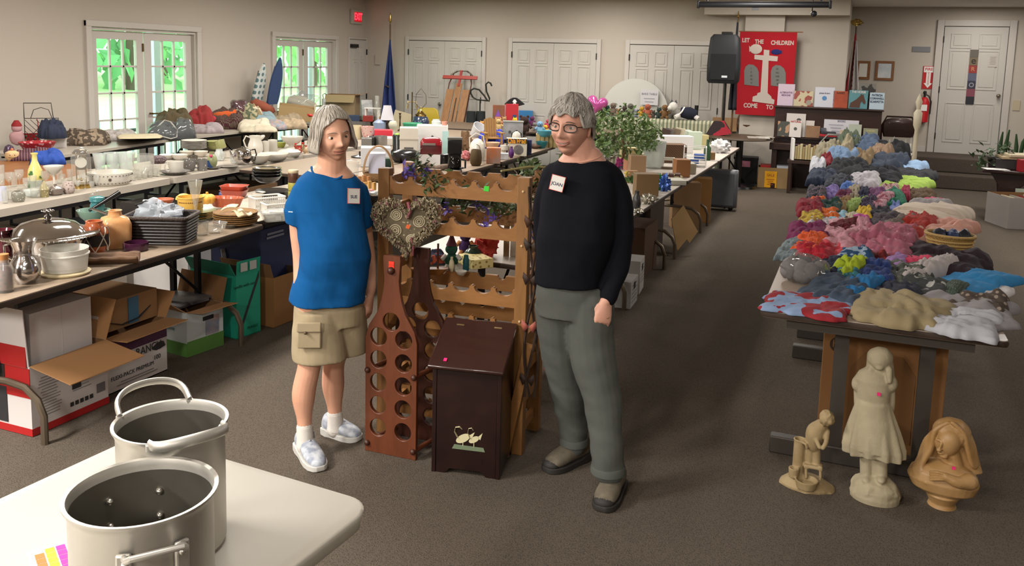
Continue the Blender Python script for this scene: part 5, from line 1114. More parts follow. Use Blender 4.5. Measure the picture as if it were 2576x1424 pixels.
for k in range(4):
    p,r,h=span(672,480,430,76,.74);S('black_bowl','black bowl in the stack with a zigzag bowl on top','bowl',B().lathe([(a*r,c*.05)for a,c in BOWL],28),bks if k<3 else mat('1d1b19',.3,pat='waves',c2='8a7f66',sc=16,coat=.3),(p.x,p.y,.79+k*.022),0,'stacked black bowls')
for k in range(5):
    p,r,h=span(690,508,470,92,.74);S('black_plate','black plate stacked under the black bowls','plate',B().lathe([(a*r,c*.018)for a,c in PLATE],28),bks,(p.x-.03,p.y+.03,.742+k*.009),0,'stacked black plates')
p,r,h=span(738,508,425,26,.74);o=T('canister_stack','tall brown and olive stacked canister beside the blue sleeve','canister',p)
for k,(z0,z1,c,nm)in enumerate(((0,.33,'8a8438','lower_can'),(.34,.6,'8f8a3c','middle_can'),(.61,.9,'4a2c1e','upper_can'),(.9,1,'b9aa8c','lid'))):ob(nm,B().lathe([(r*.92,h*z0),(r,h*(z0+.02)),(r,h*(z1-.02)),(r*.94,h*z1),(.001,h*z1)],22),mat(c,.4),o)
# ------------------------------------------------------------------ boxes under the tables
card=mat('a5794e',.85);cardd=mat('7d5a38',.9);cwhite=mat('c4bdba',.7);ink=mat('2b2a2c',.7);cred=mat('a31d1c',.6)
def carton(name,label,corner,rz,w,d,h,m,flaps=(),inner=cardd,cat='box',group=None):
    """open carton: corner = its lower near corner, w along its local x, d along local y"""
    o=T(name,label,cat,Vector((*corner,0))+Vector((math.cos(rz)*w/2-math.sin(rz)*d/2,math.sin(rz)*w/2+math.cos(rz)*d/2,.002)),rz,group)
    ob('body',openbox(B(),w,d,h,.005),m,o);ob('lining',openbox(B(),w-.011,d-.011,h-.003,.002),inner,o,(0,0,.004))
    for e,ln,an,mm in flaps:ob('flap',flap(B(),e,(w if e[0]=='y' else d)-.006,ln,h,(d if e[0]=='y' else w)/2,an),mm,o)
    return o
def lines(o,x,y,z,w,n,dz,m,side='x+',th=.006):
    b=B()
    for i in range(n):
        ww=w*R.uniform(.55,1);b.box((0,-.0015,-i*dz),(ww,.001,th))
    q=ob('print_lines',b,m,o,(x,y,z),(0,0,PI/2 if side=='x+' else 0));return q
# microwave carton: long side faces the aisle (local +x)
o=carton('appliance_carton','red and white appliance carton with open flap under the chafing dish table',(-3.86,2.66),0.0,.48,.43,.33,cwhite,(('x+',.25,-10,card),('y-',.27,86,cwhite),('y+',.2,70,card)))
ob('red_band',B().box((0,-.2165,.25),(.481,.003,.14)),cred,o);ob('red_base',B().box((0,0,.018),(.484,.434,.034)),cred,o)
ob('red_flap_panel',B().box((0,-.222,.40),(.46,.003,.15)),cred,o);ob('door_picture',B().box((-.06,-.2175,.13),(.3,.003,.17)),ink,o)
for z in(.56,.29):ob('logo_badge',B().box((.0,-.2265 if z>.5 else-.219,z),(.17,.003,.06)),mat('2a2424',.5),o);text('oof',.05,cwhite,o,(0,-.2285 if z>.5 else-.2215,z),bold=.001)
lines(o,.2405,-.12,.26,.13,14,.014,mat('8a8486',.7),th=.004);lines(o,.2405,.06,.25,.14,8,.016,mat('8a8486',.7),th=.004);ob('product_picture',B().box((.2412,.03,.2),(.003,.05,.11)),ink,o);b=B()
for k in range(5):b.box((.2412,.0+k*.028,.075),(.003,.018,.02))
ob('icon',b,ink,o);ob('barcode',B().box((.2412,.17,.1),(.003,.05,.045)),mat('6a6668',.7,pat='stripe',c2='b5b0b0',sc=120,vec=(0,1,0)),o)
S('white_carton','tall white inner carton standing in the red and white carton','box',B().box((0,0,.28),(.38,.34,.53)).box((.1905,.0,.28),(.002,.004,.53)),mat('c1bab7',.7),(-3.62,2.88,.012),0,bev=.002)
# apple carton
o=carton('fruit_carton','white and purple fruit carton printed with STARR RANCH',(-3.93,3.14),.0,.47,.43,.3,cwhite,(('x+',.16,4,card),('y+',.15,60,card),('y-',.13,80,cwhite)))
ob('purple_band',B().box((.2365,0,.245),(.003,.43,.1)),mat('4a2440',.7),o);text('STARR RANCH',.062,ink,o,(.239,0,.165),rot=(PI/2,0,PI/2),sx=.84);text('FLEXI-PACK PREMIUM',.03,ink,o,(.2385,-.03,.075),rot=(PI/2,0,PI/2));text('100',.035,ink,o,(.2385,.14,.1),rot=(PI/2,0,PI/2));lines(o,.238,0,.045,.3,2,.014,mat('7a7674',.7),th=.004);ob('silhouette',B().blob((.238,.15,.16),(.002,.045,.02),.5),ink,o)
o=boxi('parcel_box','brown parcel box with an arrow logo lying on the fruit carton','box',330,850,10,10,.2,card,parts=lambda o,w,d,h:None)if False else T('parcel_box','brown parcel box with curved arrow print lying on the fruit carton','box',(-3.69,3.37,.305),0)
ob('body',B().box((0,0,.08),(.34,.4,.16)),mat('8f6a44',.85),o,bev=.002);b=B().tube([(.172,-.13,.05),(.172,-.05,.02),(.172,.06,.03),(.172,.15,.075)],[.008,.013,.013,.004],8,flat=.2);ob('arrow_print',b,ink,o)
ob('label_paper',B().box((.171,-.15,.11),(.002,.06,.06)),mat('b3aca4',.7),o);ob('blue_tape',B().box((.172,.03,.08),(.003,.07,.14)),mat('3f6a86',.5),o)
# nappy carton
gr=mat('4f7a35',.7)
o=carton('wipes_carton','white carton with green grass print and a red round badge',(-3.9,3.82),-.12,.4,.27,.265,mat('b9c0bf',.7),(('x+',.13,8,card),('y-',.12,35,card),('y+',.15,75,cardd)))
ob('grass_print',B().box((.0,-.1365,.04),(.4,.003,.08)).box((.2015,0,.045),(.003,.27,.09)),gr,o);ob('round_badge',B().lathe([(.042,0),(.042,.003),(.001,.003)],24),mat('a82840',.6),o,(-.02,-.136,.09),(PI/2,0,0));text('baby wipes',.05,mat('5f7f8a',.7),o,(.02,-.138,.2));text('sensitive',.035,mat('5f7f8a',.7),o,(.04,-.138,.155))
ob('photo_print',B().box((.2018,.05,.15),(.002,.1,.11)),mat('4a7a9c',.7,pat='noise',c2='c49a80',sc=12),o);ob('handle_hole',B().box((.203,.02,.2),(.002,.08,.025)),mat('1b1918',.9),o,bev=.008)
S('magazine','glossy magazines lying on the grass print carton','magazine',B().box((0,0,.006),(.3,.22,.012)).box((.02,.03,.018),(.28,.2,.01),rz=.2),mat('7f7a78',.4,pat='noise',c2='2b2a2c',sc=9),(-3.72,3.93,.272),-.1)
teal=mat('157a63',.6);tl2=mat('1b8f74',.6)
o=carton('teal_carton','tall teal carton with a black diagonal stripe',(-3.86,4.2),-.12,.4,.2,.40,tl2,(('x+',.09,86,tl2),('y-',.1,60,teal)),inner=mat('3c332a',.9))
ob('stripe',B().plate([(-.09,.03),(-.075,.02),(.09,.36),(.09,.4)],[],.002,M=Matrix.Translation((.2012,0,0))@Matrix.Rotation(PI/2,4,'Z')),ink,o)
for y in(-.045,.03):ob('label_paper',B().box((.213,y,.45),(.002,.055,.055)),mat('b0b0aa',.7),o)
text('handle with care',.028,mat('0d4a3c',.7),o,(.2025,-.03,.33),rot=(PI/2,0,PI/2));text('FRAGILE',.024,mat('0d4a3c',.7),o,(.2025,.03,.05),rot=(PI/2,0,PI/2))
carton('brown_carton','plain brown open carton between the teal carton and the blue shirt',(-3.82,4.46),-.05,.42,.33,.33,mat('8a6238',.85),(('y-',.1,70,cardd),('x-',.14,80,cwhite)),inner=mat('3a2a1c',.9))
for(x,y,w,d,h,c,lb,rz)in((-4.5,4.9,.5,.6,.42,'b3aeaa','large white storage carton behind the brown carton',0),(-4.45,5.65,.45,.5,.5,'a7a3a0','tall white storage carton under the white basket table',.1),(-4.9,3.95,.5,.4,.32,'6d645a','grey carton deep under the chafing dish table',0),(-4.95,4.35,.42,.36,.3,'8f867c','pale carton in shadow behind the grass print carton',.1)):
    S('storage_carton',lb,'box',B().box((0,0,h/2),(w,d,h)),mat(c,.8),(x,y,0),rz,bev=.003)
for(x,y,w,d,h,c,lb)in((-5.5,5.0,.5,.5,.42,'8c94a8','blue-grey plastic tote under the glassware table'),(-5.5,5.75,.5,.6,.48,'b8b4b2','white carton below the teapot table'),(-5.52,6.6,.5,.7,.5,'6f5236','brown carton below the white pitchers'),(-5.6,4.2,.5,.6,.4,'5a4a3a','dark carton under the clear glasses'),(-5.55,7.9,.5,.8,.45,'6b6660','grey carton under the table behind the grey hair')):
    S('storage_carton',lb,'box',B().box((0,0,h/2),(w,d,h)),mat(c,.8),(x,y,0),0,bev=.003)
p=at(672,590,.6);o=T('blue_carton','dark blue printed carton hung low behind the tan table corner','box',(-3.75,4.75,.0),0);ob('body',B().box((0,0,.31),(.4,.5,.62)),mat('262f56',.6),o,bev=.003);lines(o,.203,-.1,.58,.22,2,.025,mat('8f94a8',.7),th=.014)
# ================================================================== BACK LEFT: bedding along the window wall, christmas table, far corner
def CL(label,cat,px,py,w,d,h,c,z=.742,rz=0.,cr=.7,pat=None,c2=None,sc=20,name=None,**k):
    return cloth(label,cat,px,py,w,d,h,mat(c,.9,pat=pat,c2=c2,sc=sc,bump=.12,bsc=160,amt=k.pop('amt',.5)),z,rz,cr,name=name,**k)
CL('brown and black patterned blanket heaped at the table end','blanket',200,362,140,26,.15,'4a3f34',pat='camo',c2='8a7a66',sc=22,cr=.8)
CL('white and grey knitted blanket folded beside the brown patterned one','blanket',292,350,100,22,.1,'b9b3ae',pat='noise',c2='8f8884',sc=30,amt=.5)
for k in range(4):CL('beige folded sheet in the stack before the clear bag','sheet',352,345,105,20,.028,('a99c80','b5a88c','9f9276','bfb394')[k],.742+k*.025,cr=.25,group='stacked beige sheets')
CL('dark brown slumped cloth bag before the glass doors','bag',300,322,44,14,.24,'3f3a2c',cr=.5)
CL('large olive brown travel bag leaning at the glass doors','bag',360,328,92,16,.30,'5c4f36',pat='noise',c2='4a3f2c',sc=6,cr=.35)
CL('red cloth bag behind the olive travel bag','bag',398,320,66,10,.30,'8c2a2a',cr=.3)
p=at(430,348);o=T('blanket_bag','grey blanket in a clear zip bag with white piping','blanket bag',p,facing(p));s_=mpp(p)
ob('blanket',cloth_mesh(112*s_,.34,.21,77,.5),mat('55585a',.9,bump=.15,bsc=120),o,ang=180);ob('clear_cover',cloth_mesh(118*s_,.37,.23,77,.45),glass('b9bdbd',.14,.08),o,ang=180)
ob('piping',B().tube([(-.5*112*s_,-.16,.02),(-.3*112*s_,-.1,.13),(-.12*112*s_,-.02,.215),(.0,-.08,.2),(.14*112*s_,-.15,.11),(.12*112*s_,-.185,.03),(0,-.19,.012),(-.25*112*s_,-.185,.05)],.008,6),mat('b5b2a8',.7),o)
CL('dark red and green plaid blanket on the pile behind the zip bag','blanket',497,318,110,18,.24,'3f1d20',pat='check',c2='66604c',sc=16,cr=.8)
CL('lavender bagged lace curtains in front of the plaid blanket','curtain bag',520,332,85,14,.11,'8f8288',pat='noise',c2='a99c9c',sc=20)
CL('green floral folded tablecloth under the cream quilt','tablecloth',553,314,90,12,.25,'59604a',pat='camo',c2='a09878',sc=20)
CL('pale cream floral quilt bundle standing up against the wall','quilt',532,310,68,10,.42,'c9bda4',pat='camo',c2='8f7c5c',sc=11,cr=.35,layers=1)
p=at(566,322);S('crochet_roll','orange and cream crochet blanket rolled on the pile','blanket',B().tube([(-.14,0,0),(-.05,-.01,.005),(.05,0,.015),(.15,.02,.04)],[.055,.06,.06,.055],16),mat('c85a28',.9,pat='stripe',c2='c9b896',sc=3.2,bump=.8,bsc=90,vec=(0,0,2.4)),p+Vector((0,0,.16)),facing(p),ang=180)
S('yarn_ball','small red and pink yarn ball beside the crochet roll','yarn',B().blob((0,0,.04),(.05,.04,.045),.2),mat('b03a44',.9),at(535,326)+Vector((0,0,.1)))
p=at(604,318);o=T('bedding_bag','maroon comforter stuffed in a clear plastic bag','bedding bag',p,facing(p));ob('comforter',B().blob((0,0,.17),(.16,.13,.2),.4,2.2,26,18,seed=3),mat('5a2630',.85,bump=.2,bsc=40),o);ob('plastic_cover',B().blob((0,0,.18),(.165,.135,.205),.45,2.2,26,18,seed=3),glass('cfc9c9',.06,.06),o)
for(x,y,dz,lb)in((637,315,.2,'rust coloured rolled pillow slanting down towards the cream blankets'),(662,310,.24,'rust coloured rolled pillow leaning on the dotted ironing board')):
    p=at(x,y);S('rolled_pillow',lb,'pillow',B().tube([(-.17,0,.07),(-.13,0,.06),(0,0,0),(.13,0,-.07),(.17,0,-.09)],[.03,.07,.078,.065,.02],18),mat('93513c',.9,bump=.2,bsc=90),p+Vector((0,0,dz)),facing(p),ang=180)
CL('thick cream blanket folded over the table edge','blanket',640,326,80,14,.15,'c5bba6',cr=.5)
CL('cream fringed throw under the thick cream blanket','throw',650,330,90,10,.07,'b9ae98',cr=.5)
CL('pale blue folded cloth beside the rust pillows','cloth',655,318,84,10,.2,'7f949a',cr=.4)
CL('beige crinkled fabric folded on the pile','fabric',720,312,76,12,.19,'a3947a',pat='noise',c2='8f7f66',sc=26)
CL('tan floral fabric pile hanging by the grey hair','fabric',722,322,100,12,.13,'b5a286',pat='noise',c2='8f7c64',sc=24)
CL('pink and grey fabric scraps under the beige fabric','fabric',690,324,60,10,.1,'9c8a8a',pat='camo',c2='7f8c94',sc=30)
p=at(733,313);S('long_carton','long tan cardboard box full of rolled cloth behind the beige fabric','box',openbox(B(),.5,.24,.2,.006),mat('a38a60',.85),p+Vector((0,.1,.07)),facing(p)-.1,rot=(.12,.12,facing(p)))
p=at(757,306);o=T('fabric_bag','rolled white fabric in a shiny clear plastic bag','fabric bag',p+Vector((0,0,.2)),facing(p));ob('fabric_roll',B().tube([(-.2,0,.12),(0,0,.06),(.2,-.02,-.04)],[.06,.07,.06],14).tube([(-.16,.08,.16),(.05,.06,.12),(.22,.04,.02)],[.05,.06,.05],14),mat('b9b09c',.9),o);ob('plastic_cover',B().blob((0,.02,.1),(.24,.14,.15),.4,2.4,26,16,seed=6),glass('e2e6e6',.1,.05),o)
S('red_bag','bright red plastic bag showing below the wrapped fabric','bag',B().blob((0,0,.04),(.12,.07,.035),.5,3,seed=2),mat('c9302a',.3),at(775,313)+Vector((0,0,.11)))
# ironing boards leaning on the wall
def board(label,x0,x1,yt,yb,m,dx,legs=True):
    a_,c_=atx((x0+x1)/2,yb,XL+.22+dx),atx((x0+x1)/2,yt,XL+.06+dx);w=(x1-x0)*mpp(a_);Hh=(c_-a_).length
    o=T('ironing_board',label,'ironing board',a_,PI/2);n=14;out=[(-w*.42,0),(w*.42,0)]+[(w*(.5-.5*(max(0,t-.35)/.65)**2.2)*(.9+.1*min(1,t*6)),Hh*t)for t in[.05+.95*i/n for i in range(n+1)]]+[(-w*(.5-.5*(max(0,t-.35)/.65)**2.2)*(.9+.1*min(1,t*6)),Hh*t)for t in[.05+.95*i/n for i in range(n,-1,-1)]]
    b_=ob('padded_top',B().plate(out,[],.03),m,o,(0,0,0),(math.atan2(.16,Hh),0,0),bev=.006)
    ob('leg',B().tube([(-.05,.06,0),(-.04,.04,Hh*.8)],.009).tube([(.05,.06,0),(.04,.04,Hh*.8)],.009),mat('8c8c8c',.4,.8),b_)
board('teal ironing board with white polka dots leaning on the wall',626,662,165,262,mat('5f7a7c',.85,pat='dots',c2='c9cfcb',sc=11,amt=.32),.0)
board('plain blue ironing board leaning beside the second glass doors',663,706,150,262,mat('33466c',.85),.12)
o=T('gift_wrap_roll','pale floral wrapping roll with a cane hook by the second glass doors','wrapping roll',(-7.72,11.35,.645),0);p=at(830,308);ob('roll',B().cyl((0,0,.1),(0,0,.44),.03,.03,14),mat('aeb0ac',.6,pat='camo',c2='7d827c',sc=24),o);ob('hook',B().tube([(0,0,.42),(-.02,0,.5),(.02,0,.52),(.05,0,.5)],.006),darkm,o)
# wire wall rack, white shelf, red basket, christmas things
p=Vector((-8.05,6.62,.742));wm_=mat('3a352f',.5,.6);o=T('wire_rack','black wire rack of diamond lattice with an arched top','wire rack',p,facing(p));b=B();w_,h_=.32,.38
for i in range(7):
    for sg in(-1,1):
        x0=-w_/2+i*w_/6;x1=x0+sg*h_*.55;z1=h_*.62
        if abs(x1)>w_/2:t=(w_/2*(1 if x1>0 else-1)-x0)/(x1-x0);x1=x0+(x1-x0)*t;z1*=t
        b.tube([(x0,0,.02),(x1,0,.02+z1)],.003,5)
ob('lattice',b,wm_,o);ob('frame',B().tube([(-w_/2,0,0),(-w_/2,0,.27),(w_/2,0,.27),(w_/2,0,0)],.005,6).tube([(-w_/2,.02,.27),(-w_/2,.02,.43),(w_*.3,.02,.43),(w_*.35,.02,.27)],.005,6).tube([(-.1,0,.27),(-.07,0,.36),(0,0,.385),(.07,0,.36),(.1,0,.27)],.004,6),wm_,o);b=B()
for i in range(10):b.ball((R.uniform(-.15,.15),-.01,R.uniform(.04,.25)),.012,8,6)
ob('bead',b,mat('4a443c',.4),o,kind='stuff')
o=T('wire_basket','small wire basket with arched handle beside the lattice rack','basket',at(214,318)+Vector((-.35,.15,0)),0);ob('bowl',B().lathe([(.03,0),(.06,.05),(.065,.06),(.058,.06),(.01,.01)],16),wm_,o);ob('handle',B().tube([(-.06,0,.06),(-.05,0,.14),(0,0,.17),(.05,0,.14),(.06,0,.06)],.004),wm_,o)
p=Vector((-8.1,5.6,.742));o=T('wall_shelf','white wooden shelf unit behind the red basket','shelf',p,facing(p));ob('panel',B().box((0,.05,.2),(.36,.012,.4)).box((-.17,0,.17),(.014,.1,.3)).box((.17,0,.17),(.014,.1,.3)),mat('c9c0b4',.6),o);ob('ledge',B().box((0,0,.12),(.34,.1,.014)).box((0,0,.3),(.34,.1,.014)),mat('c9c0b4',.6),o)
rm=mat('a81f24',.6);p=at(74,352);o=T('red_basket','red basket with tall hoop handle before the white shelf','basket',p,facing(p));ob('bowl',B().lathe([(.10,0),(.13,.08),(.135,.085),(.12,.08),(.01,.01)],24),mat('a81f24',.6,bump=.6,bsc=60),o);ob('handle',B().tube([(-.085,0,.06),(-.09,0,.2),(-.06,0,.285),(0,0,.31),(.06,0,.285),(.09,0,.2),(.085,0,.06)],.012,8,flat=.4),rm,o)
CL('dark navy folded jeans heaped over the white tub','jeans',132,345,62,16,.17,'232a3c',.85)
boxi('plastic_tub','white plastic tub below the navy cloth heap','tub',148,372,36,36,.2,mat('c3bdb8',.4))
lat('lace_dish','red and white lace trimmed dish on the christmas table','dish',95,392,352,84,[(.6,0),(.7,.3),(1,.9),(1.02,1),(.9,.95),(.5,.4),(.01,.3)],mat('b9858a',.5,pat='flecks',c2='8c1f26',sc=24,amt=.5))
p=at(12,372,.75);o=T('santa_doll','pink-faced santa doll in a red cap at the frame edge','doll',p+Vector((-.2,.3,0)),facing(p));ob('body',B().blob((0,0,.07),(.07,.05,.08),.15).ball((0,0,.17),.05),mat('b98f90',.8),o);ob('cap',B().lathe([(.05,.19),(.045,.21),(.02,.25),(.005,.25)],14),mat('8c1f22',.8),o)
lat('ornament_ball','shiny purple-grey christmas ball','ornament',24,400,362,26,[(.2,0),(.7,.12),(1,.5),(.7,.88),(.2,1),(.01,1)],mat('5a4a5c',.15,.5))
p=at(16,408);o=T('cookie_jar','small cream ceramic face jar with rosy knob','jar',p+Vector((-.05,.1,0)),facing(p));ob('jar',B().lathe([(.04,0),(.055,.02),(.062,.05),(.055,.075),(.03,.09),(.001,.095)],20),mat('c9a97c',.3),o);ob('knob',B().ball((0,0,.1),.014),mat('b5684a',.4),o);ob('face',B().ball((-.018,-.056,.055),.005,6,5).ball((.018,-.056,.055),.005,6,5).tube([(-.03,-.052,.035),(0,-.062,.03),(.03,-.052,.035)],.002,5),mat('3a2418',.5),o)
CL('dark red plaid cloth folded on the christmas table','cloth',80,398,96,16,.08,'3c1c26',pat='stripe',c2='6a4a50',sc=14)
CL('bright blue cloth draped over the orange table edge','cloth',120,408,76,20,.1,'1d3f8a',cr=.9)
S('red_ribbon','long red ribbon hanging down from the christmas table','ribbon',B().tube([(0,0,.02),(.05,-.01,.05),(.08,-.05,-.02),(.09,-.06,-.12),(.1,-.06,-.22)],[.012,.014,.013,.012,.01],8,flat=.3),mat('9c1f2c',.5),at(148,402))
# dark desk in the far corner with carton, printer tray, books
dkd=mat('33221a',.4)
o=T('writing_desk','dark wooden desk in the far corner carrying books and an open carton','desk',(-7.75,12.3,0),.15);ob('desktop',B().box((0,0,.725),(1.0,.8,.03)),dkd,o,bev=.004)
for sx in(-1,1):
    for sy in(-1,1):ob('leg',B().cyl((sx*.44,sy*.34,0),(sx*.44,sy*.34,.71),.02,.03),dkd,o)
o=carton('open_carton','brown open carton on the far corner desk',(-8.3,12.25),.35,.5,.4,.36,mat('8f7a5c',.85),(('y-',.16,-50,mat('97825f',.85)),('x+',.14,10,card)));o.location.z=.742
boxi('printer_tray','white printed tin leaning on the open carton','tin',926,303,28,52,.03,mat('b5b5b2',.4,pat='noise',c2='6a6c6c',sc=9),z=.742,turn=.3).rotation_euler[0]=-.25
boxi('navy_game','navy blue game box on the dark desk','game box',885,305,38,14,.2,mat('2a3a54',.5),z=.742)
boxi('red_book','dark red toy tractor box on the desk edge','box',925,306,26,14,.18,mat('8c2a22',.5),z=.742)
o=T('white_frame_stand','white wooden stand on the dark desk','stand',at(937,305),.3);ob('leg',B().box((-.1,0,.1),(.02,.1,.2)).box((.1,0,.1),(.02,.1,.2)),white,o);ob('shelf_top',B().box((0,0,.205),(.24,.12,.015)),white,o)
# blue flag on its pole
def flagpole(label,x,y,yb,zt,m,cloth_fn,finial,cat='flag',tilt=0.):
    q=aty(x,60,y);o=T('flag',label,cat,(q.x,y,0),0);ob('pole',B().cyl((0,0,.03),(tilt,0,zt),.013),mat('5a4228',.4),o);ob('base',B().lathe([(.15,0),(.14,.03),(.03,.06),(.02,.12)],20),brassm,o)
    ob('finial',finial,brassm,o,(tilt,0,zt));ob('cloth',B().grid(cloth_fn,20,24),m,o,ang=180).modifiers.new('t','SOLIDIFY').thickness=.006;return o
flagpole('dark blue flag furled on a pole in the far corner',983,13.25,0,2.32,mat('22305f',.8,pat='noise',c2='2c3c74',sc=4),lambda u,v:(.01+(u-.5)*.34*min(1,.06+v*1.0)*(1-.25*max(0,v-.8)),-.03-.05*math.sin(u*14)*min(1,v*2),2.05-1.45*v),B().lathe([(.0,0),(.02,.03),(.03,.06),(.004,.2)],10),tilt=-.01)
S('blue_patch','brown leather strap around the blue flag','strap',B().tube([(-.09,0,0),(-.06,-.06,.01),(.02,-.08,-.02)],.02,8,flat=.3),mat('4a3a2a',.7),(aty(983,180,13.2).x,13.2,1.25))
# ================================================================== MIDDLE BACK: appliances, lamps, toys; right-hand long table
def plush(label,px,yb,hpx,c,z=.742,ears='round',c2=None,group=None,yaw=0.,name='plush_toy',cat='soft toy',hat=None):
    p=at(px,yb,z);h=hpx*mpp(p);c2=c2 or c;o=T(name,label,cat,p,facing(p)+yaw,group);m=mat(c,.95,bump=.3,bsc=80);m2=mat(c2,.95)
    ob('body',B().blob((0,0,h*.3),(h*.24,h*.2,h*.3),.12,seed=px),m,o);hd=ob('head',B().blob((0,-h*.03,h*.72),(h*.22,h*.2,h*.2),.08,seed=px+1),m,o)
    b=B()
    for sx in(-1,1):
        if ears=='round':b.ball((sx*h*.17,0,h*.9),(h*.07,h*.04,h*.07),8,6)
        elif ears=='long':b.tube([(sx*h*.1,0,h*.86),(sx*h*.2,0,h*1.05),(sx*h*.24,0,h*.85)],[h*.05,h*.06,h*.04],6)
        elif ears=='point':b.lathe([(h*.06,0),(.001,h*.14)],8,(sx*h*.13,0,h*.86))
    if ears:ob('ear',b,m2,o)
    b=B()
    for sx in(-1,1):b.tube([(sx*h*.2,0,h*.48),(sx*h*.34,-h*.1,h*.36)],[h*.09,h*.07],8);b.tube([(sx*h*.12,-h*.08,h*.12),(sx*h*.2,-h*.3,h*.06)],[h*.1,h*.08],8)
    ob('limb',b,m2,o);ob('face',B().ball((-h*.08,-h*.21,h*.76),h*.025,6,5).ball((h*.08,-h*.21,h*.76),h*.025,6,5).ball((0,-h*.23,h*.68),h*.035,6,5),darkm,o)
    if hat:ob('hat',B().lathe([(h*.2,h*.86),(h*.12,h*1.05),(.002,h*1.35)],14),mat(hat,.8),o)
    return o
def bx(name,label,cat,px,yb,w,h,d,c,z=.742,turn=0.,pat=None,c2=None,sc=20,rough=.6,parts=None,group=None,**k):return boxi(name,label,cat,px,yb,w,h,d,mat(c,rough,pat=pat,c2=c2,sc=sc,**k),z,None,group,.003,parts,turn)
# lamps and glass behind the women's heads
def lamp(label,x,yb,yt,w,body,c,shade=None,zb=.742):
    p,r,h=span(x,yb,yt,w,zb,1.3);o=T('table_lamp',label,'lamp',p,facing(p));m=mat(c,.3,coat=.2);k=.55 if shade else.8
    ob('base',B().lathe([(r*a_,h*k*c_)for a_,c_ in body],22),m,o)
    if shade:ob('shade',B().lathe([(r,h*.5),(r*.55,h),(r*.53,h),(r*.97,h*.5)],24,cap=False),mat(shade,.8),o)
    ob('stem',B().cyl((0,0,h*k*.9),(0,0,h*.97),.006),brassm,o);return o
lamp('small lamp with a tilted white fabric shade',974,338,264,34,[(.5,0),(.5,.05),(.15,.1),(.12,.5),(.2,.8),(.05,1)],'4a3a30','c9c6cc')
lamp('pale blue lantern lamp beside the white shade',955,338,290,34,[(.8,0),(1,.04),(.95,.3),(.95,.8),(.5,.95),(.3,1)],'8b97b0')
lat('figurine_vase','white bulb-shaped ceramic vase before the dark candlestick','vase',988,340,302,23,[(.5,0),(.45,.25),(.5,.35),(.9,.55),(1,.75),(.7,.95),(.01,1)],mat('c9c8b4',.4))
lat('candlestick','tall dark turned candlestick','candlestick',1006,330,284,12,[(1,0),(.9,.06),(.3,.12),(.35,.4),(.25,.6),(.5,.85),(.3,.9),(.6,1),(.01,1)],mat('4a3c2c',.3,.6))
p=at(1036,322);o=T('brass_lamp','brass lamp with two bare bulb sockets and no shade','lamp',p,facing(p));ob('stem',B().cyl((0,0,0),(0,0,.52),.009).lathe([(.06,0),(.06,.01),(.02,.03)],16),mat('5c4a2c',.3,.8),o)
for sx in(-1,1):ob('socket',B().tube([(0,0,.38),(sx*.06,0,.38),(sx*.065,0,.34)],.008).cyl((sx*.065,0,.34),(sx*.07,0,.28),.016),mat('c9b48a',.2,.9),o)
p,r,h=span(1058,325,285,44,.742,1.4);o=T('blue_jar_lamp','round dark blue jar lamp with brass collar and wire harp','lamp',p,facing(p));ob('jar',B().lathe([(r*.6,0),(r*.95,h*.25),(r,h*.5),(r*.8,h*.8),(r*.5,h*.9)],26),mat('28374e',.2,coat=.5),o);ob('collar',B().lathe([(r*.62,h*.85),(r*.66,h*.95),(r*.4,h*1.05),(r*.1,h*1.3),(.004,h*1.5)],20),brassm,o);ob('harp',B().tube([(0,0,h*1.3),(-r*.6,0,h*1.7),(-r*.55,0,h*2.3),(0,0,h*2.7),(r*.55,0,h*2.3),(r*.6,0,h*1.7),(0,0,h*1.3)],.004,5),mat('5a5040',.4,.8),o)
q=aty(1076,300,12.2);o=T('yellow_chair','yellow moulded chair back standing behind the brass lamp','chair',(q.x,12.2,0),.4);ob('shell',B().loft([[(x,y0_,z)for x,y0_ in rrect(-w_,w_,-.02,.02,.018,4)]for z,w_ in((.45,.17),(.6,.19),(.8,.19),(.93,.16),(.97,.1))]).box((0,-.2,.44),(.38,.4,.03)),mat('a8921c',.4),o)
for sx in(-1,1):ob('leg',B().cyl((sx*.16,0,0),(sx*.15,0,.45),.012).cyl((sx*.16,-.36,0),(sx*.15,-.34,.45),.012),darkm,o)
S('cream_board','cream wooden board leaning behind the brass lamp','board',B().box((0,0,.3),(.3,.02,.6)),mat('b5aa8c',.7),(q.x-.55,12.1,.3),.3,rot=(-.1,.25,.3))
lat('glass_lamp','clear glass oil lamp chimney in front of the blue flag','lamp',948,318,240,24,[(.7,0),(.9,.1),(.3,.2),(.3,.35),(.8,.5),(.5,.75),(.45,1),(.4,1),(.01,.3)],clear)
# appliances on the tan tables
lat('green_bowl','mint green mixing bowl beside the blue jar lamp','bowl',1037,345,307,50,BOWL,mat('4aa47c',.35))
lat('cream_dish','cream square vase behind the floral bowl','vase',897,350,314,26,MUG,cream)
lat('floral_bowl','pink floral glass bowl beside the grey hair','bowl',924,352,316,34,BOWL,mat('b5605c',.3,pat='flecks',c2='d0b0a8',sc=40,amt=.5))
bx('food_box','red wrapped cake box on white cartons','box',964,346,46,18,.2,'c02838',.80)
bx('white_tray','flat white appliance carton under the red cake box','carton',956,366,62,18,.3,'c6c1b8')
bx('metal_rack','silver toaster rack standing on the appliance table','toaster',922,388,26,40,.14,'8a8884',rough=.3,metal=.8)
bx('black_toaster','slim black toaster beside the silver rack','toaster',935,376,14,30,.2,'1e1d1d',rough=.3)
lat('cake_stand','grey metal cake tin behind the black blender','cake tin',958,375,340,32,MUG,mat('9a9690',.35,.7))
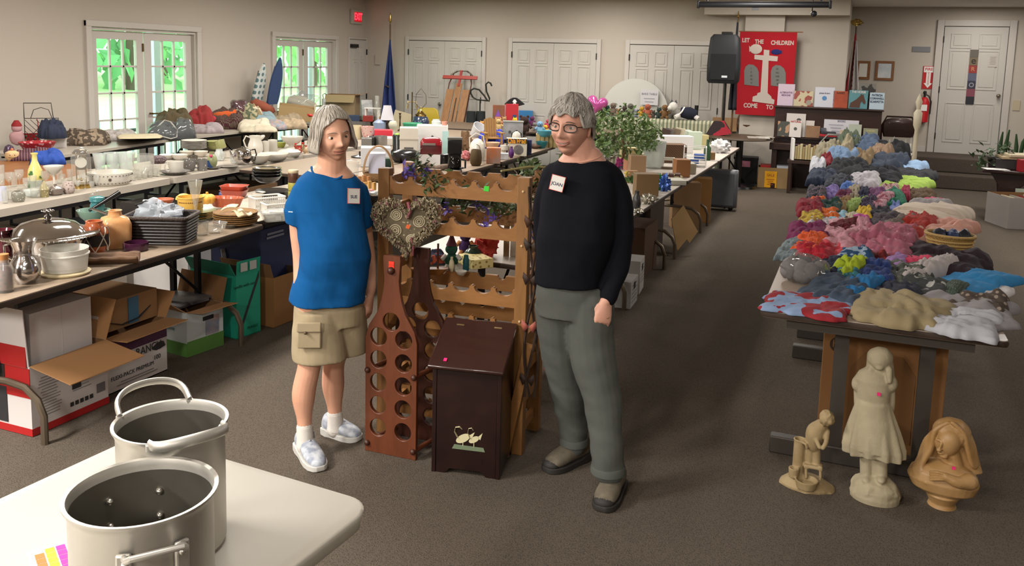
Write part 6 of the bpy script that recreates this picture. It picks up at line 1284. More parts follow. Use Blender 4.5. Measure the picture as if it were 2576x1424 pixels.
b_=bx('bread_maker','cream upright bread maker behind the black juicer','bread maker',1028,398,46,76,.2,'bdb6a8',rough=.4,parts=lambda o,w,d,h:(ob('lid',B().box((0,0,h*.63),(w*1.04,d*1.04,.012)),mat('a9a294',.4),o),ob('control_panel',B().box((0,-d/2-.003,h*.3),(w*.5,.006,h*.12)),mat('4a4a48',.4),o)))
bx('storage_case','large white plastic storage case with dark latches','case',1087,388,78,72,.22,'c9c9c6',rough=.35,parts=lambda o,w,d,h:(ob('latch',B().ball((0,-d/2,h*.62),(.012,.006,.012),10,6).ball((.02,-d/2,h*.45),(.012,.006,.012),10,6),darkm,o),ob('aqua_sheet',B().box((w*.42,-d/2-.006,h*.42),(w*.2,.006,h*.8)),mat('9fc0bc',.5),o)))
bx('cooker','crimson red enamel cooker with shiny lid','cooker',1084,400,54,34,.2,'4f1218',rough=.2,coat=.5,parts=lambda o,w,d,h:(ob('lid',B().loft([[(x,y,z)for x,y in rrect(-w/2*k,w/2*k,-d/2*k,d/2*k,.03,4)]for z,k in((h,1.02),(h*1.25,1.0),(h*1.5,.8),(h*1.55,.5))]),mat('7a1720',.15,coat=.6),o),ob('handle',B().box((-w*.1,-d/2-.01,h*1.1),(w*.6,.03,.02)),mat('8f8882',.3,.8),o)))
lat('clear_canister','clear plastic jar on the white storage case','jar',1097,320,299,24,JAR,frost,z=1.02)
p,r,h=span(1143,432,343,36,.742,1.6);blkp=mat('161617',.25,coat=.3);o=T('coffee_maker','tall black coffee maker with glass carafe','coffee maker',p,facing(p));ob('tower',B().box((0,.03,h*.72),(r*2,r*1.6,h*.42)).box((0,r*.9,h*.4),(r*1.8,r*.6,h*.8)).box((0,0,.012),(r*2.1,r*2.4,.024)),blkp,o,bev=.006);ob('top_cap',B().box((0,.03,h*.96),(r*2.05,r*1.65,h*.06)),mat('6a6862',.4,.5),o);ob('carafe',B().lathe([(r*.7,.025),(r*.95,h*.12),(r*.95,h*.3),(r*.6,h*.44)],22),glass('15120f',.75),o);ob('handle',B().tube([(r*.9,-.02,h*.36),(r*1.5,-.03,h*.34),(r*1.5,-.03,h*.12),(r*.9,-.02,h*.1)],.01),blkp,o)
lat('black_pot','round black carafe between the white paper and the coffee maker','carafe',1118,424,386,34,[(.6,0),(.95,.2),(1,.5),(.7,.8),(.75,1),(.01,.95)],glass('101010',.8))
p,r,h=span(1000,392,334,26,.742,1.5);o=T('juicer','black juicer with a lime green top','juicer',p,facing(p));ob('tower',B().lathe([(r*1.3,0),(r*1.3,h*.2),(r*.95,h*.3),(r,h*.9),(r*.9,h*.94)],22),blkp,o);ob('lime_top',B().ball((0,0,h*.94),(r*.6,r*.6,h*.08),12,8),mat('8fae4a',.5),o)
p=at(1022,408);S('roaster','low black oval slow cooker in front of the juicer','slow cooker',B().lathe([(.75,0),(.95,.03),(1,.07),(.9,.1),(.5,.125),(.01,.13)],30,sx=.15,sy=.1),blkp,p,facing(p))
S('camera_bag','shiny black round appliance lid behind the juicer','lid',B().lathe([(1,0),(1,.02),(.6,.06),(.01,.07)],24,sx=.11,sy=.1),blkp,at(1027,385),0)
lat('kettle','white round kettle with painted line drawing and loop handle','kettle',1200,405,345,42,[(.7,0),(.95,.15),(1,.45),(.8,.8),(.4,.95),(.01,1)],china,extra=[('handle',lambda b,r,h:b.tube([(-r*.9,0,h*.6),(-r*.95,0,h*1.0),(-r*.2,0,h*1.22),(r*.7,0,h*1.1),(r*.95,0,h*.6)],r*.08,8),china),('drawing',lambda b,r,h:b.tube([(-r*.1,-r*.95,h*.75),(r*.2,-r*.98,h*.7),(r*.35,-r*.95,h*.55),(r*.15,-r*1.0,h*.45)],.004,5),mat('6a6258',.6))])
lat('brown_crock','brown ribbed stoneware crock in front of white kettle','crock',1197,418,374,30,[(.7,0),(.95,.15),(1,.5),(.9,.85),(.8,1),(.7,1),(.7,.5),(.01,.1)],mat('5c4a2c',.6,pat='waves',c2='4a3a22',sc=30))
S('dried_bouquet','brown dried flower bunch above the crock','dried flowers',B().blob((0,0,.08),(.07,.05,.1),.7,4,24,16,seed=9),mat('6a5138',.9,bump=.6,bsc=60),at(1172,388)+Vector((0,0,.05)))
S('rose_bunch','dark pink silk roses beside the brown crock','flowers',B().blob((0,0,.05),(.045,.04,.05),.5,4,seed=3),mat('8f3a44',.8,pat='noise',c2='c08080',sc=30),at(1172,404))
lat('sea_shell','pale pink shell on top of the white case','shell',1118,322,305,16,BOWL,mat('c98f7c',.5),z=1.02)
bx('orange_carton','orange printed carton holding a clear cup','carton',1241,412,36,40,.1,'b5622c',pat='noise',c2='8a8078',sc=9)
lat('paper_cup','frilled orange and white paper bowl above the orange carton','bowl',1240,374,356,36,BOWL,mat('c98a5a',.6,pat='stripe',c2='cfc4b0',sc=30),z=.82)
lat('perfume_vase','clear crystal vase between crock and orange carton','vase',1217,414,376,12,GLASS,clear)
lat('white_trophy','white ceramic pedestal cup behind the purple bottle','cup',1268,394,364,22,[(.6,0),(.5,.1),(.3,.25),(.4,.45),(.9,.6),(1,1),(.01,.95)],china)
lat('purple_bottle','small dark purple figurine bottle before the head box','bottle',1286,398,368,14,VASE,mat('4f2260',.4))
bx('print_bag','small grey and white printed gift box','gift box',1268,402,22,16,.08,'8f8f96',pat='noise',c2='c9c9cc',sc=16)
o=bx('head_kit_box','cardboard kit box printed with orange words and a grey head','box',1299,393,52,44,.14,'bcb4a2',parts=lambda o,w,d,h:(ob('dark_banner',B().box((0,-d/2-.002,h*.86),(w,.003,h*.26)),mat('3a3030',.6),o),text('Chia Head',.072,mat('d8922c',.6),o,(0,-d/2-.005,h*.86),sx=.62,bold=.002),ob('head_print',B().plate(circ(.02,h*.38,.052,20),[],.003,M=Matrix.Translation((0,-d/2-.002,0))),mat('6f6a68',.7,pat='noise',c2='55504e',sc=30),o),ob('side_stripe',B().box((-w/2+.006,-d/2-.003,h*.5),(.012,.003,h)),mat('20202c',.6),o)))
bx('blue_tin','dark blue box beside the head kit box','box',1331,390,12,38,.1,'1e2450')
lat('teal_bowl','teal ceramic bowl near the table edge','bowl',1362,374,354,32,BOWL,mat('1f6a70',.3,coat=.3))
S('brown_shoe','small brown leather purse beside the teal bowl','purse',B().blob((0,0,.03),(.07,.04,.03),.4),mat('4a3222',.7),at(1345,374))
o=T('fruit_crate','pale wooden slatted crate holding a blue dish','crate',at(1375,369),facing(at(1375,369)));ob('crate_body',openbox(B(),.26,.2,.15,.01),mat('a38f5e',.8),o);b=B()
for k in range(5):b.box((-.1+k*.05,-.105,.075),(.035,.008,.15))
ob('slat',b,mat('b09c6a',.8),o)
lat('blue_dish','light blue enamel dish sitting in the wooden crate','dish',1370,345,326,42,BOWL,mat('4a94a4',.4),z=.88)
lat('penguin_kettle','white domed radio with a black loop above the head box','radio',1299,350,329,24,[(.9,0),(1,.3),(.8,.75),(.3,1),(.01,1)],china,z=.9,extra=[('loop',lambda b,r,h:b.tube([(-r,0,0),(-r,0,h*.7),(0,0,h*1.1),(r,0,h*.7),(r,0,0)],r*.14,8),darkm)])
o=T('toy_chair','small wooden garden chair for dolls','doll chair',at(1236,372)+Vector((0,0,.02)),facing(at(1236,372))+.3);cw_=mat('96703f',.7);b=B()
for k in range(5):b.box((-.06+k*.03,.06,.2),(.026,.012,.26-.02*abs(k-2)),tilt=(-.2,0,0))
ob('backrest',b,cw_,o);ob('seat',B().box((0,-.02,.1),(.16,.16,.015)),cw_,o);ob('armrest',B().box((-.1,-.03,.16),(.04,.2,.012)).box((.1,-.03,.16),(.04,.2,.012)),cw_,o)
for sx in(-1,1):ob('leg',B().box((sx*.09,-.1,.08),(.02,.03,.16)).box((sx*.09,.06,.06),(.02,.03,.12)),cw_,o)
lat('white_bucket','white plastic bucket toy tilted beside the doll chair','bucket',1192,345,308,40,[(.6,0),(1,.95),(1,1),(.94,1),(.55,.05)],mat('c9c9cc',.4),rz=0).rotation_euler=(.2,.7,0)
CL('bright blue plastic cloth heaped behind the doll chair','cloth',1235,362,62,22,.16,'1d2f9a',cr=.9)
bx('toy_castle','white and grey cardboard castle with arched windows','toy castle',1290,352,50,44,.2,'a9a8a4',pat='noise',c2='6f7072',sc=7,parts=lambda o,w,d,h:(ob('roof_panel',B().box((0,0,h+.005),(w*1.05,d*1.05,.012)),mat('77776f',.7),o),ob('arch_window',B().plate(circ(.05,h*.4,.025,14),[],.003,M=Matrix.Translation((0,-d/2-.002,0))).plate(circ(-.04,h*.45,.02,14),[],.003,M=Matrix.Translation((0,-d/2-.002,0))),mat('4f5052',.7),o)))
lat('glass_canister','glass canister with clear lid beside the chin of the woman in blue','canister',883,452,398,40,[(.92,0),(.95,.03),(.95,.82),(1.05,.84),(1.05,.92),(.9,.95),(.01,1)],clear)
p,r,h=span(952,455,362,78,.742,1.2);o=T('handled_basket','wooden hoop-handled basket holding white and blue boxes','basket',p,facing(p));hp=mat('8a6a48',.6);ob('hoop_handle',B().tube([(r*.95*math.cos(t),0,h*.2+h*.8*math.sin(t))for t in[PI*i/20 for i in range(21)]],.012,8,flat=.5),hp,o);ob('tray',B().lathe([(r*.8,0),(r,h*.22),(r*1.02,h*.24),(r*.95,h*.22),(r*.7,.01),(.001,.01)],28,sy=.7),mat('7a5c3c',.7,bump=.5,bsc=80),o)
bx('white_carton','white and pale blue box inside the hoop-handled basket','box',948,440,42,54,.14,'b9bccc',z=.78);bx('dark_carton','dark green box corner inside the hoop-handled basket','box',975,425,18,26,.1,'2c4436',z=.8)
bx('white_sheet_box','pale plastic bin behind the hoop-handled basket','bin',945,420,74,48,.2,'c2c4c8',z=.742)
S('paper_sheet','white sheet of paper propped on the appliance table','paper',B().grid(lambda u,v:((u-.5)*.2,.02*math.sin(u*3),v*.11),6,4),mat('cfcdca',.7),at(1080,424)+Vector((0,0,.02)),facing(at(1080,424)),ang=180)
S('driftwood','gnarled grey-brown driftwood piece in front of the paper','driftwood',B().tube([(-.14,0,.03),(-.07,.01,.045),(0,-.01,.02),(.07,0,.03),(.15,.01,.045)],[.02,.03,.022,.03,.015],10),mat('6a5a4e',.9,bump=.8,bsc=40),at(1095,428),facing(at(1095,428)))
for(x,y,c,lb,w)in((905,462,'9a6a3c','carved brown wooden letters beside the blue shoulder',36),(918,478,'b58a4a','tan wooden letters lower beside the rack post',30)):
    p=at(x,y);b=B()
    for k in range(5):b.box((-.07+k*.035,0,.03+.01*(k%2)),(.026,.02,.06),rz=.2*k)
    S('wooden_letters',lb,'wooden letters',b,mat(c,.7),p,facing(p),kind='stuff')
lat('white_plate_pile','shallow glass plate at the white table end behind the rack post','plate',945,494,478,50,PLATE,clear);bx('red_tin','small red tin beside the glass plate','tin',934,487,12,8,.05,'8c2420')
lat('lamp_iron','black desk lamp base beside the grey-haired head','lamp',905,398,378,44,[(1,0),(1,.2),(.4,.4),(.1,.5),(.1,1),(.01,1)],blkp)
# toys on the far table
o=ftable('long brown table of toys in front of the double doors',(-6.0,11.3),(-3.15,11.75),1.3,mat('6a5a4a',.5),lame)
toys=[('purple doll with orange hair and yellow cap',1252,322,34,'b5785a',None,'6a3a8a'),('tan teddy bear sitting on the toy table edge',1253,330,34,'b59a6a','round',None),('yellow star-shaped soft toy',1295,324,30,'c9a92c','point',None),('dark brown bear beside the black doll',1318,340,52,'2e1c16','round',None),('small pink soft toy near the red box',1275,325,18,'c06a70','round',None),('turquoise soft ball creature',1222,325,16,'5fa89c',None,None),('orange fuzzy soft toy beside the dark bags',1212,325,22,'c98a4a','round',None),('monkey face puppet with pink mouth at the table corner',1206,333,22,'2c1c18','round',None),('grey striped soft cat behind the red tower',1345,330,24,'6f6c68','point',None),('purple and maroon doll beside brown bear',1338,318,28,'5c2a50',None,None),('blue and white soft penguin above the blue dish',1357,338,36,'6f93b0',None,None),('yellow duck toy beside the blue penguin',1372,338,26,'cf9a2c',None,None),('pink and red doll dress by the green bucket',1378,322,24,'b03a50',None,None),('light brown bear behind the tan teddy',1268,318,26,'a9855c','round',None),('cream lamb next to the light brown bear',1238,322,20,'c2b08a','round',None)]
for i,(lb,x,yb,h,c,e,ht)in enumerate(toys):plush(lb,x,yb,h,c,ears=e,hat=ht,yaw=.3*math.sin(i*2.1))
bx('red_toy_tower','tall red toy box under a pirate hat','toy box',1287,318,32,56,.2,'b0222c',rough=.5,parts=lambda o,w,d,h:ob('toy_label',B().box((w*.2,-d/2-.003,h*.4),(w*.3,.004,h*.25)),mat('30406a',.5),o))
p=at(1287,318);p=p+Vector((0,.1,.0));z_=57*mpp(p);hb_=B();sl=mpp(p)
o=T('pirate_hat','black pirate hat with a white skull and crossbones','hat',(p.x,p.y,.742+z_-.02),facing(p));out=[(-26*sl,0),(-14*sl,12*sl),(-5*sl,17*sl),(5*sl,17*sl),(14*sl,11*sl),(26*sl,1*sl),(12*sl,-3*sl),(-12*sl,-3*sl)]
ob('brim',B().plate(out,[],.08),mat('121314',.8),o,bev=.01);ob('skull',B().plate(circ(0,9*sl,4*sl,14),[],.004,M=Matrix.Translation((0,-.043,0))).box((0,-.044,5.5*sl),(4*sl,.004,3*sl)).box((0,-.045,4*sl),(13*sl,.004,1.8*sl),tilt=(0,.6,0)).box((0,-.045,4*sl),(13*sl,.004,1.8*sl),tilt=(0,-.6,0)),white,o)
bx('toy_carrier','green and red toy carry box behind the purple doll','toy box',1254,305,30,40,.1,'4a5a3a',pat='noise',c2='b5483a',sc=4);bx('toy_shelf','blue and yellow plastic toy bin beside the red tower','toy bin',1322,305,36,26,.16,'2f74a8',pat='stripe',c2='c99a3a',sc=3,vec=(0,0,1))
lat('flower_basket','basket of dried pink flowers standing among the toys','basket',1336,290,258,28,[(.7,0),(.9,.4),(1,.6),(.8,.9),(.3,1),(.01,1)],mat('9a7a5c',.9,pat='flecks',c2='b56a64',sc=40,amt=.5),z=.82)
lat('green_bucket','bright green toy bucket','bucket',1373,302,269,26,[(.7,0),(1,.95),(1.04,1),(.9,1),(.6,.1),(.01,.1)],mat('2c9a34',.4))
for(x,w,lb)in((1184,26,'black padded snow boot standing at the toy table'),(1208,24,'black snow boot beside the other boot')):S('snow_boot',lb,'boot',B().tube([(0,.02,.42),(0,.02,.2),(0,.0,.08),(0,-.1,.05)],[.075,.08,.085,.06],14),mat('1c2224',.8),at(x,345,.5),facing(at(x,345,.5)))
# swan hanger, sled
q=aty(1210,235,13.2);o=T('swan_hanger','black metal swan shaped plant stand before the double doors','plant stand',q,facing(q)*.6);sw=lambda x,y:((x-1210)*mpp(q),0,-(y-235)*mpp(q))
ob('swan_wire',B().tube([sw(*t)for t in((1190,246),(1184,236),(1184,228),(1192,223),(1205,226),(1218,240),(1226,251),(1231,254),(1232,247),(1224,230),(1222,212),(1228,206),(1234,209),(1237,216))],.014,8),mat('26271f',.5,.5),o);ob('base_wire',B().tube([sw(1190,246),sw(1200,251),sw(1228,253)],.012,8).tube([sw(1208,252),sw(1208,262),(sw(1208,262)[0],0,-q.z+.742+.01)],.01,8),mat('26271f',.5,.5),o)
q0,q1=aty(1132,332,12.95),aty(1134,180,13.5);o=T('sled','old wooden sled with red steering bar leaning on the double doors','sled',q0,.12);d_=q1-q0;tl_=math.atan2(q1.y-q0.y,q1.z-q0.z);Ls=d_.length;M_=Matrix.Rotation(-tl_,4,'X');sw_=mat('9a6f45',.6,pat='wood',c2='7d5633',sc=8,vec=(8,8,1))
def sl_(nm,b,m):return ob(nm,b,m,o,(0,0,0),(-tl_,0,0))
b=B()
for k,(x,z1)in enumerate(((-.14,.68),(-.0,.78),(.14,.68))):b.box((x,0,Ls*z1/2),(.125 if k!=1 else.11,.016,Ls*z1))
sl_('slat',b,sw_);sl_('stencil',B().box((.0,-.011,Ls*.35),(.02,.003,Ls*.38)),mat('3a2a1c',.7),);sl_('runner',B().tube([(-.2,.05,0),(-.2,.05,Ls*.8),(-.15,.05,Ls*.97),(-.08,.04,Ls)],.01).tube([(.2,.05,0),(.2,.05,Ls*.8),(.15,.05,Ls*.97),(.08,.04,Ls)],.01),mat('5c3228',.6,.4));sl_('steering_bar',B().box((0,-.02,Ls*.87),(.62,.025,.06)),mat('9a3a30',.5));sl_('centre_bar',B().box((0,-.01,Ls*.86),(.04,.02,Ls*.26)),mat('8f2a24',.5));sl_('bumper',B().tube([(-.2,.03,Ls*.93),(-.1,.03,Ls*1.0),(.1,.03,Ls*1.0),(.2,.03,Ls*.93)],.012),mat('7a7468',.4,.6))
# ================================================================== RIGHT-HAND LONG TABLE, sofa, piano corner
for k,(y0,y1,lb)in enumerate(((3.95,5.75,'pale folding table right behind the wine rack holding figurines'),(5.79,7.55,'pale folding table beside the black top holding foil, books and paper bag'),(7.59,9.35,'pale folding table carrying the wicker box and white wire rack'),(9.39,11.1,'pale folding table end with the white plastic bag'))):
    ftable(lb,(-1.36,y1),(-1.36,y0),.8,mat('b9b0a6',.4),lame,arch=1).scale=(1,-1,1)
plate_=PLATE
# seen through the rack
p=at(1270,708);p=Vector((-1.55,4.15,.742));o=T('canvas','blank white stretched canvas with wooden edge seen through the wine rack','canvas',p,facing(p));ob('sheet',B().box((.02,0,.16),(.24,.015,.32)),mat('b5aa98',.8),o);ob('frame_edge',B().box((-.12,0,.16),(.03,.02,.33)),mat('8a6f4c',.7),o)
plush('soft gnome with white beard in green suit seen through the wine rack',1135,676,70,'1d4a38',ears=None,c2='c2beb4',hat='5a2a30');plush('purple soft toy lying behind the green gnome',1170,640,66,'3a2450',ears='long',c2='b07a4a')
S('rose_bouquet','bright red silk roses against the blank canvas','flowers',B().blob((0,0,.06),(.06,.05,.07),.6,5,24,16,seed=5),mat('b0241f',.7,pat='noise',c2='c94a3a',sc=20),at(1213,650)+Vector((0,.05,.0)))
lat('green_pot','dark green glossy pot beside the red silk roses','pot',1190,662,612,50,VASE,mat('1c2e22',.2,coat=.4));lat('teal_bottle','small teal bottle with a paper label through the rack','bottle',1172,682,640,16,JAR,glass('2f6f74',.6));lat('cream_vase','small cream vase next to the teal bottle','vase',1136,684,645,14,VASE,cream)
o=T('toy_boat','brown wooden toy boat with masts seen through the rack','toy boat',at(1080,690),facing(at(1080,690)));ob('hull',B().loft([[(x*k,y*k,z)for x,y in rrect(-.09,.09,-.025,.025,.024,4)]for z,k in((0,.7),(.03,1))]),mat('8a5a2c',.5),o);ob('mast',B().cyl((-.05,0,.03),(-.05,0,.17),.005).cyl((.04,0,.03),(.04,0,.15),.005),mat('6a3a24',.5),o)
for(x,y,w,lb)in((1160,694,30,'small white dish through the rack beside the teal bottle'),(1110,686,22,'white cup on its side near the toy boat')):lat('white_cup',lb,'cup',x,y,y-16,w,BOWL,china)
bx('gold_tray','gold filigree jewellery tray under the canvas','tray',1215,676,60,24,.16,'8f7a3c',pat='flecks',c2='d8c88a',sc=50,turn=.5);CL('colourful scarf heap behind the toy boat','scarf',1085,660,70,14,.06,'2a3048',pat='camo',c2='a0482c',sc=30)
# plant and things beside the black sleeve
p=at(1565,424);o=T('artificial_tree','leafy green artificial tree standing on the long table','plant',p,0);rr=random.Random(21);s_=mpp(p);hb=40*s_;b=B()
for i in range(70):
    a_=rr.uniform(0,2*PI);e_=rr.uniform(-1,1);q=Vector((math.cos(a_)*80*s_*math.sqrt(1-e_*e_),math.sin(a_)*60*s_*math.sqrt(1-e_*e_),hb+50*s_+52*s_*e_));leafy(b,q,16,11*s_,9*s_,rr)
ob('leaves',b,mat('55703f',.6,pat='noise',c2='71884f',sc=8),o,flat=True,kind='stuff');ob('trunk',B().tube([(0,0,0),(.01,0,hb),(-.02,0,hb+60*s_)],.012).tube([(0,0,hb*.6),(.06,0,hb+40*s_)],.008),mat('6b5138',.9),o);ob('pot',B().lathe([(.05,0),(.06,.06),(.055,.06),(.001,.05)],16),mat('39424a',.5),o)
P_=[('cream_house','cream ceramic house with arched window under the artificial tree','house',1582,412,40,40,.1,'b9a878'),('candle_box','brown cardboard flap box beside the peach candle','box',1605,436,40,44,.12,'94775a'),('chocolate_tray','cream tray of brown bars on small white boxes','tray',1672,457,92,14,.16,'c2b68e'),('white_box','flat white gift box under the cream tray','box',1690,466,74,12,.2,'b5b2a4'),('brown_carton','open brown carton beside the sewing machine','carton',1718,446,36,44,.14,'8a5c34'),('small_carton','pale small carton behind the open brown carton','carton',1740,438,22,26,.12,'b0ab98'),('craft_pouch','folded brown paper pouch by the yellow daffodils','pouch',1590,460,30,30,.06,'9c7450'),('frame_carton','white carton full of picture frames','carton',1702,385,84,42,.2,'c6c4c2'),('tall_carton','tall white carton with lime green stripe behind the frames','carton',1722,372,34,44,.12,'b9c0b4'),('striped_carton','second lime striped carton beside the first','carton',1748,376,34,44,.12,'b0bca8'),('paper_bag','brown paper bag with folded sides at the table edge','bag',1628,494,58,56,.12,'6f5636'),('gift_bag','green gift bag behind the brown paper bag','gift bag',1652,478,22,40,.05,'2c7a34'),('wicker_hamper','brown wicker hamper with sloping lid','hamper',1698,410,58,46,.2,'6a4c30'),('cream_card','cream card tin behind the green bottle','tin',1772,372,20,32,.1,'b5a878'),('brown_pot','small tan clay pot by the green bottle','pot',1792,402,14,18,.08,'8a6a44')]
for nm,lb,ct,x,yb,w,h,d,c in P_:bx(nm,lb,ct,x,yb,w,h,d,c,pat='weave' if 'hamper' in nm else None,c2='3a281a',sc=30,turn=.25)
for k in range(5):bx('brown_bar','brown wrapped bar lying in the cream tray','bar',1640+k*16,448,14,10,.1,'4a2c24',z=.775,group='brown bars in the cream tray')
lat('peach_candle','peach pillar candle with hollow top','candle',1579,428,398,24,MUG,mat('c98f70',.5));lat('black_vase','black and white vase against the black sleeve','vase',1600,535,478,24,VASE,mat('3a3836',.3,pat='camo',c2='b5b0a8',sc=12));lat('clear_bin','clear plastic bin stacked beside the wicker hamper','bin',1645,425,352,58,GLASS,frost);lat('green_bottle','tall green glass bottle by the white wire rack','bottle',1778,404,350,18,[(1,0),(1,.6),(.4,.75),(.35,1),(.01,1)],mat('2a4a2c',.3,coat=.3))
o=T('sewing_machine','small white sewing machine model on the long table','sewing machine',at(1680,425),facing(at(1680,425)));ob('arm',B().box((0,0,.1),(.13,.04,.03)).box((.055,0,.05),(.03,.04,.08)).box((-.05,0,.07),(.025,.03,.04)),china,o,bev=.006);ob('base',B().box((0,0,.01),(.15,.06,.02)),mat('6f5c4c',.5),o)
for k,(x,c,t)in enumerate(((1663,'3c2c24',.3),(1690,'6a5c4a',.25),(1705,'b0a890',.15),(1675,'5c5650',.2))):bx('picture_frame',('dark brown picture frame leaning in the white carton','gold-brown picture frame leaning in the white carton','cream picture frame leaning in the white carton','grey picture frame leaning in the white carton')[k],'picture frame',x,366,22,44,.02,c,z=.78).rotation_euler[1]=t
b=B()
for i in range(7):b.cyl((-.2+i*.066,0,0),(-.2+i*.066,0,.2),.004,seg=5)
b.tube([(-.2,0,.2),(.2,0,.2)],.005).tube([(-.2,.14,.2),(.2,.14,.2)],.005).tube([(-.2,0,.02),(.2,0,.02)],.005);S('wire_dish_rack','black wire dish rack behind the clear bins','dish rack',b,wm_,at(1640,372),facing(at(1640,372)),kind='stuff')
o=T('wire_crate','white wire crate with blue packets beside the hamper','crate',at(1747,418),facing(at(1747,418)));b=B()
for z in(.02,.05,.08,.11,.2):b.tube([(x,y,z)for x,y in rrect(-.11,.11,-.08,.08,.01,3)],.004,5,True)
for x,y in((-.11,-.08),(.11,-.08),(.11,.08),(-.11,.08)):b.cyl((x,y,0),(x,y,.2),.005,seg=5)
ob('wire_frame',b,white,o);ob('blue_packet',B().box((.04,0,.1),(.1,.1,.05)).box((-.02,0,.05),(.12,.1,.04)),mat('3f5fa0',.5),o)
def crump(name,label,cat,px,pb,w,h,m,amp=.8,z=.742,fr=4.):p=at(px,pb,z);s_=mpp(p);return S(name,label,cat,B().blob((0,0,h*s_*.45),(w*s_/2,w*s_/2.6,h*s_/2),amp,fr,28,18,seed=px),m,p,facing(p))
crump('plastic_bag','white plastic shopping bag slumped at the table end','bag',1812,384,46,34,mat('c9c8c8',.4),.6);crump('foil','crumpled silver foil piece beside the black vase','foil',1630,512,36,24,mat('cfccc0',.15,.9));crump('foil','smaller crumpled silver foil nearest the black sleeve','foil',1606,536,22,12,mat('cfccc0',.15,.9));crump('blue_bow','shiny blue gift bow with star edges','gift bow',1673,480,26,38,mat('3f62b0',.3,.3),.9);crump('foil_parcel','silver wrapped parcel with red bow behind the shoulder','parcel',1522,405,46,36,mat('c9c6c0',.2,.7));crump('magenta_bow','magenta foil flower by the black shoulder','gift bow',1560,424,22,26,mat('9a2a6a',.4),.9)
o=T('daffodils','yellow daffodils and tulips with green leaves beside the black sleeve','flowers',at(1590,470),facing(at(1590,470)));b=B();rr=random.Random(4);leafy(b,(0,0,.06),26,.035,.04,rr);ob('leaves',b,mat('4a6a34',.6),o,flat=True,kind='stuff')
for x,z,c in((-.05,.11,'c9b04a'),(.06,.08,'d8be4c'),(.03,.1,'4a2030')):ob('bloom',B().lathe([(.004,-.02),(.012,0),(.028,.01),(.012,.012),(.011,.022),(.001,.012)],12,(x,-.04,z)),mat(c,.6),o)
# sofa, balloon, dog, row of toys
so=T('loveseat','striped green and cream loveseat with toys along its back','sofa',(-2.95,12.5,0),.04);st=mat('a9a48c',.9,pat='stripe',c2='6a705a',sc=5.5)
ob('backrest',B().box((0,.42,.52),(2.2,.2,.84)),st,so,bev=.05);ob('seat',B().box((0,0,.3),(1.9,.75,.3)),st,so,bev=.05)
for sx in(-1,1):ob('armrest',B().box((sx*1.02,.02,.34),(.2,.85,.6)),st,so,bev=.05)
q=aty(1502,262,12.8);o=S('heart_balloon','shiny pink heart shaped foil balloon above the sofa','balloon',B().loft([[(x*k*s_h,-y,z*k*s_h)for x,z in[(.205/17*16*math.sin(t)**3,.205/17*(13*math.cos(t)-5*math.cos(2*t)-2*math.cos(3*t)-math.cos(4*t)))for t in[2*PI*i/40 for i in range(40)]]]for k,y in((.02,.10),(.4,.095),(.75,.07),(.93,.035),(1,0),(.93,-.035),(.75,-.07),(.4,-.095),(.02,-.1))for s_h in(.85,)]),mat('c2589c',.15,.35,coat=.5),q,facing(q),rot=(0,.2,facing(q)))
q=at(1720,300,.95);q=aty(1722,296,12.9);o=T('plush_dog','white plush dog in a navy sweater lying on the sofa back','soft toy',(q.x,12.92,.945),facing(q));wp=mat('c9c5be',.95,bump=.3,bsc=80);s_=mpp(q)
ob('body',B().tube([(-12*s_,0,18*s_),(10*s_,0,16*s_),(28*s_,0,12*s_)],[12*s_,16*s_,12*s_],16),mat('171a2a',.9),o);ob('head',B().blob((-30*s_,-.02,32*s_),(11*s_,10*s_,11*s_),.08).ball((-38*s_,-.05,28*s_),6*s_),wp,o);ob('ear',B().lathe([(4*s_,0),(.001,9*s_)],8,(-24*s_,0,40*s_)).lathe([(4*s_,0),(.001,9*s_)],8,(-34*s_,0,41*s_)),darkm,o);ob('paw',B().tube([(-14*s_,-.04,10*s_),(-24*s_,-.08,5*s_)],6*s_).tube([(26*s_,-.04,8*s_),(34*s_,-.07,3*s_)],6*s_),wp,o);ob('stripe',B().tube([(-16*s_,-13*s_,10*s_),(-8*s_,-15*s_,20*s_),(-2*s_,-6*s_,31*s_)],2*s_,6),white,o)
cols=['4a3a2c','2f5a4c','6a5c50','8a6a44','3a3028','5c5850','7a7a8c','a9842c','96503a','4c4438','2c3a34','6f5030']
pos=['at the end by the pink balloon','second from the pink balloon','third from the pink balloon','fourth from the pink balloon','fifth from the pink balloon','below the paper sign, nearer the balloon','below the paper sign, nearer the dog','fourth from the white plush dog','third from the white plush dog','second from the white plush dog','next to the white plush dog','tucked before the white plush dog']
for i in range(12):
    q=aty(1512+i*14.5,288,12.9);o=plush('small soft toy on the sofa back, '+pos[i],1512+i*14.5,292,20+8*(i%3),cols[i],z=.95,ears=('round','point',None)[i%3],group='small toys along the sofa back');o.location=(q.x,12.92,.945)
S('rolled_umbrella','black rolled umbrella standing upright behind the sofa end','umbrella',B().tube([(0,0,0),(0,0,.5),(.02,0,1.15)],[.02,.035,.03],10),blkp,(aty(1748,290,13.2).x,13.2,0))
q=aty(1595,260,13.35);rT=(aty(1680,290,13.35)-aty(1512,290,13.35)).length/2;zt=aty(1595,198,13.35).z
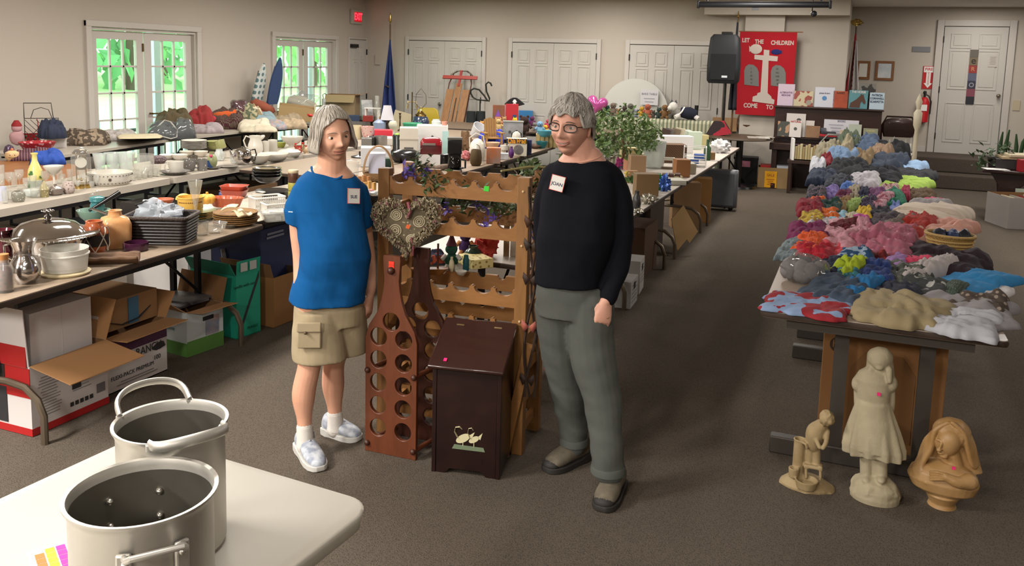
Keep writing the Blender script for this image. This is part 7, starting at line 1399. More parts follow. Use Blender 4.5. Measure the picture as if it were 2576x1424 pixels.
o=T('round_tabletop','large round white folding tabletop leaning on the wall','table',(q.x,13.42,zt-rT),0);ob('disc',B().lathe([(rT,0),(rT,.03),(.001,.03)],64),mat('b9b8b0',.5),o,(0,0,0),(PI/2-.04,0,0));q2=aty(1632,245,13.3);ob('paper_sign',B().box((q2.x-q.x,-.08,q2.z-zt+rT),(.28,.004,.24)),mat('bfbcbe',.7),o);text('BAKE TABLE',.045,mat('6a6a72',.7),o,(q2.x-q.x,-.084,q2.z-zt+rT+.05));lines(o,q2.x-q.x,-.083,q2.z-zt+rT-.02,.18,2,.05,mat('8f8f96',.7),'y',.012)
# speaker on its stand, banner, flags
q=aty(1822,155,13.0);o=T('loudspeaker','black plastic loudspeaker on a pole stand before the red banner','loudspeaker',(q.x,13.0,1.5),.05);s_=mpp(q);ob('cabinet',B().loft([[(x*k*40*s_,y*.15*kk-.02,z)for x,y in rrect(-1,1,-1,1,.35,5)]for z,k,kk in((0,.85,.8),(.04,.97,.95),(.25,1,1),(.5,.95,.95),(.66,.88,.85),(.71,.7,.7))]),mat('1c1d20',.6),o);ob('grille',B().box((0,-.172,.24),(.36,.012,.38)),mat('141416',.8,bump=.5,bsc=200),o,bev=.01);ob('handle',B().box((.02,0,.73),(.16,.06,.04)),blkp,o,bev=.01);ob('badge',B().box((.03,-.182,.1),(.08,.004,.03)),mat('c9ccd0',.3),o)
o=T('speaker_stand','thin black pole stand under the loudspeaker','stand',(q.x+.03,13.03,0),0);ob('pole',B().cyl((0,0,.03),(0,0,1.5),.02),blkp,o)
for a_ in(.6,2.7,4.8):ob('leg',B().cyl((0,0,.55),(.4*math.cos(a_),.4*math.sin(a_),.012),.012),blkp,o)
S('red_guitar_bag','black and red wedge bag at the speaker pole','bag',B().plate([(-.2,0),(.2,.0),(.12,.2),(-.02,.22)],[],.12),mat('2a1c1c',.7,pat='camo',c2='a02030',sc=5),(q.x,12.8,1.0-.26),rot=(0,-.2,0))
a_,c_=aty(1862,79,13.45),aty(2006,82,13.45);d_=aty(1845,287,13.45);wB=c_.x-a_.x;hB_=a_.z-d_.z
o=T('banner','large red felt banner with white cross, tablets and LET THE CHILDREN COME TO','banner',((a_.x+c_.x)/2,13.45,d_.z),0);bm=mat('a01420',.95,bump=.2,bsc=200);fw=mat('bdb0a6',.9);fg=mat('70706c',.9)
ob('felt',B().box((0,0,hB_/2),(wB,.01,hB_)),bm,o);ob('rod',B().cyl((-wB/2-.02,0,hB_),(wB/2+.08,0,hB_),.008),oak,o)
bz=lambda py:(1-(py-79)/207)*hB_
bxx=lambda px,py:((px-(1862-(py-79)*.1))/144-.5)*wB
F=lambda pts:[(bxx(x,y),bz(y))for x,y in pts]
ob('cross',B().plate(F([(1921,123),(1935,124),(1934,137),(1956,139),(1954,151),(1932,150),(1927,230),(1936,238),(1937,243),(1944,246),(1942,257),(1887,252),(1889,240),(1900,236),(1901,231),(1909,228),(1917,149),(1896,147),(1897,136),(1920,137)]),[],.008,M=Matrix.Translation((0,-.008,0))),fw,o)
for x in(1887,1955):ob('tablet',B().plate(F([(x-19,211),(x+18,214),(x+19,178),(x+15,168),(x+6,161),(x-6,160),(x-14,166),(x-18,176)]),[],.006,M=Matrix.Translation((0,-.007,0))),fg,o);
for i,(l_,r_)in enumerate(zip(('I','II','III','IV','V'),('VI','VII','VIII','IX','X'))):
    for x,tx in((1887,l_),(1953,r_)):text(tx,.04,mat('3a3836',.8),o,(bxx(x,170+i*9),-.014,bz(170+i*9)))
for tx,x,y,sz in(('LET',1876,101,.085),('THE',1910,104,.085),('CHILDREN',1968,106,.085),('COME',1882,263,.09),('TO',1931,265,.09)):text(tx,sz,fw,o,(bxx(x,y),-.008,bz(y)),bold=.003,ext=.002,sx=.8)
ob('white_fish',B().ball((bxx(1901,122),-.01,bz(122)),(.09,.006,.075),16,8).plate(F([(1890,122),(1884,114),(1884,130)]),[],.006,M=Matrix.Translation((0,-.008,0))),fw,o);ob('blue_fish',B().ball((bxx(1952,128),-.01,bz(128)),(.075,.006,.04),16,8).plate(F([(1960,128),(1966,123),(1966,133)]),[],.006,M=Matrix.Translation((0,-.008,0))),mat('1c2460',.9),o)
flagpole('dark furled flag behind the loudspeaker',1856,13.3,0,2.45,mat('26262f',.8),lambda u,v:((u-.5)*.12*min(1,.05+v),-.03-.03*math.sin(u*12),2.4-1.3*v),B().lathe([(.0,0),(.02,.03),(.004,.12)],10))
usf=mat('9c2330',.8,pat='stripe',c2='c9c0b4',sc=4.5);o=flagpole('furled red, white and blue striped flag topped with a gold eagle',2155,14.6,0,2.42,usf,lambda u,v:((u-.5)*.3*min(1,.06+v*.9),-.03-.05*math.sin(u*13)*min(1,v*2),2.3-1.35*v),B().blob((0,0,.06),(.09,.02,.05),.5,4).cyl((0,0,0),(0,0,.05),.02));ob('blue_field',B().grid(lambda u,v:(.01+(u-.1)*.1*min(1,.1+v),-.085-.02*math.sin(u*9),2.2-.8*v),8,10),mat('1c2038',.8,pat='dots',c2='b5b0b0',sc=12,amt=.2),o).modifiers.new('t','SOLIDIFY').thickness=.006
# upright piano covered with books
a_,c_=aty(1950,272,13.25),aty(2220,276,13.25);x0,x1,zt=a_.x,c_.x,1.17;pw=mat('35201a',.35,pat='wood',c2='281612',sc=6,vec=(1,1,6));o=T('piano','dark brown upright piano with books along its top and ledge','piano',((x0+x1)/2,13.35,0),.03);w=x1-x0
ob('case',B().box((0,.1,zt/2),(w,.3,zt)),pw,o,bev=.006);ob('top_lid',B().box((0,.08,zt+.012),(w+.04,.36,.024)),pw,o,bev=.005);ob('key_shelf',B().box((0,-.2,.62),(w+.06,.36,.1)),pw,o,bev=.008);ob('music_ledge',B().box((0,-.1,.74),(w*.98,.12,.02)),pw,o)
for sx in(-1,1):ob('leg',B().box((sx*(w/2-.04),-.3,.29),(.07,.07,.58)),pw,o);ob('foot',B().box((sx*(w/2-.04),-.16,.04),(.08,.42,.08)),pw,o)
ob('lower_panel',B().box((0,-.055,.32),(w-.2,.02,.44)),mat('2c1a15',.4),o)
def book(label,px,yb,w,h,c,z,y,title=None,tc='2a2a2a',pat=None,c2=None,sc=10,lean=.12,th=.025,ts=.05,ty=.3,cat='book',dec=None):
    q=aty(px,yb,y);s_=mpp(q);W_,H_=w*s_,h*s_;o=T('book' if cat=='book' else cat.replace(' ','_'),label,cat,(q.x,y,z),0);r_=(-lean,0,0);ob('cover',B().box((0,0,H_/2),(W_,th,H_)),mat(c,.45,pat=pat,c2=c2,sc=sc),o,(0,0,0),r_)
    if title:
        for k,tt in enumerate(title.split('|')):text(tt,ts,mat(tc,.6),o,(0,-th/2-.002+(H_*(.5+ty)-k*ts*1.1)*lean,H_*(.5+ty)-k*ts*1.1),rot=(PI/2-lean,0,0),bold=.001,sx=.8)
    if dec:q_=B();dec(q_,W_,H_,th);ob('cover_picture',q_,mat(dec.c,.6),o,(0,0,0),r_)
    return o
def disc(c,r=.3,x=0,z=.45):
    f=lambda b,W_,H_,th:b.plate(circ(x*W_,z*H_,r*W_,18),[],.003,M=Matrix.Translation((0,-th/2-.002,0)))
    f.c=c;return f
def horse(b,W_,H_,th):b.plate([(x*W_,z*H_)for x,z in((-.45,.05),(-.4,.3),(-.1,.5),(.1,.72),(.13,.82),(.2,.74),(.25,.8),(.27,.7),(.4,.35),(.36,.26),(.28,.28),(.2,.42),(.12,.3),(.1,.05))],[],.003,M=Matrix.Translation((0,-th/2-.004,0)))
horse.c='4a2c1c'
zt2=zt+.026;T1=13.38
book('lavender pale book at the banner end of the piano top',1975,272,40,54,'b9a6b4',zt2,T1,'ALTERNATIVE|MEDICINE','6a4a6a',ts=.035,ty=.1)
book('red bordered book with a tree and owl picture',2018,272,48,38,'b5a888',zt2,T1,None,pat='camo',c2='8a3c30',sc=9,dec=disc('8f8676',.14,.3,.25));book('white book with blue and green diamond bands',2072,272,46,50,'bcbcc4',zt2,T1,'photos & more','5a5a6a',pat=None,ts=.03,ty=.2,dec=disc('4a7aa8',.12,0,.45));book('orange fiery book beside diamond patterned one',2112,274,34,42,'b54a1c',zt2,T1,'SUNSET','3a1a10',pat='noise',c2='6a2414',sc=6,ts=.04,ty=.38)
book('dark book titled THE HORSE with a brown horse head',2157,276,44,46,'4f7f86',zt2,T1,'THE HORSE','c9c5bc',ts=.045,ty=.4,dec=horse).children[0].data.materials;book('black framed book behind the horse book',2178,270,40,64,'262220',zt2,T1+.08,None,pat='camo',c2='6a6660',sc=6);book('pale blue book with bold dark letters at the end of the piano top',2204,276,34,42,'a5b5c0',zt2,T1,'PATRICIA|CORNWELL|SCARPETTA','24324a',ts=.042,ty=.34)
LZ,LY=.755,13.2
for a in(('white book with two round pictures on the piano ledge',2000,335,46,58,'bdb6b0',LZ,LY+.03,None,None,None,None,10,.1,.02,.05,.3,'book',disc('4a4644',.13,.15,.7)),('dark green and copper book at the ledge end by the banner',1970,335,28,38,'3a3c34',LZ,LY-.05,None,None,'camo','a58060',8),('white and red book in front of the white one with round pictures',2000,336,28,42,'c9c2bc',LZ,LY-.06,'NATURAL','9c1c24',None,None,10,.1,.02,.04,.42,'book',disc('4a4a44',.14,0,.5)),('tan brown picture book in the ledge middle',2045,326,34,30,'8f6c4a',LZ,LY,None,None,'noise','6a4a30',5),('white narrow book behind the tan picture book',2034,325,26,42,'bdb4ae',LZ,LY+.05),('grey-blue book beside the price list',2068,325,18,26,'4a4c58',LZ,LY+.04),('cream book with brown top below the price list',2122,338,18,24,'b0a084',LZ,LY-.05,'TALES','d0b090',None,None,10,.1,.02,.03,.4),('pale sky blue tall book near the ledge end',2150,340,30,40,'8f9f98',LZ,LY-.04,None,None,'noise','a9a890',5),('red book with a white dog shape',2188,316,28,22,'a8241c',LZ+.05,LY+.05,None,None,None,None,10,.1,.02,.05,.3,'book',disc('c9c0b8',.3,0,.4)),('green-grey book leaning below the red dog book',2189,345,34,32,'7c8068',LZ,LY-.05,'GARDEN','b5a878',None,None,10,.1,.02,.035,.3)):book(*a)
o=book('white handwritten price list card leaning on the piano',2115,330,82,48,'b9b6bc',LZ,LY+.06,'BOOKS','6a6a7c',ts=.04,ty=.42,th=.006,cat='price list');lines(o,-.07,-.0-.005,.2,.2,4,.045,mat('7f7f8c',.7),'y',.008)
for k,(c,dz,lb)in enumerate((('262624',0,'black book lying flat on the piano ledge'),('a81f24',.035,'red book lying flat on the black one'),('2c2c30',.07,'dark book lying on top of the red one'))):q=aty(2083,335,13.1);S('flat_book',lb,'book',B().box((0,0,.016),(.24-.02*k,.16,.032)),mat(c,.5),(q.x,LY-.03,LZ+dz),.1,bev=.003)
# bench with a row of paperbacks, boxes on the floor before it
q=aty(2030,395,12.75);o=T('piano_bench','dark bench in front of the piano holding a row of pale paperbacks','bench',(q.x+.06,12.75,0),0);ob('seat',B().box((0,0,.45),(.62,.34,.04)),dkd,o)
for sx in(-1,1):
    for sy in(-1,1):ob('leg',B().box((sx*.27,sy*.14,.215),(.045,.045,.43)),dkd,o)
for k in range(12):S('paperback','pale paperback standing in the row on the dark bench','book',B().box((0,0,.1),(.03,.12,.17+.02*(k*7%3))),mat(('b0a078','a89668','bdae88','9a8458')[k%4],.8),(q.x-.15+k*.035,12.72,.47+.01*(k*7%3)),0,'paperbacks on the dark bench')
S('tall_binder','white binder standing before the paperback row','binder',B().box((0,0,.15),(.03,.2,.3)),white,(q.x-.2,12.72,.471),.2)
o=carton('book_carton','brown carton of books with a yellow paper sign',(-1.3,12.95),.1,.48,.3,.3,mat('8f744e',.85));ob('yellow_sign',B().box((-.06,-.158,.13),(.17,.003,.24)),mat('e0a010',.6),o);text('SALE',.05,mat('a04a1c',.6),o,(-.06,-.161,.19));lines(o,-.06,-.16,.13,.12,4,.025,mat('a8501c',.6),'y',.008)
for x,c,lb in((-.13,'a8201c','red book lying in the brown book carton'),(.1,'b0b4bc','blue and white book lying in the brown book carton')):S('carton_book',lb,'book',B().box((0,0,.03),(.2,.22,.06)),mat(c,.5),(-1.3+.24+x,13.13,.27),.1)
o=boxi('storage_bin','black plastic storage bin with a pink note under the round side table','bin',1873,462,56,64,.35,mat('17181b',.5),z=0,parts=lambda o,w,d,h:(ob('lid',B().box((0,0,h),(w*1.08,d*1.08,.03)),mat('1f2024',.5),o),ob('pink_note',B().box((-.0,-d/2-.004,h*.78),(.13,.004,.09)),mat('d88aa0',.6),o)))
bx('small_fan_heater','small white fan heater beside the black storage bin','heater',1827,460,20,32,.1,'a9abae',z=0,parts=lambda o,w,d,h:ob('grille',B().lathe([(w*.3,0),(w*.3,.006),(.001,.006)],16),darkm,o,(0,-d/2,h*.6),(PI/2,0,0)))
p=aty(1870,330,13.0);o=T('side_table','round dark side table by the banner with a basket and cardboard','table',(p.x-.02,12.85,0),0);ob('tabletop',B().lathe([(.44,.71),(.46,.72),(.45,.745),(.001,.745)],36),mat('4a3c2c',.5),o);ob('pedestal',B().lathe([(.28,0),(.26,.03),(.05,.06),(.05,.68),(.2,.71)],18),blkp,o)
bx('cardboard_sign','plain tan cardboard sign standing on the round side table','sign',1822,330,60,34,.03,'a8835c',z=.75);o=T('gift_basket','brown hoop basket with a pink note and books on the side table','basket',at(1880,332,.75),0);ob('hoop_handle',B().tube([(.17*math.cos(t),0,.1+.27*math.sin(t))for t in[PI*i/16 for i in range(17)]],.01,6),hp,o);ob('bowl',B().lathe([(.14,0),(.18,.12),(.17,.12),(.12,.01),(.001,.01)],24),mat('5c3f28',.7,bump=.6,bsc=70),o);ob('pink_note',B().box((.0,-.02,.36),(.12,.004,.07)),mat('d88aa0',.6),o);ob('small_book',B().box((.0,0,.14),(.03,.1,.16)).box((.06,0,.14),(.03,.1,.15)),mat('b5a890',.7),o)
S('magazine','open magazines spread on the edge of the round side table','magazine',B().box((0,0,.006),(.3,.2,.012)).box((.1,.04,.015),(.22,.16,.006),rz=.3),mat('8f887c',.5,pat='noise',c2='c9c4bc',sc=12),(p.x+.25,12.7,.747),.2)
# folding chairs, bedposts, candle lights, walker
q=aty(2258,350,13.9);o=T('folding_chair','brown metal folding chair leaning beside the piano','chair',(q.x,13.9,0),.1);cm=mat('33201c',.3,.4,coat=.2);ob('backrest',B().loft([[(x,y,z)for x,y in rrect(-w_,w_,-.02,.02,.018,4)]for z,w_ in((.78,.2),(.86,.22),(.98,.22),(1.04,.17),(1.06,.1))]),cm,o);ob('seat',B().box((0,-.03,.45),(.38,.06,.4)),cm,o,bev=.02);ob('frame',B().tube([(-.23,.0,0),(-.23,0,.95),(-.17,0,1.08),(.17,0,1.08),(.23,0,.95),(.23,0,0)],.014),cm,o)
for(px,yt,yb,y,lb)in((2314,235,440,11.6,'tall white turned bedpost at the end of the clothes tables'),):
    q=aty(px,yt,y);Hh=q.z;o=S('bedpost',lb,'bedpost',B().lathe([(.025,0),(.03,.3),(.028,Hh*.55),(.022,Hh*.7),(.045,Hh*.74),(.05,Hh*.84),(.022,Hh*.87),(.04,Hh*.93),(.02,Hh*.97),(.001,Hh)],16),mat('b5ab94',.5),(q.x,y,0))
mt=mat('a9a9a6',.3,.9);q=aty(2110,400,11.9);S('walking_frame','aluminium walking frame behind the jeans pile','walking frame',B().tube([(-.27,0,0),(-.26,0,.8),(-.17,0,.92),(.17,0,.92),(.26,0,.8),(.27,0,0)],.014).tube([(-.26,0,.5),(.26,0,.5)],.01),mt,(q.x+.02,11.75,0))
for k,(x,yb)in enumerate(((2180,374),(2205,378),(2236,382),(2247,376),(2276,382),(2290,378))):
    q=aty(x,yb,11.35);s_=mpp(q);o=T('window_candle','electric window candle, '+('nearest the jeans pile','second from the jeans pile','with two neighbours, first','in the middle of the row','second from the white bedpost','nearest the white bedpost')[k],'candle light',(q.x,11.35,.745),0,'electric window candles');ob('candle',B().lathe([(.03,0),(.03,.02),(.012,.03),(.012,q.z+.08-.745)],12),mat('c2bdb0',.5),o);ob('bulb',B().lathe([(.008,0),(.016,.03),(.002,.08)],10),clear,o,(0,0,q.z+.08-.745))
# under and beside the long table
for(x,y,w,d,h,c,lb,rz)in((-1.62,6.45,.3,.24,.26,'b5b2ae','white document carton standing under the long table',.1),(-1.58,6.05,.3,.26,.2,'a9a6a4','white document carton nearer the grey jeans',.05),(-1.75,7.1,.4,.5,.42,'4a3220','brown carton beneath the foil pieces',0),(-1.95,8.0,.5,.6,.45,'3a2c20','dark brown carton deep below the hamper',0),(-1.68,9.3,.3,.16,.5,'8a6a48','tall tan cardboard panel standing under the table',.4),(-1.6,9.75,.25,.2,.5,'9a6f3c','orange-brown carton next to the grey suitcase',.2)):
    o=S('floor_carton',lb,'box',B().box((0,0,h/2),(w,d,h)),mat(c,.8),(x,y,0),rz,bev=.003)
    if c[0]in 'ab':b=B();[b.box((w/2+.001,0,h*.8-i*.03),(.001,d*.7,.004))for i in range(5)];ob('print_lines',b,mat('5a5856',.7),o);ob('hand_hole',B().box((w/2+.001,0,h*.75),(.002,.06,.05)),darkm,o)
q0=at(1683,600,.12);S('carton_flap','tan cardboard flap sticking out below the long table','cardboard',B().plate([(-.1,0),(.02,.1),(.05,.06),(.16,.16),(-.0,.42),(-.15,.3)],[],.006),mat('a8875a',.85),(-1.4,7.9,.05),rot=(-.15,0,.9))
o=T('suitcase','grey hard suitcase standing at the far end of the long table','suitcase',(-1.55,10.65,0),.1);ob('shell',B().box((0,0,.27),(.5,.22,.46)),mat('4a4c50',.4),o,bev=.04);ob('band',B().box((0,0,.27),(.51,.03,.47)),mat('8a8c90',.3,.7),o,bev=.02);ob('wheel',B().ball((-.18,0,.03),.03).ball((.18,0,.03),.03),darkm,o)
bx('cat_food_bag','white bag printed with an orange cat beside the suitcase','bag',1778,455,34,46,.12,'b9b6b0',z=.2,parts=lambda o,w,d,h:(ob('cat_print',B().plate([(-.04,.0),(.05,0),(.05,.12),(.02,.2),(.0,.26),(-.02,.2),(-.05,.22),(-.05,.1)],[],.003,M=Matrix.Translation((0,-d/2-.002,.02))),mat('b56a3a',.7),o),ob('bag_stand',B().box((0,0,-.1),(w*.9,d*.9,.198)),mat('2a2826',.7),o)))
S('red_toy','small bright red plastic toy on the carpet behind the pine rack','toy',B().blob((0,0,.04),(.05,.05,.05),.5),mat('b5121c',.4),at(1378,955,0)+Vector((0,.1,0)))
# ================================================================== CLOTHES TABLES, statues, right-hand side
for k,(y0,y1,lb)in enumerate(((3.69,5.5,'tan folding table of children\'s clothes nearest the three statues'),(5.53,7.32,'tan folding table of bright clothes, second from the statues'),(7.36,9.2,'tan folding table of dark clothes, third from the statues'),(9.24,11.1,'tan folding table of jeans nearest the piano'))):ftable(lb,(.6,y0),(.6,y1),.92,mat('a8988a',.4),lame,arch=2,legs=mat('4a443e',.5,.3))
# label, category, px, py, width, depth px, height, colour, turn, extras
G=[('superhero pyjamas in red and blue lying at the table corner','pyjamas',2026,772,186,40,.035,'7f94b4',.05,dict(pat='camo',c2='8c1f28',sc=14)),('khaki cargo trousers folded along the table front edge','trousers',2262,792,196,52,.06,'8f8060',.12,{}),('light grey sweatpants at the corner nearest the bust','sweatpants',2424,822,140,44,.05,'a9a9b0',.1,{}),('grey long sweatpants beside the leopard print top','sweatpants',2412,785,210,46,.05,'8a8588',.25,{}),('leopard print top folded on the grey sweatpants','top',2462,780,104,28,.07,'8f8274',.1,dict(pat='flecks',c2='4a3f38',sc=40)),('bright blue shorts at the table edge','shorts',2422,722,120,62,.05,'2f7fb5',.5,{}),('navy blue tee shirt in the middle of the front rows','shirt',2256,755,104,44,.06,'1d2030',0,{}),('white dinosaur print shirt beside the navy tee','shirt',2316,738,120,36,.06,'a9a9a4',.2,dict(pat='flecks',c2='3a3c3c',sc=18)),('faded blue jeans beside the superhero pyjamas','jeans',2110,742,130,46,.06,'3d4a5c',.25,{}),('turquoise blue swim trunks on the faded jeans','swim trunks',2172,736,62,40,.07,'22689c',.3,{}),('black stretch pants tucked beside the navy tee','pants',2336,768,56,24,.04,'1c1b1e',0,{}),('white shorts with a drawstring by the blue shorts','shorts',2486,742,70,40,.02,'c6c2c4',.2,{}),('dark green plaid shorts behind the dinosaur shirt','shorts',2382,745,60,34,.05,'3f4a40',.2,dict(pat='check',c2='5c6a5c',sc=30)),('royal blue lizard print tee','shirt',2194,702,86,46,.07,'1d2f66',0,dict(pat='camo',c2='233a78',sc=12)),('lime green baby top above the blue lizard tee','top',2134,694,60,30,.08,'9cae24',.3,{}),('teal patterned shorts under the lime top','shorts',2130,718,60,34,.06,'24505f',0,dict(pat='camo',c2='3a7a84',sc=16)),('camouflage shorts in the middle of the table','shorts',2270,706,110,40,.06,'3c3f3a',.15,dict(pat='camo',c2='5f6258',sc=16)),('white cotton pants standing up in a fold','pants',2340,694,60,50,.1,'b5adac',.4,{}),('dark plum knitted sweater before the wicker basket','sweater',2370,668,164,44,.1,'2a1c24',.18,dict(hi=True)),('hot pink shorts between plum sweater and red shorts','shorts',2302,682,70,32,.06,'c8415f',.1,{}),('lilac baby tee beside the hot pink shorts','tee',2252,678,46,28,.06,'9a78ac',.1,{}),('red and black printed shorts by the lilac tee','shorts',2206,672,54,28,.06,'a01f20',0,dict(pat='camo',c2='5c1616',sc=18)),('blue tropical print trunks beside the red printed shorts','trunks',2150,668,80,34,.07,'1f4468',0,dict(pat='camo',c2='8a9cac',sc=18)),('dark navy shorts in shadow behind the clear bag','shorts',2080,686,70,36,.06,'20243c',.1,{}),('black sneakers pair edge by the clear bag','shoes',2002,678,50,24,.06,'242422',.2,{}),('bright red tee beside the watermelon top','tee',2046,656,84,38,.07,'a81c2c',.1,{}),('coral red long tee lying across the row','tee',2078,644,110,28,.06,'c23c48',.15,{}),('orange tee near the table left edge','tee',2038,628,66,30,.08,'d0552a',.1,{}),('grey-green knit blanket hanging off the table corner','blanket',1998,634,60,40,.05,'5f6f74',.1,dict(pat='noise',c2='7f8c90',sc=30)),('dark magenta fleece by the table edge','fleece',2034,598,84,34,.08,'6a1a48',0,{}),('dusty pink cardigan with a white tag','cardigan',2110,618,90,44,.08,'c18a94',.1,{}),('big pink polka dot jacket spread in the middle','jacket',2218,622,142,84,.12,'c98d9c',.1,dict(pat='flecks',c2='a0586c',sc=26,amt=.25,hi=True)),('pink floral dress between the jacket and the maroon velvet','dress',2160,600,50,34,.09,'c08a98',0,{}),('maroon velvet dress beside the pink cardigan','dress',2124,588,56,34,.1,'5c1420',.2,{}),('pale pink leggings under the maroon velvet','leggings',2088,580,40,30,.06,'c79aa2',.3,{}),('hot pink satin top near the jacket collar','top',2162,574,40,22,.07,'b84a90',0,{}),('white undershirt beside the pale pink leggings','undershirt',2064,572,60,20,.05,'b5b2b8',0,{}),('light blue tee in the pastel row','tee',2106,562,44,20,.06,'8ab0c4',0,{}),('cream top next to the light blue tee','top',2134,564,40,20,.06,'c4bca4',.1,{}),('yellow print dress at the table left edge','dress',2042,560,54,20,.06,'b59a2c',0,dict(pat='camo',c2='8a6a24',sc=20)),('bright orange tee beside yellow print dress','tee',2084,552,44,16,.06,'c8622c',0,{}),('mustard yellow tee in the middle row','tee',2174,550,36,20,.07,'c0a02c',0,{}),('black pants with a white drawstring','pants',2212,556,50,24,.07,'20202c',0,{}),('charcoal hoodie behind the pink jacket','hoodie',2230,572,80,26,.07,'4a4248',0,{}),('taupe corduroy pants beside the charcoal hoodie','pants',2256,580,50,36,.08,'6f645c',.4,{}),('orange-red fleece heap beside the white blanket','fleece',2296,590,74,44,.12,'a02a20',.2,{}),('peach baby blanket draped over the basket end','blanket',2356,594,90,44,.1,'cf9a8a',.4,{}),('thick white fleece blanket rolled along the table edge','blanket',2336,556,150,30,.14,'c4b5a4',.25,dict(hi=True,crump=.35)),('bright red pants under the white fleece','pants',2268,560,56,24,.07,'a01c24',.2,{}),('grey fleece pants beyond the white blanket','pants',2334,534,90,16,.08,'8f8a8c',.2,{}),('pink and rose striped shirt beyond the grey fleece pants','shirt',2346,522,60,12,.06,'b04a68',.2,{}),('dark green shirt on the second table','shirt',2084,534,56,22,.08,'1c3a34',0,{}),('dark red sweatshirt at the second table edge','sweatshirt',2036,534,54,26,.08,'7a1a2a',0,{}),('orange tank top above the dark red sweatshirt','tank top',2056,518,34,12,.06,'d0622c',0,{}),('tan brown shorts beside dark green shirt','shorts',2116,526,40,20,.07,'7f6238',.2,{}),('pale lime tee beside the tan shorts','tee',2150,524,30,24,.07,'8fa85c',.2,{}),('deep purple shorts beside the lime tee','shorts',2184,528,36,24,.08,'2f1f3c',0,{}),('pink floral baby suit beside the emerald shirt','baby suit',2212,524,36,28,.08,'b58a94',.2,dict(pat='camo',c2='8f4a5a',sc=24)),('emerald green shirt in the middle of the second table','shirt',2244,512,50,24,.1,'1c6a50',0,{}),('periwinkle blue top below the emerald shirt','top',2250,530,26,12,.06,'6a78b0',0,{}),('mauve purple tee beside the emerald shirt','tee',2202,506,42,22,.1,'6a3c64',0,{}),('navy hoodie left of centre on the second table'.replace('left of centre ','heaped '),'hoodie',2168,506,30,22,.1,'1c1c3a',0,{}),('lavender top in the crowded far row','top',2090,498,34,14,.08,'7a6aa4',0,{}),('plum velour pants in the crowded far row','pants',2122,506,34,18,.08,'5c2440',0,{}),('beige linen shirt in the crowded far row','shirt',2146,502,28,18,.09,'8f8470',0,{}),('sky blue tee in the crowded far row','tee',2136,490,40,10,.08,'4a6aa8',0,{}),('dark grey patterned pants at the far row edge','pants',2054,498,40,18,.08,'33343f',0,dict(pat='camo',c2='5a4a54',sc=24)),('white and maroon floral hat-shaped top by the lime hoodie','top',2236,492,40,16,.1,'a58a88',0,dict(pat='camo',c2='6a2430',sc=16)),('rose pink tee by the brown camouflage pants','tee',2276,500,22,12,.08,'a03c54',0,{}),('olive brown pants with mustard trim','pants',2312,502,70,12,.08,'5a4630',.1,{}),('lime green hoodie bright among the dark clothes','hoodie',2276,472,90,22,.1,'93b04a',.22,dict(hi=True)),('white sweatshirt heaped on the third table','sweatshirt',2170,472,70,16,.14,'aeaab0',.15,{}),('charcoal pants behind the white sweatshirt','pants',2110,472,60,12,.12,'33363f',0,{}),('black track pants with white cords','track pants',2210,462,90,18,.16,'14151c',.1,{}),('black leggings heaped at the third table edge','leggings',2290,450,90,20,.1,'16171d',.2,{}),('pale blue jeans leg folded at the table edge','jeans',2292,434,60,10,.12,'7f98b5',.1,{}),('black jeans heap in the middle of the third table','jeans',2130,448,90,20,.2,'12141a',0,{}),('dark indigo jeans at the third table edge','jeans',2068,458,60,18,.14,'232c40',0,{}),('white tee hanging off the table behind indigo jeans','tee',2058,436,34,14,.16,'a9aab0',0,{}),('dark red tee on the white one','tee',2076,430,26,8,.2,'6f1820',0,{}),('light denim jeans beside the tan cords','jeans',2112,424,60,12,.22,'5f7590',.2,{}),('tan brown corduroys heaped on the jeans table','corduroys',2160,424,62,14,.24,'6f5c42',.1,{}),('dark denim skirt beside brown corduroys','skirt',2232,428,80,14,.2,'2a3240',.1,{}),('stone khaki chinos at the far end','chinos',2078,408,50,12,.24,'77705c',0,{}),('light khaki pants beside the stone chinos','pants',2112,404,44,10,.28,'8a8068',.2,{}),('brown striped pants beyond the corduroys','pants',2210,412,50,10,.26,'7a6450',.2,{}),('blue denim jeans on top of the far pile','jeans',2170,400,70,10,.32,'44536a',.1,{}),('grey-green cargo pants on the far pile','cargo pants',2132,396,50,8,.34,'47503f',0,{}),('black jacket on the far pile by the window candles','jacket',2236,402,84,10,.26,'15161a',.1,{})]
for lb,ct,x,y,w,d,h,c,rz,k in G:CL(lb,ct,x,y,w*1.2,d*1.35,h*(1 if h<.1 else.8),c,rz=-rz,cr=k.pop('crump',1.),**k)
# clear bag of balls of socks, basket of clothes
p=at(2022,708);o=T('clear_bag','clear plastic bag of grey sock balls on the table edge','bag',p,facing(p));s_=mpp(p);b=B();rr=random.Random(2)
for i in range(9):b.blob((rr.uniform(-40,40)*s_,rr.uniform(-.07,.07),.035+rr.uniform(0,.04)),.042,.1,seed=i)
ob('sock_ball',b,mat('7f7a7a',.9,bump=.2,bsc=90),o,kind='stuff');ob('plastic_film',B().blob((0,0,.06),(54*s_,.12,.075),.3,3,26,16,seed=8),glass('d8d6d6',.12,.06),o)
p=at(2392,650);s_=mpp(p);p=p+Vector((0,.14,0));o=T('wicker_basket','oval tan wicker basket of shoes and clothes at the table edge','basket',p,facing(p)-.2);wv=mat('a5854c',.7,pat='weave',c2='6f5226',sc=60,bump=.7,bsc=110)
ob('woven_side',B().lathe([(.78,0),(.82,.01),(1,.1),(1.03,.11),(.97,.11),(.78,.015),(.001,.012)],40,sx=.125,sy=.10),wv,o);b=B()
for z,k in((.02,.84),(.04,.88),(.06,.92),(.08,.96)):b.tube([(.125*k*1.02*math.cos(t),.10*k*1.02*math.sin(t),z)for t in[2*PI*i/40 for i in range(40)]],.006,5,True)
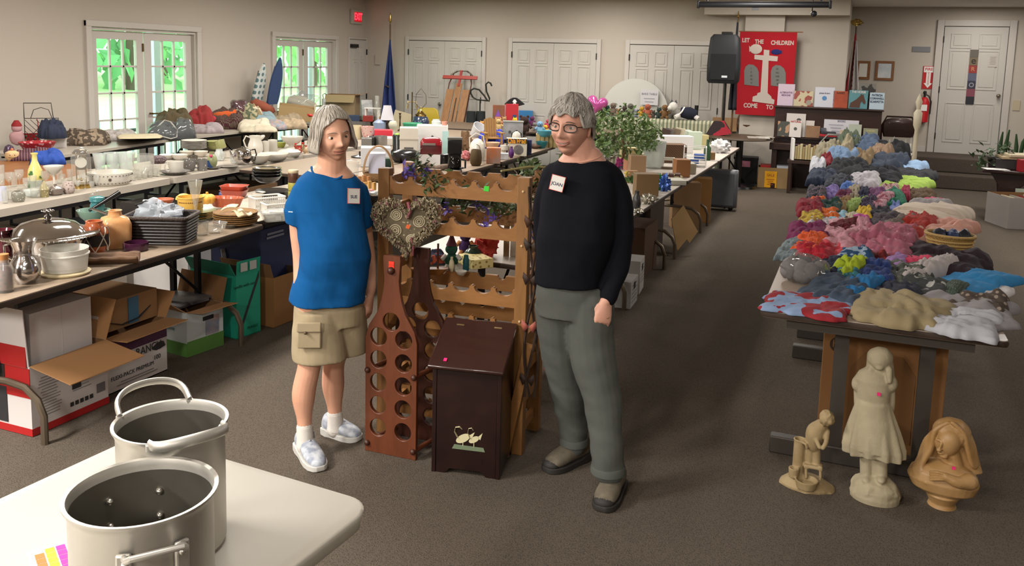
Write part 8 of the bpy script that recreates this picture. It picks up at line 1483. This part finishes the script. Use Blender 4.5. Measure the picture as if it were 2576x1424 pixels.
ob('weave_band',b,mat('b5955c',.7),o);ob('braided_rim',B().tube([(.128*math.cos(t),.103*math.sin(t),.11)for t in[2*PI*i/40 for i in range(40)]],.009,6,True),mat('b09058',.7,bump=.8,bsc=120),o)
for k,(dx,c,lb)in enumerate(((-.05,'20232e','navy baby shoes in the wicker basket'),(.015,'2c3a5c','blue denim booties in the wicker basket'),(.07,'1c2026','black shiny shoe in the wicker basket'))):S('baby_shoe',lb,'shoe',B().blob((0,0,.03),(.04,.05,.035),.35,seed=k),mat(c,.5),p+Vector((dx,0,.075)),facing(p))
# printer carton behind the statues
o=T('printer_carton','large brown printer carton standing under the clothes table','box',(.19,4.4,0),0);ob('body',B().box((0,0,.275),(.53,.4,.55)),mat('8a6038',.85),o,bev=.004);lg=ob('logo',B().lathe([(.036,0),(.036,.002),(.001,.002)],24),mat('3a2618',.8),o,(-.2,-.2005,.48),(PI/2,0,0));text('hp',.05,mat('8a6038',.8),o,(-.2,-.2045,.483));ob('printed_panel',B().plate([(-.14,.05),(.14,.05),(.14,.38),(.08,.46),(-.08,.46),(-.14,.38)],[],.002,M=Matrix.Translation((0,-.202,0))),mat('7c5530',.85),o)
# ------------------------------------------------------------------ statues
st1=mat('b0a488',.8,pat='noise',c2='968a70',sc=9,bump=.15,bsc=120);st2=mat('a5916c',.7,pat='noise',c2='8a7450',sc=12,bump=.1,bsc=160);st3=mat('b38f62',.45,pat='noise',c2='96703f',sc=10,bump=.08,bsc=160);pkm=mat('e02a70',.5)
def statue(name,label,p,b,m,vox,parts=(),sm=3,disp=None):
    vs,fs=bake(b,vox,sm,disp);q=B();q.add(vs,fs);o=S(name,label,'statue',q,m,p,facing(p),ang=180)
    for nm,q,mm in parts:ob(nm,q,mm,o)
    return o
p=Vector((.17,3.71,0));X=pix(p,facing(p));s=3.55/CF;b=B();D=lambda v:v*s
# girl: rock base, legs, dress with apron, puffed sleeves, arms behind, long hair, bowed head
b.blob(X(2200,1235),(D(60),D(50),D(42)),.15,3,24,14,seed=1);b.loft([ring(X(2200,1278),D(55),D(48),24,2),ring(X(2200,1240),D(60),D(52),24,2),ring(X(2198,1205),D(38),D(36),24,2)])
for dx in(-19,19):limb(b,[X(2198+dx,1200),X(2197+dx,1130)],[D(15),D(15)]);b.ball(X(2198+dx,1205,-D(14)),(D(12),D(22),D(9)))
b.lathe([(D(14),0),(D(16),D(40)),(D(10),D(66))],14,X(2200,1200,D(6)))
rows=((1142,70,48,.20),(1120,72,50,.16),(1080,62,44,.12),(1030,46,36,.06),(1005,38,30,.0),(985,40,32,0),(955,44,32,0),(938,34,26,0),(925,16,14,0))
def fold(c,rx,ry,fa):return[(c[0]+rx*math.cos(t)*(1+fa*.5*math.cos(11*t)),c[1]+ry*math.sin(t)*(1+fa*.5*math.cos(11*t)),c[2]+rx*fa*.25*math.sin(3*t))for t in[2*PI*i/88 for i in range(88)]]
b.loft([fold(X(2197,y),D(rx),D(ry),fa)for y,rx,ry,fa in rows])
b.loft([ring(X(2197,1128,-D(6)),D(54),D(46),30,2),ring(X(2197,1060,-D(6)),D(46),D(40),30,2),ring(X(2197,1010,-D(4)),D(36),D(32),30,2)])
for sx in(-1,1):b.ball(X(2200+sx*40,965),(D(17),D(18),D(22)));limb(b,[X(2200+sx*42,980,D(6)),X(2200+sx*40,1030,D(14)),X(2200+sx*20,1050,D(34))],[D(10),D(9),D(8)])
b.ball(X(2213,905,-D(4)),(D(25),D(26),D(26)));b.blob(X(2214,900,D(4)),(D(31),D(30),D(28)),.06);b.loft([ring(X(2214,905,D(8)),D(31),D(25),24,2),ring(X(2214,940,D(8)),D(34),D(24),24,2),ring(X(2212,965,D(12)),D(28),D(18),24,2)]);limb(b,[X(2236,930,-D(14)),X(2238,960,-D(22))],[D(9),D(6)]);limb(b,[X(2190,930,-D(12)),X(2186,955,-D(18))],[D(8),D(6)])
b.ball(X(2212,913,-D(26)),D(5));b.ball(X(2212,925,-D(22)),(D(10),D(8),D(7)))
statue('girl_statue','tall cream statue of a girl in a dress with head bowed',p,b,st1,.0045,[('price_sticker',B().box(tuple(X(2211,992,-D(36))),(.014,.003,.014)),pkm)],2)
# boy at the water pump
p=Vector((-.06,3.7,0));X=pix(p,facing(p));b=B();b.blob(X(2028,1222),(D(66),D(46),D(20)),.2,3,24,14,seed=5);b.loft([ring(X(2028,1238),D(62),D(44),24,2),ring(X(2028,1215),D(66),D(48),24,2),ring(X(2026,1200),D(44),D(32),24,2)])
b.lathe([(D(15),0),(D(15),D(98)),(D(17),D(106)),(D(12),D(106)),(D(11),D(96)),(.001,D(96))],18,X(2006,1200));b.tube([X(2014,1110,-D(10)),X(2028,1118,-D(20)),X(2030,1130,-D(20))],D(4),8);b.box(tuple(X(2046,1172,-D(8))),(D(46),D(26),D(9)))
for dx in(-18,18):
    for dy in(-8,8):b.cyl(X(2046+dx,1172,-D(8)+D(dy)),X(2046+dx,1204,-D(8)+D(dy)),D(4))
b.lathe([(D(24),0),(D(29),D(22)),(D(25),D(22)),(D(20),D(10)),(.001,D(9))],20,X(2028,1226,-D(34)));b.lathe([(D(12),0),(D(14),D(26)),(D(11),D(26)),(.001,D(20))],16,X(1996,1200,-D(22)))
limb(b,[X(2034,1168),X(2038,1135),X(2046,1115)],[D(10),D(12),D(17)]);limb(b,[X(2054,1168),X(2052,1135),X(2048,1115)],[D(10),D(12),D(16)]);limb(b,[X(2046,1118),X(2052,1088,-D(6)),X(2064,1072,-D(12))],[D(20),D(24),D(18)]);b.blob(X(2080,1052,-D(22)),(D(19),D(19),D(21)),.2,5);b.ball(X(2088,1062,-D(36)),(D(7),D(7),D(8)))
limb(b,[X(2046,1082,-D(16)),X(2056,1112,-D(28)),X(2062,1126,-D(36))],[D(8),D(6),D(5)]);limb(b,[X(2080,1085,-D(14)),X(2078,1112,-D(26)),X(2070,1128,-D(36))],[D(8),D(6),D(5)])
statue('boy_statue','small tan statue of a boy bending at a water pump',p,b,st2,.0035,(),1)
# veiled woman bust
p=Vector((.46,3.76,0));X=pix(p,facing(p));b=B();sq_=[(D(52),0),(D(54),D(8)),(D(46),D(18)),(D(34),D(28)),(D(30),D(40)),(D(38),D(56)),(D(42),D(62)),(D(30),D(70))];b.lathe(sq_,30,X(2366,1298))
b.loft([ring(X(2370,1240),D(40),D(34),28,2),ring(X(2372,1226),D(72),D(46),28,2.2),ring(X(2372,1204),D(82),D(52),28,2.2),ring(X(2374,1186),D(76),D(48),28,2.2),ring(X(2382,1172),D(54),D(40),28,2.1),ring(X(2390,1160),D(26),D(26),28,2)])
limb(b,[X(2400,1172,D(2)),X(2394,1140,-D(4))],[D(24),D(20)]);b.ball(X(2385,1112,-D(10)),(D(29),D(31),D(40)),40,26,rot=(.35,.25,0));b.ball(X(2366,1122,-D(36)),(D(4),D(7),D(13)),rot=(.5,.2,0));b.ball(X(2362,1132,-D(40)),(D(6),D(6),D(5)));b.ball(X(2366,1140,-D(35)),(D(8),D(5),D(3)));b.ball(X(2374,1147,-D(30)),(D(10),D(8),D(7)));b.ball(X(2372,1110,-D(34)),(D(18),D(6),D(4)),rot=(0,.1,0))
b.blob(X(2394,1088,D(10)),(D(44),D(42),D(38)),.05);b.loft([ring(X(2396,1085,D(18)),D(44),D(30),26,2),ring(X(2400,1120,D(24)),D(50),D(30),26,2),ring(X(2402,1175,D(26)),D(62),D(30),26,2)])
for k in range(6):limb(b,[X(2384-k*3,1064+k*3,-D(14)),X(2352-k*4,1084+k*4,-D(20)+k*D(3)),X(2340-k*5,1130+k*4,-D(22)+k*D(4)),X(2318-k*3,1172+k*3,-D(24)),X(2330+k*5,1214+k*2,-D(44))],[D(5),D(7),D(8),D(8),D(5)],8)
for k in range(5):limb(b,[X(2396+k*5,1064+k*4,-D(18)+k*D(6)),X(2424+k*4,1092+k*2,-D(18)+k*D(7)),X(2434+k*4,1130,-D(12)+k*D(5)),X(2444+k*3,1166,-D(6)+k*D(4)),X(2452,1178,0)],[D(5),D(6),D(7),D(6),D(4)],8)
limb(b,[X(2440,1212,-D(34)),X(2410,1214,-D(56)),X(2380,1200,-D(62))],[D(20),D(14),D(10)])
for k in range(4):limb(b,[X(2378,1194+k*4,-D(64)),X(2358,1188+k*6,-D(64)),X(2340,1187+k*7,-D(58))],[D(4.5),D(4),D(3)],8)
statue('bust_statue','veiled woman bust in amber stone on a round foot',p,b,st3,.003,[('price_sticker',B().box(tuple(X(2399,1178,-D(44))),(.012,.003,.013)),pkm)],1)
# ------------------------------------------------------------------ dark table with plants, books and carton on the right
dk2=mat('2a1714',.3,coat=.2);o=T('library_table','dark wooden table with curved legs carrying plants and books','table',(1.98,12.1,0),-.1);ob('tabletop',B().box((0,0,.585),(1.0,.9,.035)),dk2,o,bev=.008)
for y in(-.3,.3):ob('leg',B().plate([(-.36,.0),(-.02,.0),(.0,.1),(-.08,.22),(-.06,.4),(.1,.57),(-.4,.57),(-.3,.42),(-.28,.25),(-.36,.14)],[],.06,M=Matrix.Translation((-.02,y,0))),dk2,o,bev=.008)
ob('shelf',B().box((.1,0,.2),(.7,.7,.03)),dk2,o)
p=aty(2496,420,12.15);o=T('potted_plant','bushy green house plant trailing over the dark table edge','plant',(p.x+.03,12.1,.605),0);b=B();rr=random.Random(8)
for i in range(16):leafy(b,(rr.uniform(-.22,.2),rr.uniform(-.15,.15),rr.uniform(.0,.2)),7,.04,.06,rr)
ob('leaves',b,mat('3a4a30',.5),o,flat=True,kind='stuff');ob('pot',B().lathe([(.08,0),(.1,.12),(.09,.12),(.001,.1)],18),mat('2a2420',.5),o)
p=aty(2546,385,12.3);o=T('cactus','tall dark green cactus behind the books on the dark table','cactus',(p.x,12.4,.605),0);cg=mat('2f4a2c',.7,bump=.3,bsc=60)
for dx,h,tl in((-.13,.42,.02),(-.07,.45,.03),(.06,.40,-.02),(.09,.5,.12),(.13,.62,.25)):ob('stem',B().tube([(dx,0,0),(dx+tl*.3,0,h*.6),(dx+tl,0,h)],[.03,.035,.012],8,flat=.5),cg,o)
ob('pot',B().lathe([(.12,0),(.14,.14),(.13,.14),(.001,.12)],18),mat('4a3a30',.6),o)
for k,(c,dx,lb)in enumerate((('231c1c',0,'black case lying on the dark table'),('a08c6c',.04,'tan folder of papers on the black case'),('b5a88c',.1,'cream book on the tan folder'))):q=aty(2560,415,12.0);S('book',lb,'book',B().box((0,0,.06 if k==0 else.015),(.5,.34,.12 if k==0 else.03)),mat(c,.6),(q.x+dx,12.05,.605+(0,.121,.152)[k]),.1*k,bev=.004)
q=aty(2490,438,11.75);S('white_paper','white sheet of paper overhanging the dark table corner','paper',B().box((0,0,.002),(.26,.2,.004)),mat('d5d2ce',.6),(q.x+.06,11.78,.606),.2);S('red_book','red and cream book at the frame edge of the dark table','book',B().box((0,0,.07),(.2,.16,.14)),mat('8f1820',.5),(aty(2574,430,11.7).x+.05,11.75,.605),.1)
o=carton('record_carton','grey cardboard carton of records and books on the carpet',(1.66,11.05),.35,.62,.5,.36,mat('8a8480',.8));o.scale=(1,1,1)
for k,(c,lb)in enumerate((('b5a88a','cream record sleeve standing in the grey carton'),('8c857c','grey book standing in the grey carton'),('7a2a24','red book standing in the grey carton'),('b0a08c','tan sleeve standing in the grey carton'),('5a2420','dark red book standing in the grey carton'))):S('record_sleeve',lb,'record',B().box((0,0,.17),(.05,.4,.32)),mat(c,.6),o.location+Matrix.Rotation(.35,3,'Z')@Vector((-.2+k*.1,0,.006)),.35,rot=(0,.15,.35))
S('green_board','pale green printed board leaning under the dark table','board',B().box((0,0,.2),(.5,.02,.4)),mat('7f8a7c',.6,pat='noise',c2='9aa090',sc=5),(2.05,11.6,.01),rot=(-.2,0,0))
# ================================================================== LIGHT AND CAMERA
sc=bpy.context.scene
w=bpy.data.worlds.new('World');sc.world=w;w.use_nodes=True
w.node_tree.nodes['Background'].inputs[0].default_value=(.78,1.,.9,1);w.node_tree.nodes['Background'].inputs[1].default_value=5.0
def area(name,loc,sx,sy,power,col=(1,.955,.895),rot=(0,0,0),spread=PI):
    l=bpy.data.lights.new(name,'AREA');l.shape='RECTANGLE';l.size=sx;l.size_y=sy;l.energy=power;l.color=col;l.spread=spread
    o=bpy.data.objects.new(name,l);C.objects.link(o);o.location=loc;o.rotation_euler=rot;return o
for(x,y,p)in LAMPS:area('ceiling_lamp',(x,y,ZC-.02),.3,1.2,p)
cam=bpy.data.cameras.new('Camera');co=bpy.data.objects.new('Camera',cam);C.objects.link(co)
M=Matrix((RT,UPV,-FW)).transposed().to_4x4();M.translation=CP;co.matrix_world=M
cam.sensor_fit='HORIZONTAL';cam.sensor_width=36;cam.lens=36*CF/2576;cam.shift_x=0;cam.shift_y=-(712-CY)/2576;cam.clip_start=.05;cam.clip_end=200
sc.camera=co
vs=sc.view_settings;sc.display_settings.display_device='sRGB';vs.view_transform='Standard';vs.look='None';vs.gamma=1;vs.use_curve_mapping=False;vs.exposure=EXPOSURE
cy=sc.cycles;cy.max_bounces=8;cy.diffuse_bounces=4;cy.glossy_bounces=3;cy.transmission_bounces=6;cy.transparent_max_bounces=24;cy.caustics_reflective=False;cy.caustics_refractive=False;cy.use_denoising=True;cy.sample_clamp_indirect=4
